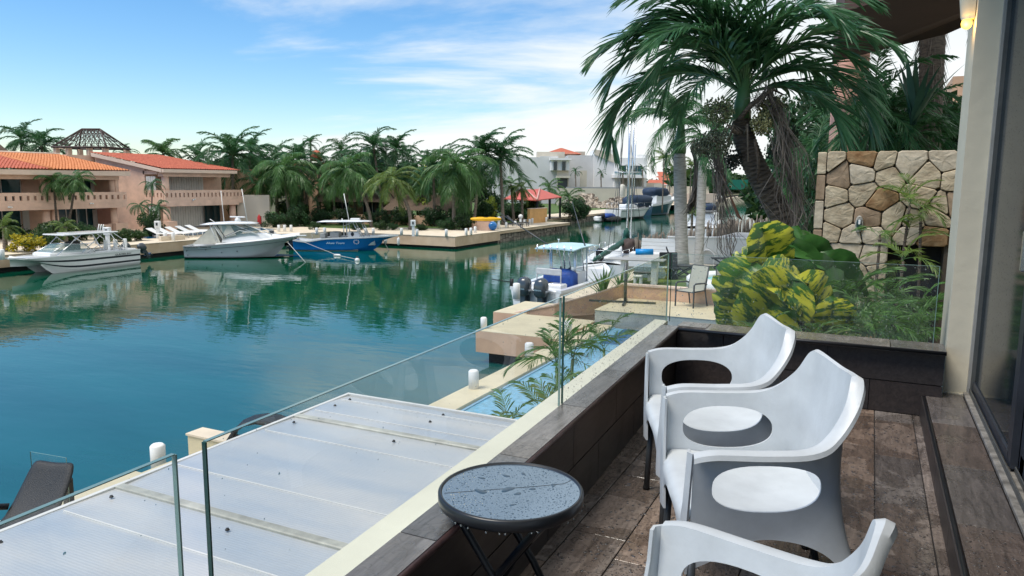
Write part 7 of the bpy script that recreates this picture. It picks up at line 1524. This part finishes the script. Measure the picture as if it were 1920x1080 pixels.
# ================================================================ PLANTING BEYOND THE BALCONY
sw_=thing('stone_wall','tall wall of irregular cream flagstones with a black opening at lower right','stone wall',(0,8.8,3.0))
mb=MB()
def wb(x0,x1,z0,z1,y0=.02,y1=.45): mb.box(x0,x1,y0,y1,z0-3,z1-3)
wb(-.56,.18,.9,5.85); wb(.18,.70,4.90,5.85); wb(.70,2.2,.9,5.85); mb.build('mortar_core',mat('dark mortar',(.09,.07,.05),.95,.3,8),sw_)
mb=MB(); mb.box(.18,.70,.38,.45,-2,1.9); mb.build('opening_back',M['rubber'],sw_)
def clip(poly, px, py, nx, ny):
    out=[]; n=len(poly)
    for i in range(n):
        a,b=poly[i],poly[(i+1)%n]; da=(a[0]-px)*nx+(a[1]-py)*ny; db=(b[0]-px)*nx+(b[1]-py)*ny
        if da<=0: out.append(a)
        if da*db<0: t=da/(da-db); out.append((a[0]+(b[0]-a[0])*t,a[1]+(b[1]-a[1])*t))
    return out
stm=[mat('cream flagstone',(.37,.29,.19),.85,.24,7,.014,14,col2=(.53,.45,.32),randval=.12,stretch=(1,1,1.6)),mat('ochre flagstone',(.24,.12,.045),.85,.3,9,.010,16,col2=(.31,.21,.11),randval=.1),mat('pale flagstone',(.43,.36,.26),.85,.2,7,.014,14,col2=(.56,.49,.38),randval=.1),mat('brown flagstone',(.24,.165,.10),.85,.3,5,.006,22,col2=(.34,.25,.17),randval=.1)]
def stones(x0,x1,z0,z1,s,seed):
    rnd=random.Random(seed); pts=[]; nx=max(1,round((x1-x0)/s)); nz=max(1,round((z1-z0)/(s*.88)))
    for i in range(nx):
        for j in range(nz): pts.append((x0+(i+.5+rnd.uniform(-.42,.42)+(.25 if j%2 else -.25)*.6)*(x1-x0)/nx, z0+(j+.5+rnd.uniform(-.33,.33))*(z1-z0)/nz))
    for i,(px,pz) in enumerate(pts):
        poly=[(x0,z0),(x1,z0),(x1,z1),(x0,z1)]
        for k,(qx,qz) in enumerate(pts):
            if k==i or abs(qx-px)+abs(qz-pz)>1.6: continue
            dx,dz=qx-px,qz-pz; l=math.hypot(dx,dz); poly=clip(poly,(px+qx)/2-dx/l*.004,(pz+qz)/2-dz/l*.004,dx/l,dz/l)
            if len(poly)<3: break
        if len(poly)<3: continue
        cx=sum(p[0] for p in poly)/len(poly); cz=sum(p[1] for p in poly)/len(poly); d=rnd.uniform(.0,.022); n=len(poly)
        # worn corners: extra points and an uneven dressed face
        ring=[]
        for a,b in zip(poly,poly[1:]+poly[:1]):
            if math.hypot(b[0]-a[0],b[1]-a[1])<.02: continue
            ring.append((a[0]+(b[0]-a[0])*.10,a[1]+(b[1]-a[1])*.10)); ring.append((a[0]+(b[0]-a[0])*.5+rnd.uniform(-.004,.004),a[1]+(b[1]-a[1])*.5+rnd.uniform(-.004,.004))); ring.append((a[0]+(b[0]-a[0])*.90,a[1]+(b[1]-a[1])*.90))
        n=len(ring); mb=MB(); 
        if n<3: continue
        v=[(x-cx,.03,z-cz) for x,z in ring]+[(x-cx,-.012-d+rnd.uniform(-.002,.004),z-cz) for x,z in ring]+[((x-cx)*.93,-.024-d+rnd.uniform(-.003,.003),(z-cz)*.93) for x,z in ring]+[((x-cx)*.45,-.028-d+rnd.uniform(-.003,.003),(z-cz)*.45) for x,z in ring]+[(0,-.028-d,0)]
        f=[(a*n+i2,a*n+(i2+1)%n,(a+1)*n+(i2+1)%n,(a+1)*n+i2) for a in range(3) for i2 in range(n)]+[(3*n+i2,3*n+(i2+1)%n,4*n) for i2 in range(n)]
        mb.add(v,f); r=rnd.random(); mobj('stone',mb.mesh('stone',stm[1] if r<.10 else stm[2] if r<.34 else stm[3] if r<.46 else stm[0]),sw_,(cx,0,cz-3))
stones(-.47,.18,3.3,4.88,.245,5); stones(-.47,1.0,4.88,5.86,.235,16); 
z=3.3; rnd=random.Random(2)
while z<5.84: h=min(rnd.uniform(.20,.34),5.86-z); mb=MB(); mb.bbox(-.565,-.48,-.035,.3,z+.006-3,z+h-.006-3,.008); mb.build('stone',stm[rnd.choice((0,0,2,3))],sw_); z+=h
fx=thing('bulkhead_light','small dark oval bulkhead light set into the stone wall','wall light',(-.115,8.76,5.09)); mb=MB(); mb.lathe([(.055,0),(.055,.025),(.045,.04)],18,M=Matrix.Rotation(R(90),4,'X'),sx=.75,sy=1.7); mb.build('body',M['trunk_grey'],fx); mb=MB(); mb.lathe([(.036,.03),(.036,.048),(.02,.052)],16,M=Matrix.Rotation(R(90),4,'X'),sx=.75,sy=1.6); mb.build('lens',M['glass_dark'],fx); mb=MB(); mb.bbox(-.008,.012,-.062,-.055,-.0,.05,.003); mb.build('lamp_tube',M['white_paint'],fx)
# planter bed
mb=MB(); mb.box(-.80,3,5.36,8.8,2.9,3.75); mb.box(-.75,-.3,8.8,10.2,2.0,3.2); tag(mb.build('planter_bed',M['soil']),kind='structure')
mb=MB(); mb.box(-.86,-.80,5.34,8.8,.5,3.85); tag(mb.build('planter_bed_edge',M['pillar']),'painted edge wall of the planting bed beyond the balcony','wall')
rl=thing('white_railing','low white slatted railing behind the bamboo palms','railing',(.15,7.2,3.75)); 
for i in range(9): mb=MB(); mb.box(.0+i*.06,.026+i*.06,-.012,.012,0,.36); mb.build('slat',M['white_paint'],rl)
mb=MB(); mb.box(-.02,.55,-.018,.018,.36,.40); mb.build('rail',M['white_paint'],rl)
# variegated climber
def vleaf_mesh(seed, mats, slits=True):
    rnd=random.Random(seed); mb=MB(); N_=18; L=1.0; half=[]
    for i in range(N_+1):
        t=i/N_; w=.44*(math.sin(math.pi*min(1,t**.72)))**.62*(1-.12*t); 
        if slits and i%4==3 and 4<i<17: w*=rnd.uniform(.5,.8)
        half.append(w*(1 if t<.8 else 1-(t-.8)*2.2))
    vs=[];fs=[]; K=5
    for i in range(N_+1):
        t=i/N_
        for j in range(-K,K+1):
            f=j/K; w=half[i]; y=f*w; x=t*L-.18*(abs(f)**1.6)*(1-t)*1.0 + .10*abs(f)*(1-t); z=-.42*t*t-.12*abs(f)**1.8+.26*abs(f)*w/.5+.022*math.sin(i*2.1)*abs(f)+(.03 if j==0 else 0)*-.4
            vs.append((x,y,z))
    w_=2*K+1
    for i in range(N_):
        for j in range(2*K): fs.append((i*w_+j,i*w_+j+1,(i+1)*w_+j+1,(i+1)*w_+j))
    mb.add(vs,fs,0,True); return mb.mesh('leaf',mats)
def vmat(name, ylo, yhi, green=(.02,.09,.012), yel=(.42,.44,.035)):
    m=leafmat(name,green,(.05,.16,.02),.3,.22); t=m.node_tree; n=t.nodes; l=t.links; b=n['Principled BSDF']; old=b.inputs['Base Color'].links[0].from_socket
    tcn=n.new('ShaderNodeTexCoord'); oi=n.new('ShaderNodeObjectInfo'); cb=n.new('ShaderNodeCombineXYZ'); l.new(mth('MULTIPLY',oi.outputs['Random'],30.,tree=t),cb.inputs[0]); va=n.new('ShaderNodeVectorMath'); va.operation='ADD'; l.new(tcn.outputs['Object'],va.inputs[0]); l.new(cb.outputs[0],va.inputs[1])
    mp=n.new('ShaderNodeMapping'); mp.inputs['Scale'].default_value=(8.0,2.0,1.5); mp.inputs['Rotation'].default_value=(0,0,R(35)); l.new(va.outputs[0],mp.inputs[0]); nz=n.new('ShaderNodeTexNoise'); nz.inputs['Scale'].default_value=1.5; nz.inputs['Detail'].default_value=5; nz.inputs['Roughness'].default_value=.65; l.new(mp.outputs[0],nz.inputs[0])
    mr=n.new('ShaderNodeMapRange'); mr.inputs[1].default_value=ylo; mr.inputs[2].default_value=yhi; l.new(nz.outputs[0],mr.inputs[0]); mx_=n.new('ShaderNodeMix'); mx_.data_type='RGBA'; l.new(mr.outputs[0],mx_.inputs[0]); l.new(old,mx_.inputs[6]); mx_.inputs[7].default_value=(*yel,1); l.new(mx_.outputs[2],b.inputs['Base Color'])
    tr=[q for q in n if q.type=='BSDF_TRANSLUCENT'][0]; l.new(mx_.outputs[2],tr.inputs[0]); return m
VY=vmat('variegated leaf mostly yellow',.47,.53,yel=(.50,.50,.04)); VG=vmat('variegated leaf mostly green',.50,.57); DG=leafmat('deep green glossy leaf',(.015,.07,.012),(.05,.15,.03),.25)
LV=[vleaf_mesh(i,VY) for i in range(3)]; LG=[vleaf_mesh(i+5,VG) for i in range(3)]; LD=[vleaf_mesh(i+9,DG,False) for i in range(2)]
vc=thing('variegated_climber','big leaved climbing plant, splashed yellow and green, against the end glass','plant',(-.6,6.3,3.75)); rnd=random.Random(8)
def leafat(px,py,D,size,az,tilt,roll,me,par=None):
    """blade at a bearing; az: heading of its tip in the picture plane (0 right, -90 down), tilt: how much it faces up"""
    par=par or vc; c=AD(px,py,D)-par.location; s=size*1.45*D/FPX
    tip=(R0*math.cos(R(az))+Vector((0,0,1))*math.sin(R(az))); back=-FW; nrm=(back*math.cos(R(tilt))+Vector((0,0,1))*math.sin(R(tilt))+R0*math.sin(R(roll))*.6).normalized(); nrm=(nrm-tip*nrm.dot(tip)).normalized(); yv=nrm.cross(tip)
    Mx=Matrix((tip,yv,nrm)).transposed().to_4x4(); o=mobj('leaf',me,par); o.matrix_local=Matrix.Translation(c-tip*s*.5)@Mx@Matrix.Diagonal((s,s,s,1)); 
    # petiole down into the plant
    a_=c-tip*s*.5; mb=MB(); mb.tube([a_,a_-tip*s*.25+Vector((0,.06,-s*.25)),Vector((a_.x*.6,a_.y*.5+.15,max(.05,a_.z-s*1.1)))],[.007,.009,.012],6); mb.build('stem',DG,par)
for a in ((1452,500,6.1,105,-70,40,12,LV[0]),(1415,492,6.35,66,-135,55,0,LV[1]),(1398,520,6.15,88,-150,30,-30,LV[2]),(1376,552,6.0,88,-118,22,-40,LG[1]),(1436,588,5.85,112,-128,18,18,LV[0]),(1396,585,6.05,84,-98,8,-25,LG[1]),
          (1496,542,5.95,96,-28,40,30,LV[2]),(1540,578,5.9,92,-48,22,25,LV[1]),(1562,618,5.85,74,-86,12,12,LV[0]),(1496,592,6.15,92,-112,5,0,LD[0]),(1380,606,6.1,70,-104,10,-30,LG[0]),(1464,575,6.25,84,-70,0,0,LD[1]),
          (1553,488,6.6,120,-22,62,20,LD[0]),(1612,520,6.55,60,-18,35,20,LD[1]),(1520,515,6.7,92,-66,20,0,LD[0]),(1548,545,6.35,92,-40,12,20,LD[1]),(1590,568,6.3,100,-28,35,20,LD[0]),
          (1368,580,6.3,56,-124,0,-35,LG[1]),(1520,478,6.8,62,-30,40,0,LG[0]),(1575,535,6.45,84,-62,12,0,LD[1]),(1500,560,6.3,90,-60,0,0,LD[1]),(1452,612,6.2,90,-64,5,0,LD[0]),(1520,625,6.15,80,-55,15,0,LD[1]),(1412,612,6.25,80,-108,5,0,LD[0]),(1476,520,6.6,92,-96,5,0,LD[1]),(1388,498,6.5,60,-160,45,0,LG[0])): leafat(*a)
lumpdk=bush('dense dark green undergrowth inside the big leaved climber','mid',(-.46,6.75,4.0),(.45,.45,.42),1,'undergrowth','plant')
# low feathery palms and grasses right behind the end glass
for i,(px,py,D,sc,st,lb) in enumerate(((1500,625,5.75,.30,'areca','left of centre behind the middle chair back'),(1560,632,5.7,.30,'areca_lime','in front of the yellow leaves'),(1610,600,5.9,.38,'areca','centre'),(1650,615,5.75,.34,'areca','right of centre'),(1700,600,6.0,.34,'areca','by the white railing'),(1590,575,6.6,.5,'areca','behind, with long arching leaves'),(1660,560,6.8,.42,'areca','behind the bamboo stems'),(1450,628,5.8,.26,'areca','left, under the big leaves'),(1725,570,6.4,.34,'areca','at the pillar'),(1395,618,5.9,.24,'areca_lime','leftmost, at the glass joint'))):
    t=AD(px,py,D); q=thing('parlour_palm','low feathery palm clump behind the end glass, '+lb,'palm',(t.x,t.y,3.75),0,'low palms behind the end glass')
    rnd=random.Random(60+i); h=max(.02,t.z-3.75-.05)
    for k in range(3):
        o=Vector((rnd.uniform(-.1,.1),rnd.uniform(-.06,.06),h*rnd.uniform(.5,1))); mb=MB(); mb.tube([(o.x*.4,o.y*.4,0),tuple(o)],.008,5); mb.build('stem',M['crownshaft'],q); crown(q,st,o,8,sc,i*7+k,(82,62,62,42,42,22,22,0))
# bamboo palms with bare stems before the stone wall
def bamboo(label,stem,D,fr,sc,st,seed):
    b=AD(stem[0][0],stem[0][1],D); q=thing('bamboo_palm',label,'palm',(b.x,b.y,3.75),0,'slender bamboo palms'); pts=[AD(x,y,D)-q.location for x,y in stem]; pts[0].z=0; mb=MB(); mb.tube(pts,[.016,.014,.013,.011][:len(pts)],8)
    for i in range(9): f=i/9*(len(pts)-1); k=int(f); p=pts[k].lerp(pts[k+1],f-k); mb.tube([p-Vector((0,0,.004)),p+Vector((0,0,.004))],.018,8)
    mb.build('stem',M['trunk_brown'],q)
    for (k,off,n,els) in fr: crown(q,st,pts[-1]+Vector(off),n,sc,seed+k,els)
bamboo('slender bamboo palm with lime crown, left stem before the stone wall',((1700,610),(1690,500),(1700,430),(1706,385)),7.4,((0,(0,0,0),7,(82,62,42,22,62,0)),(1,(0,0,-.33),3,(42,22,62))),.42,'areca_lime',3)
bamboo('slender bamboo palm with lime crown, right stem before the stone wall',((1722,610),(1724,500),(1726,430),(1727,395)),7.3,((0,(0,0,0),5,(82,62,22,42,0)),),.30,'areca_lime',7)
bamboo('lower bamboo palm with a large lime frond reaching left',((1680,620),(1682,560),(1690,520),(1694,490)),7.0,((0,(0,0,0),7,(82,62,42,42,22,22,0)),),.42,'areca_lime',13)
bamboo('dark thin bamboo palm stem left of the opening',((1650,620),(1642,540),(1648,470),(1650,440)),7.5,((0,(0,0,0),5,(62,42,22,0,42)),),.26,'areca',17)
# ---- the big near palm
bp_base=AD(1500,500,9.2); big=thing('palm_tree','large near palm with ringed dark trunk, drooping broad fronds, seed clusters and dead fronds','palm tree',(bp_base.x+.35,bp_base.y,2.6))
O=big.location; tp=[Vector((0,0,0))]+[AD(x,y,9.2)-O for x,y in ((1520,540),(1492,470),(1462,400),(1432,345),(1410,300),(1396,260),(1390,225))]
mb=MB(); rr=[.20,.185,.175,.17,.165,.16,.15,.13]; sm=bez(tp,44); 
rad=[rr[min(7,int(i/44*7))]+( rr[min(7,int(i/44*7)+1)]-rr[min(7,int(i/44*7))])*((i/44*7)%1) for i in range(45)]
rad=[r*.86 for r in rad]
vs2=[];rings=[]
pp=[];rd=[]
for i in range(44):
    a,b=sm[i],sm[i+1]
    for f,k in ((0,1.045),(.25,1.06),(.45,1.0),(.9,.985)): pp.append(a.lerp(b,f)); rd.append(rad[i]*k)
mb.tube(pp,rd,16); mb.build('trunk',M['trunk_brown'],big)
ct=AD(1392,196,9.2)-O
mb=MB(); mb.tube([tp[-1],ct+Vector((0,0,.0)),ct+Vector((.02,0,.35))],[.12,.10,.05],10); mb.build('crownshaft',M['crownshaft'],big)
rnd=random.Random(30)
LA=math.degrees(math.atan2(R0.y,R0.x))     # azimuth that runs to the right in the photograph
fr=[(LA+172,62,.98),(LA+190,82,1.0),(LA+176,82,.9),(LA+205,82,.9),(LA+155,82,.9),(LA+20,82,.9),(LA-18,82,.9),(LA+180,62,1.0),(LA+165,42,1.02),(LA+150,42,.8),(LA+186,82,.95),(LA+215,62,.9),
    (LA,62,.96),(LA+14,42,.92),(LA-12,42,.94),(LA+8,22,.86),(LA-20,22,.84),(LA-4,82,.95),(LA+30,62,.9),(LA-35,62,.9),
    (LA+90,82,.9),(LA+60,62,.9),(LA+120,62,.9),(LA-90,82,.85),(LA-60,82,.9),(LA-125,82,.9),(LA+75,42,.8),(LA+110,42,.8),(LA-150,62,.85)]
for i,(az,e,s) in enumerate(fr):
    o=mobj('frond',FR['big'][e][i%2],big,tuple(ct+Vector((0,0,.12))),(rnd.uniform(-.1,.1),rnd.uniform(-.05,.05),R(az)),(s,)*3)
# seed clusters: a branching strand with fruit
def cluster(c,r,n,seed,col):
    rnd=random.Random(seed); mb=MB()
    for i in range(26):
        d=Vector((rnd.gauss(0,1),rnd.gauss(0,1),rnd.gauss(-.2,.8))).normalized(); mb.tube([c+Vector((0,0,r*.5)),c+d*r*.5,c+d*r*rnd.uniform(.8,1.1)],[.006,.004,.002],4,1)
    for i in range(n):
        d=Vector((rnd.gauss(0,1),rnd.gauss(0,1),rnd.gauss(-.1,.9))).normalized(); p=c+d*r*rnd.uniform(.45,1.05); q=rnd.uniform(.009,.015); mb.add([p+Vector(v)*q for v in ((1,0,0),(0,1,0),(-1,0,0),(0,-1,0),(0,0,1.2),(0,0,-1.2))],[(0,1,4),(1,2,4),(2,3,4),(3,0,4),(1,0,5),(2,1,5),(3,2,5),(0,3,5)],0,True)
    tag(mb.build('fruit_cluster',[mat('seed '+str(seed),col,.6,.35,20),M['trunk_mid']],big),kind='stuff')
for (x,y,D,r,n,col) in ((1347,208,9.0,.19,650,(.17,.21,.10)),(1445,200,9.0,.17,500,(.25,.26,.12)),(1428,232,8.95,.14,420,(.30,.30,.14)),(1340,268,9.0,.20,600,(.11,.13,.08)),(1315,275,9.1,.13,300,(.11,.13,.08)),(1480,250,9.3,.13,260,(.06,.09,.05)),(1455,285,9.3,.14,260,(.06,.09,.05)),(1375,300,9.2,.13,260,(.03,.04,.03))): cluster(AD(x,y,D)-O,r,n,x,col)
def dp(x,y,D=9.0): return AD(x,y,D)-O
for k in range(5): mb=MB(); a=rnd.uniform(0,6); c2=dp(1390+k*6-12,250,9.05); mb.tube([c2,c2+Vector((math.cos(a)*.15,-.08,.1)),c2+Vector((math.cos(a)*.3,-.12,-.05-.1*k))],[.02,.014,.006],6); mb.build('stalk',M['trunk_mid'],big)
deadfronds(big,dp(1412,200,8.9),[dp(1440,170,8.85),dp(1462,215,8.85),dp(1475,290,8.85),dp(1490,370,8.85),dp(1497,450,8.85)],60,.006,1); deadfronds(big,dp(1470,260,8.9),[dp(1478,320,8.9),dp(1505,400,8.85),dp(1515,465,8.9)],34,.006,2); deadfronds(big,dp(1490,330,8.9),[dp(1495,400,8.9),dp(1478,470,8.9)],22,.006,5)
deadfronds(big,dp(1340,290,9.0),[dp(1348,335,9.0),dp(1355,400,9.0),dp(1360,460,9.0),dp(1362,505,9.0)],42,.0055,4); deadfronds(big,dp(1345,300,9.0),[dp(1356,350,9.0),dp(1375,385,9.0)],10,.012,6)
mb=MB(); mb.tube([dp(1352,320),dp(1368,365),dp(1384,405),dp(1391,412)],[.012,.022,.045,.012],8,flat=.5); mb.build('seed_spathe',mat('brown spathe',(.16,.08,.05),.6,.3,8),big)
mb=MB(); mb.tube([dp(1415,262,8.95),dp(1422,300,8.95),dp(1420,345,8.95)],[.045,.06,.015],8,flat=.35); mb.tube([dp(1385,225,8.95),dp(1410,195,8.9),dp(1450,168,8.9),dp(1470,178,8.9)],[.05,.05,.03,.012],8,flat=.6); mb.build('old_leaf_base',M['trunk_brown'],big)
# ---- background greenery at right, above and beside the stone wall
for i,(lb,st,bx,cx,cy,D,rp,nf) in enumerate((('dark palm crown above the stone wall, left one','coco_dark',1600,1640,215,15,150,22),('dark palm crown above the stone wall, right one','coco_dark',1700,1712,250,15,110,20),('dark palm low behind the big trunk','coco_dark',1530,1530,290,17,110,20),('mid green palm between trunk and stone wall','coco_mid',1540,1530,400,18,80,18),('dark palm crown low left of the stone wall','coco_dark',1500,1495,350,20,70,16),('bright green palm tip above the stone wall','coco_light',1690,1690,200,24,60,14))):
    t=AD(cx,cy,D); b=AD(bx,600,D); b.z=.9; palm(lb,st,b,t,nf,rp*D/FPX/3.05,.13,.09,'trunk_brown',(0,0,0),200+i,'dark palms behind the stone wall',(82,62,42,42,22,22,0,0,-28,-28,-58),skirt=False)
for i,(lb,key,px,py,D,r) in enumerate((('thicket filling the gap between the big trunk and the stone wall','darkfine',1530,430,14,(.5,.6,1.4)),('dark thicket low behind the big trunk','darkfine',1530,470,15,(.7,.7,1.2)),('olive green thicket left of the stone wall top','mid',1545,360,19,(.9,.9,1.3)),('dark foliage mass over the stone wall','darkfine',1640,262,19,(2.4,1.5,1.6)),('foliage mass at the pillar over the stone wall','darkfine',1735,262,17,(1.3,1.2,1.1)),('dark foliage behind the seed clusters','darkfine',1500,250,22,(1.1,1.1,1.6)),('green hedge mass behind the right end of the yard','dark',1530,400,60,(4,3,5)))):
    p=AD(px,py,D); bush(lb,key,tuple(p),r,i)
spiky('tall sword leaved plant with upright dark leaves above the stone wall',AD(1712,235,13.0),11,1.35,.07,leafmat('sword leaf',(.012,.05,.035),(.04,.10,.06)),9,28,'sword_plant')
mb_b=AD(1742,420,16); q=thing('fishtail_palm','dark shaggy palm trunk rising out of view beside the wall lamp','palm tree',(mb_b.x,mb_b.y,1.0)); OO=q.location; mb=MB(); pts=[Vector((0,0,0))]+[AD(x,y,16)-OO for x,y in ((1742,260),(1745,180),(1748,90),(1750,-40))]; mb.tube(pts,[.26,.24,.23,.25,.22],12); mb.build('trunk',M['trunk_brown'],q)
mb=MB(); rnd=random.Random(3)
for i in range(420):
    f=rnd.random(); p=pts[2].lerp(pts[4],f); a=rnd.uniform(0,6.28); l=rnd.uniform(.25,.6); d=Vector((math.cos(a),math.sin(a),0)); e=p+d*(.2+l*.35); mb.add([p+d*.2,p+d*.2+Vector((.02,.02,0)),e+Vector((0,0,-l))],[(0,1,2)])
tag(mb.build('hanging_fibres',M['palm_dead'],q),kind='stuff')
crown(q,'coco_dark',pts[4]+Vector((0,0,.4)),10,.8,5,(62,42,22,0,-28))
# neighbour column and brown overhang
nb_=thing('neighbour_villa','neighbour building with pink round column and dark brown overhanging slab','building',(0,17,.9)); c_=AD(1584,300,16.5); mb=MB(); mb.lathe([(.36,0),(.36,8.2)],20,c=(c_.x,c_.y-17,0)); mb.build('column',M['plaster_pink2'],nb_)
zt=AD(1655,93,15.5).z; a_,b_=AD(1640,98,15.5),AD(1790,60,11.5); za=a_.z; pts=[AD(1560,118,15.5),AD(1655,93,15.5),AD(1775,64,13.2)]
pts=[(p.x,p.y,p.z) for p in pts]; far_=[(pts[2][0]+2,pts[2][1]-6,pts[2][2]),(pts[0][0]+.4,pts[0][1]-5,pts[0][2])]
poly=pts+far_; mb=MB(); n=len(poly); mb.add([Vector(p)-nb_.location for p in poly]+[Vector(p)+Vector((0,0,1.9))-nb_.location for p in poly],[tuple(reversed(range(n))),tuple(range(n,2*n))]+[(i,(i+1)%n,(i+1)%n+n,i+n) for i in range(n)]); mb.build('overhang_slab',mat('dark brown render',(.085,.040,.032),.8,.1,1.5),nb_)
c2=AD(1790,200,20); mb=MB(); mb.box(c2.x-.1,c2.x+4,c2.y-17,c2.y-14,0,c2.z-.1); mb.build('back_wall',M['plaster_peach'],nb_)
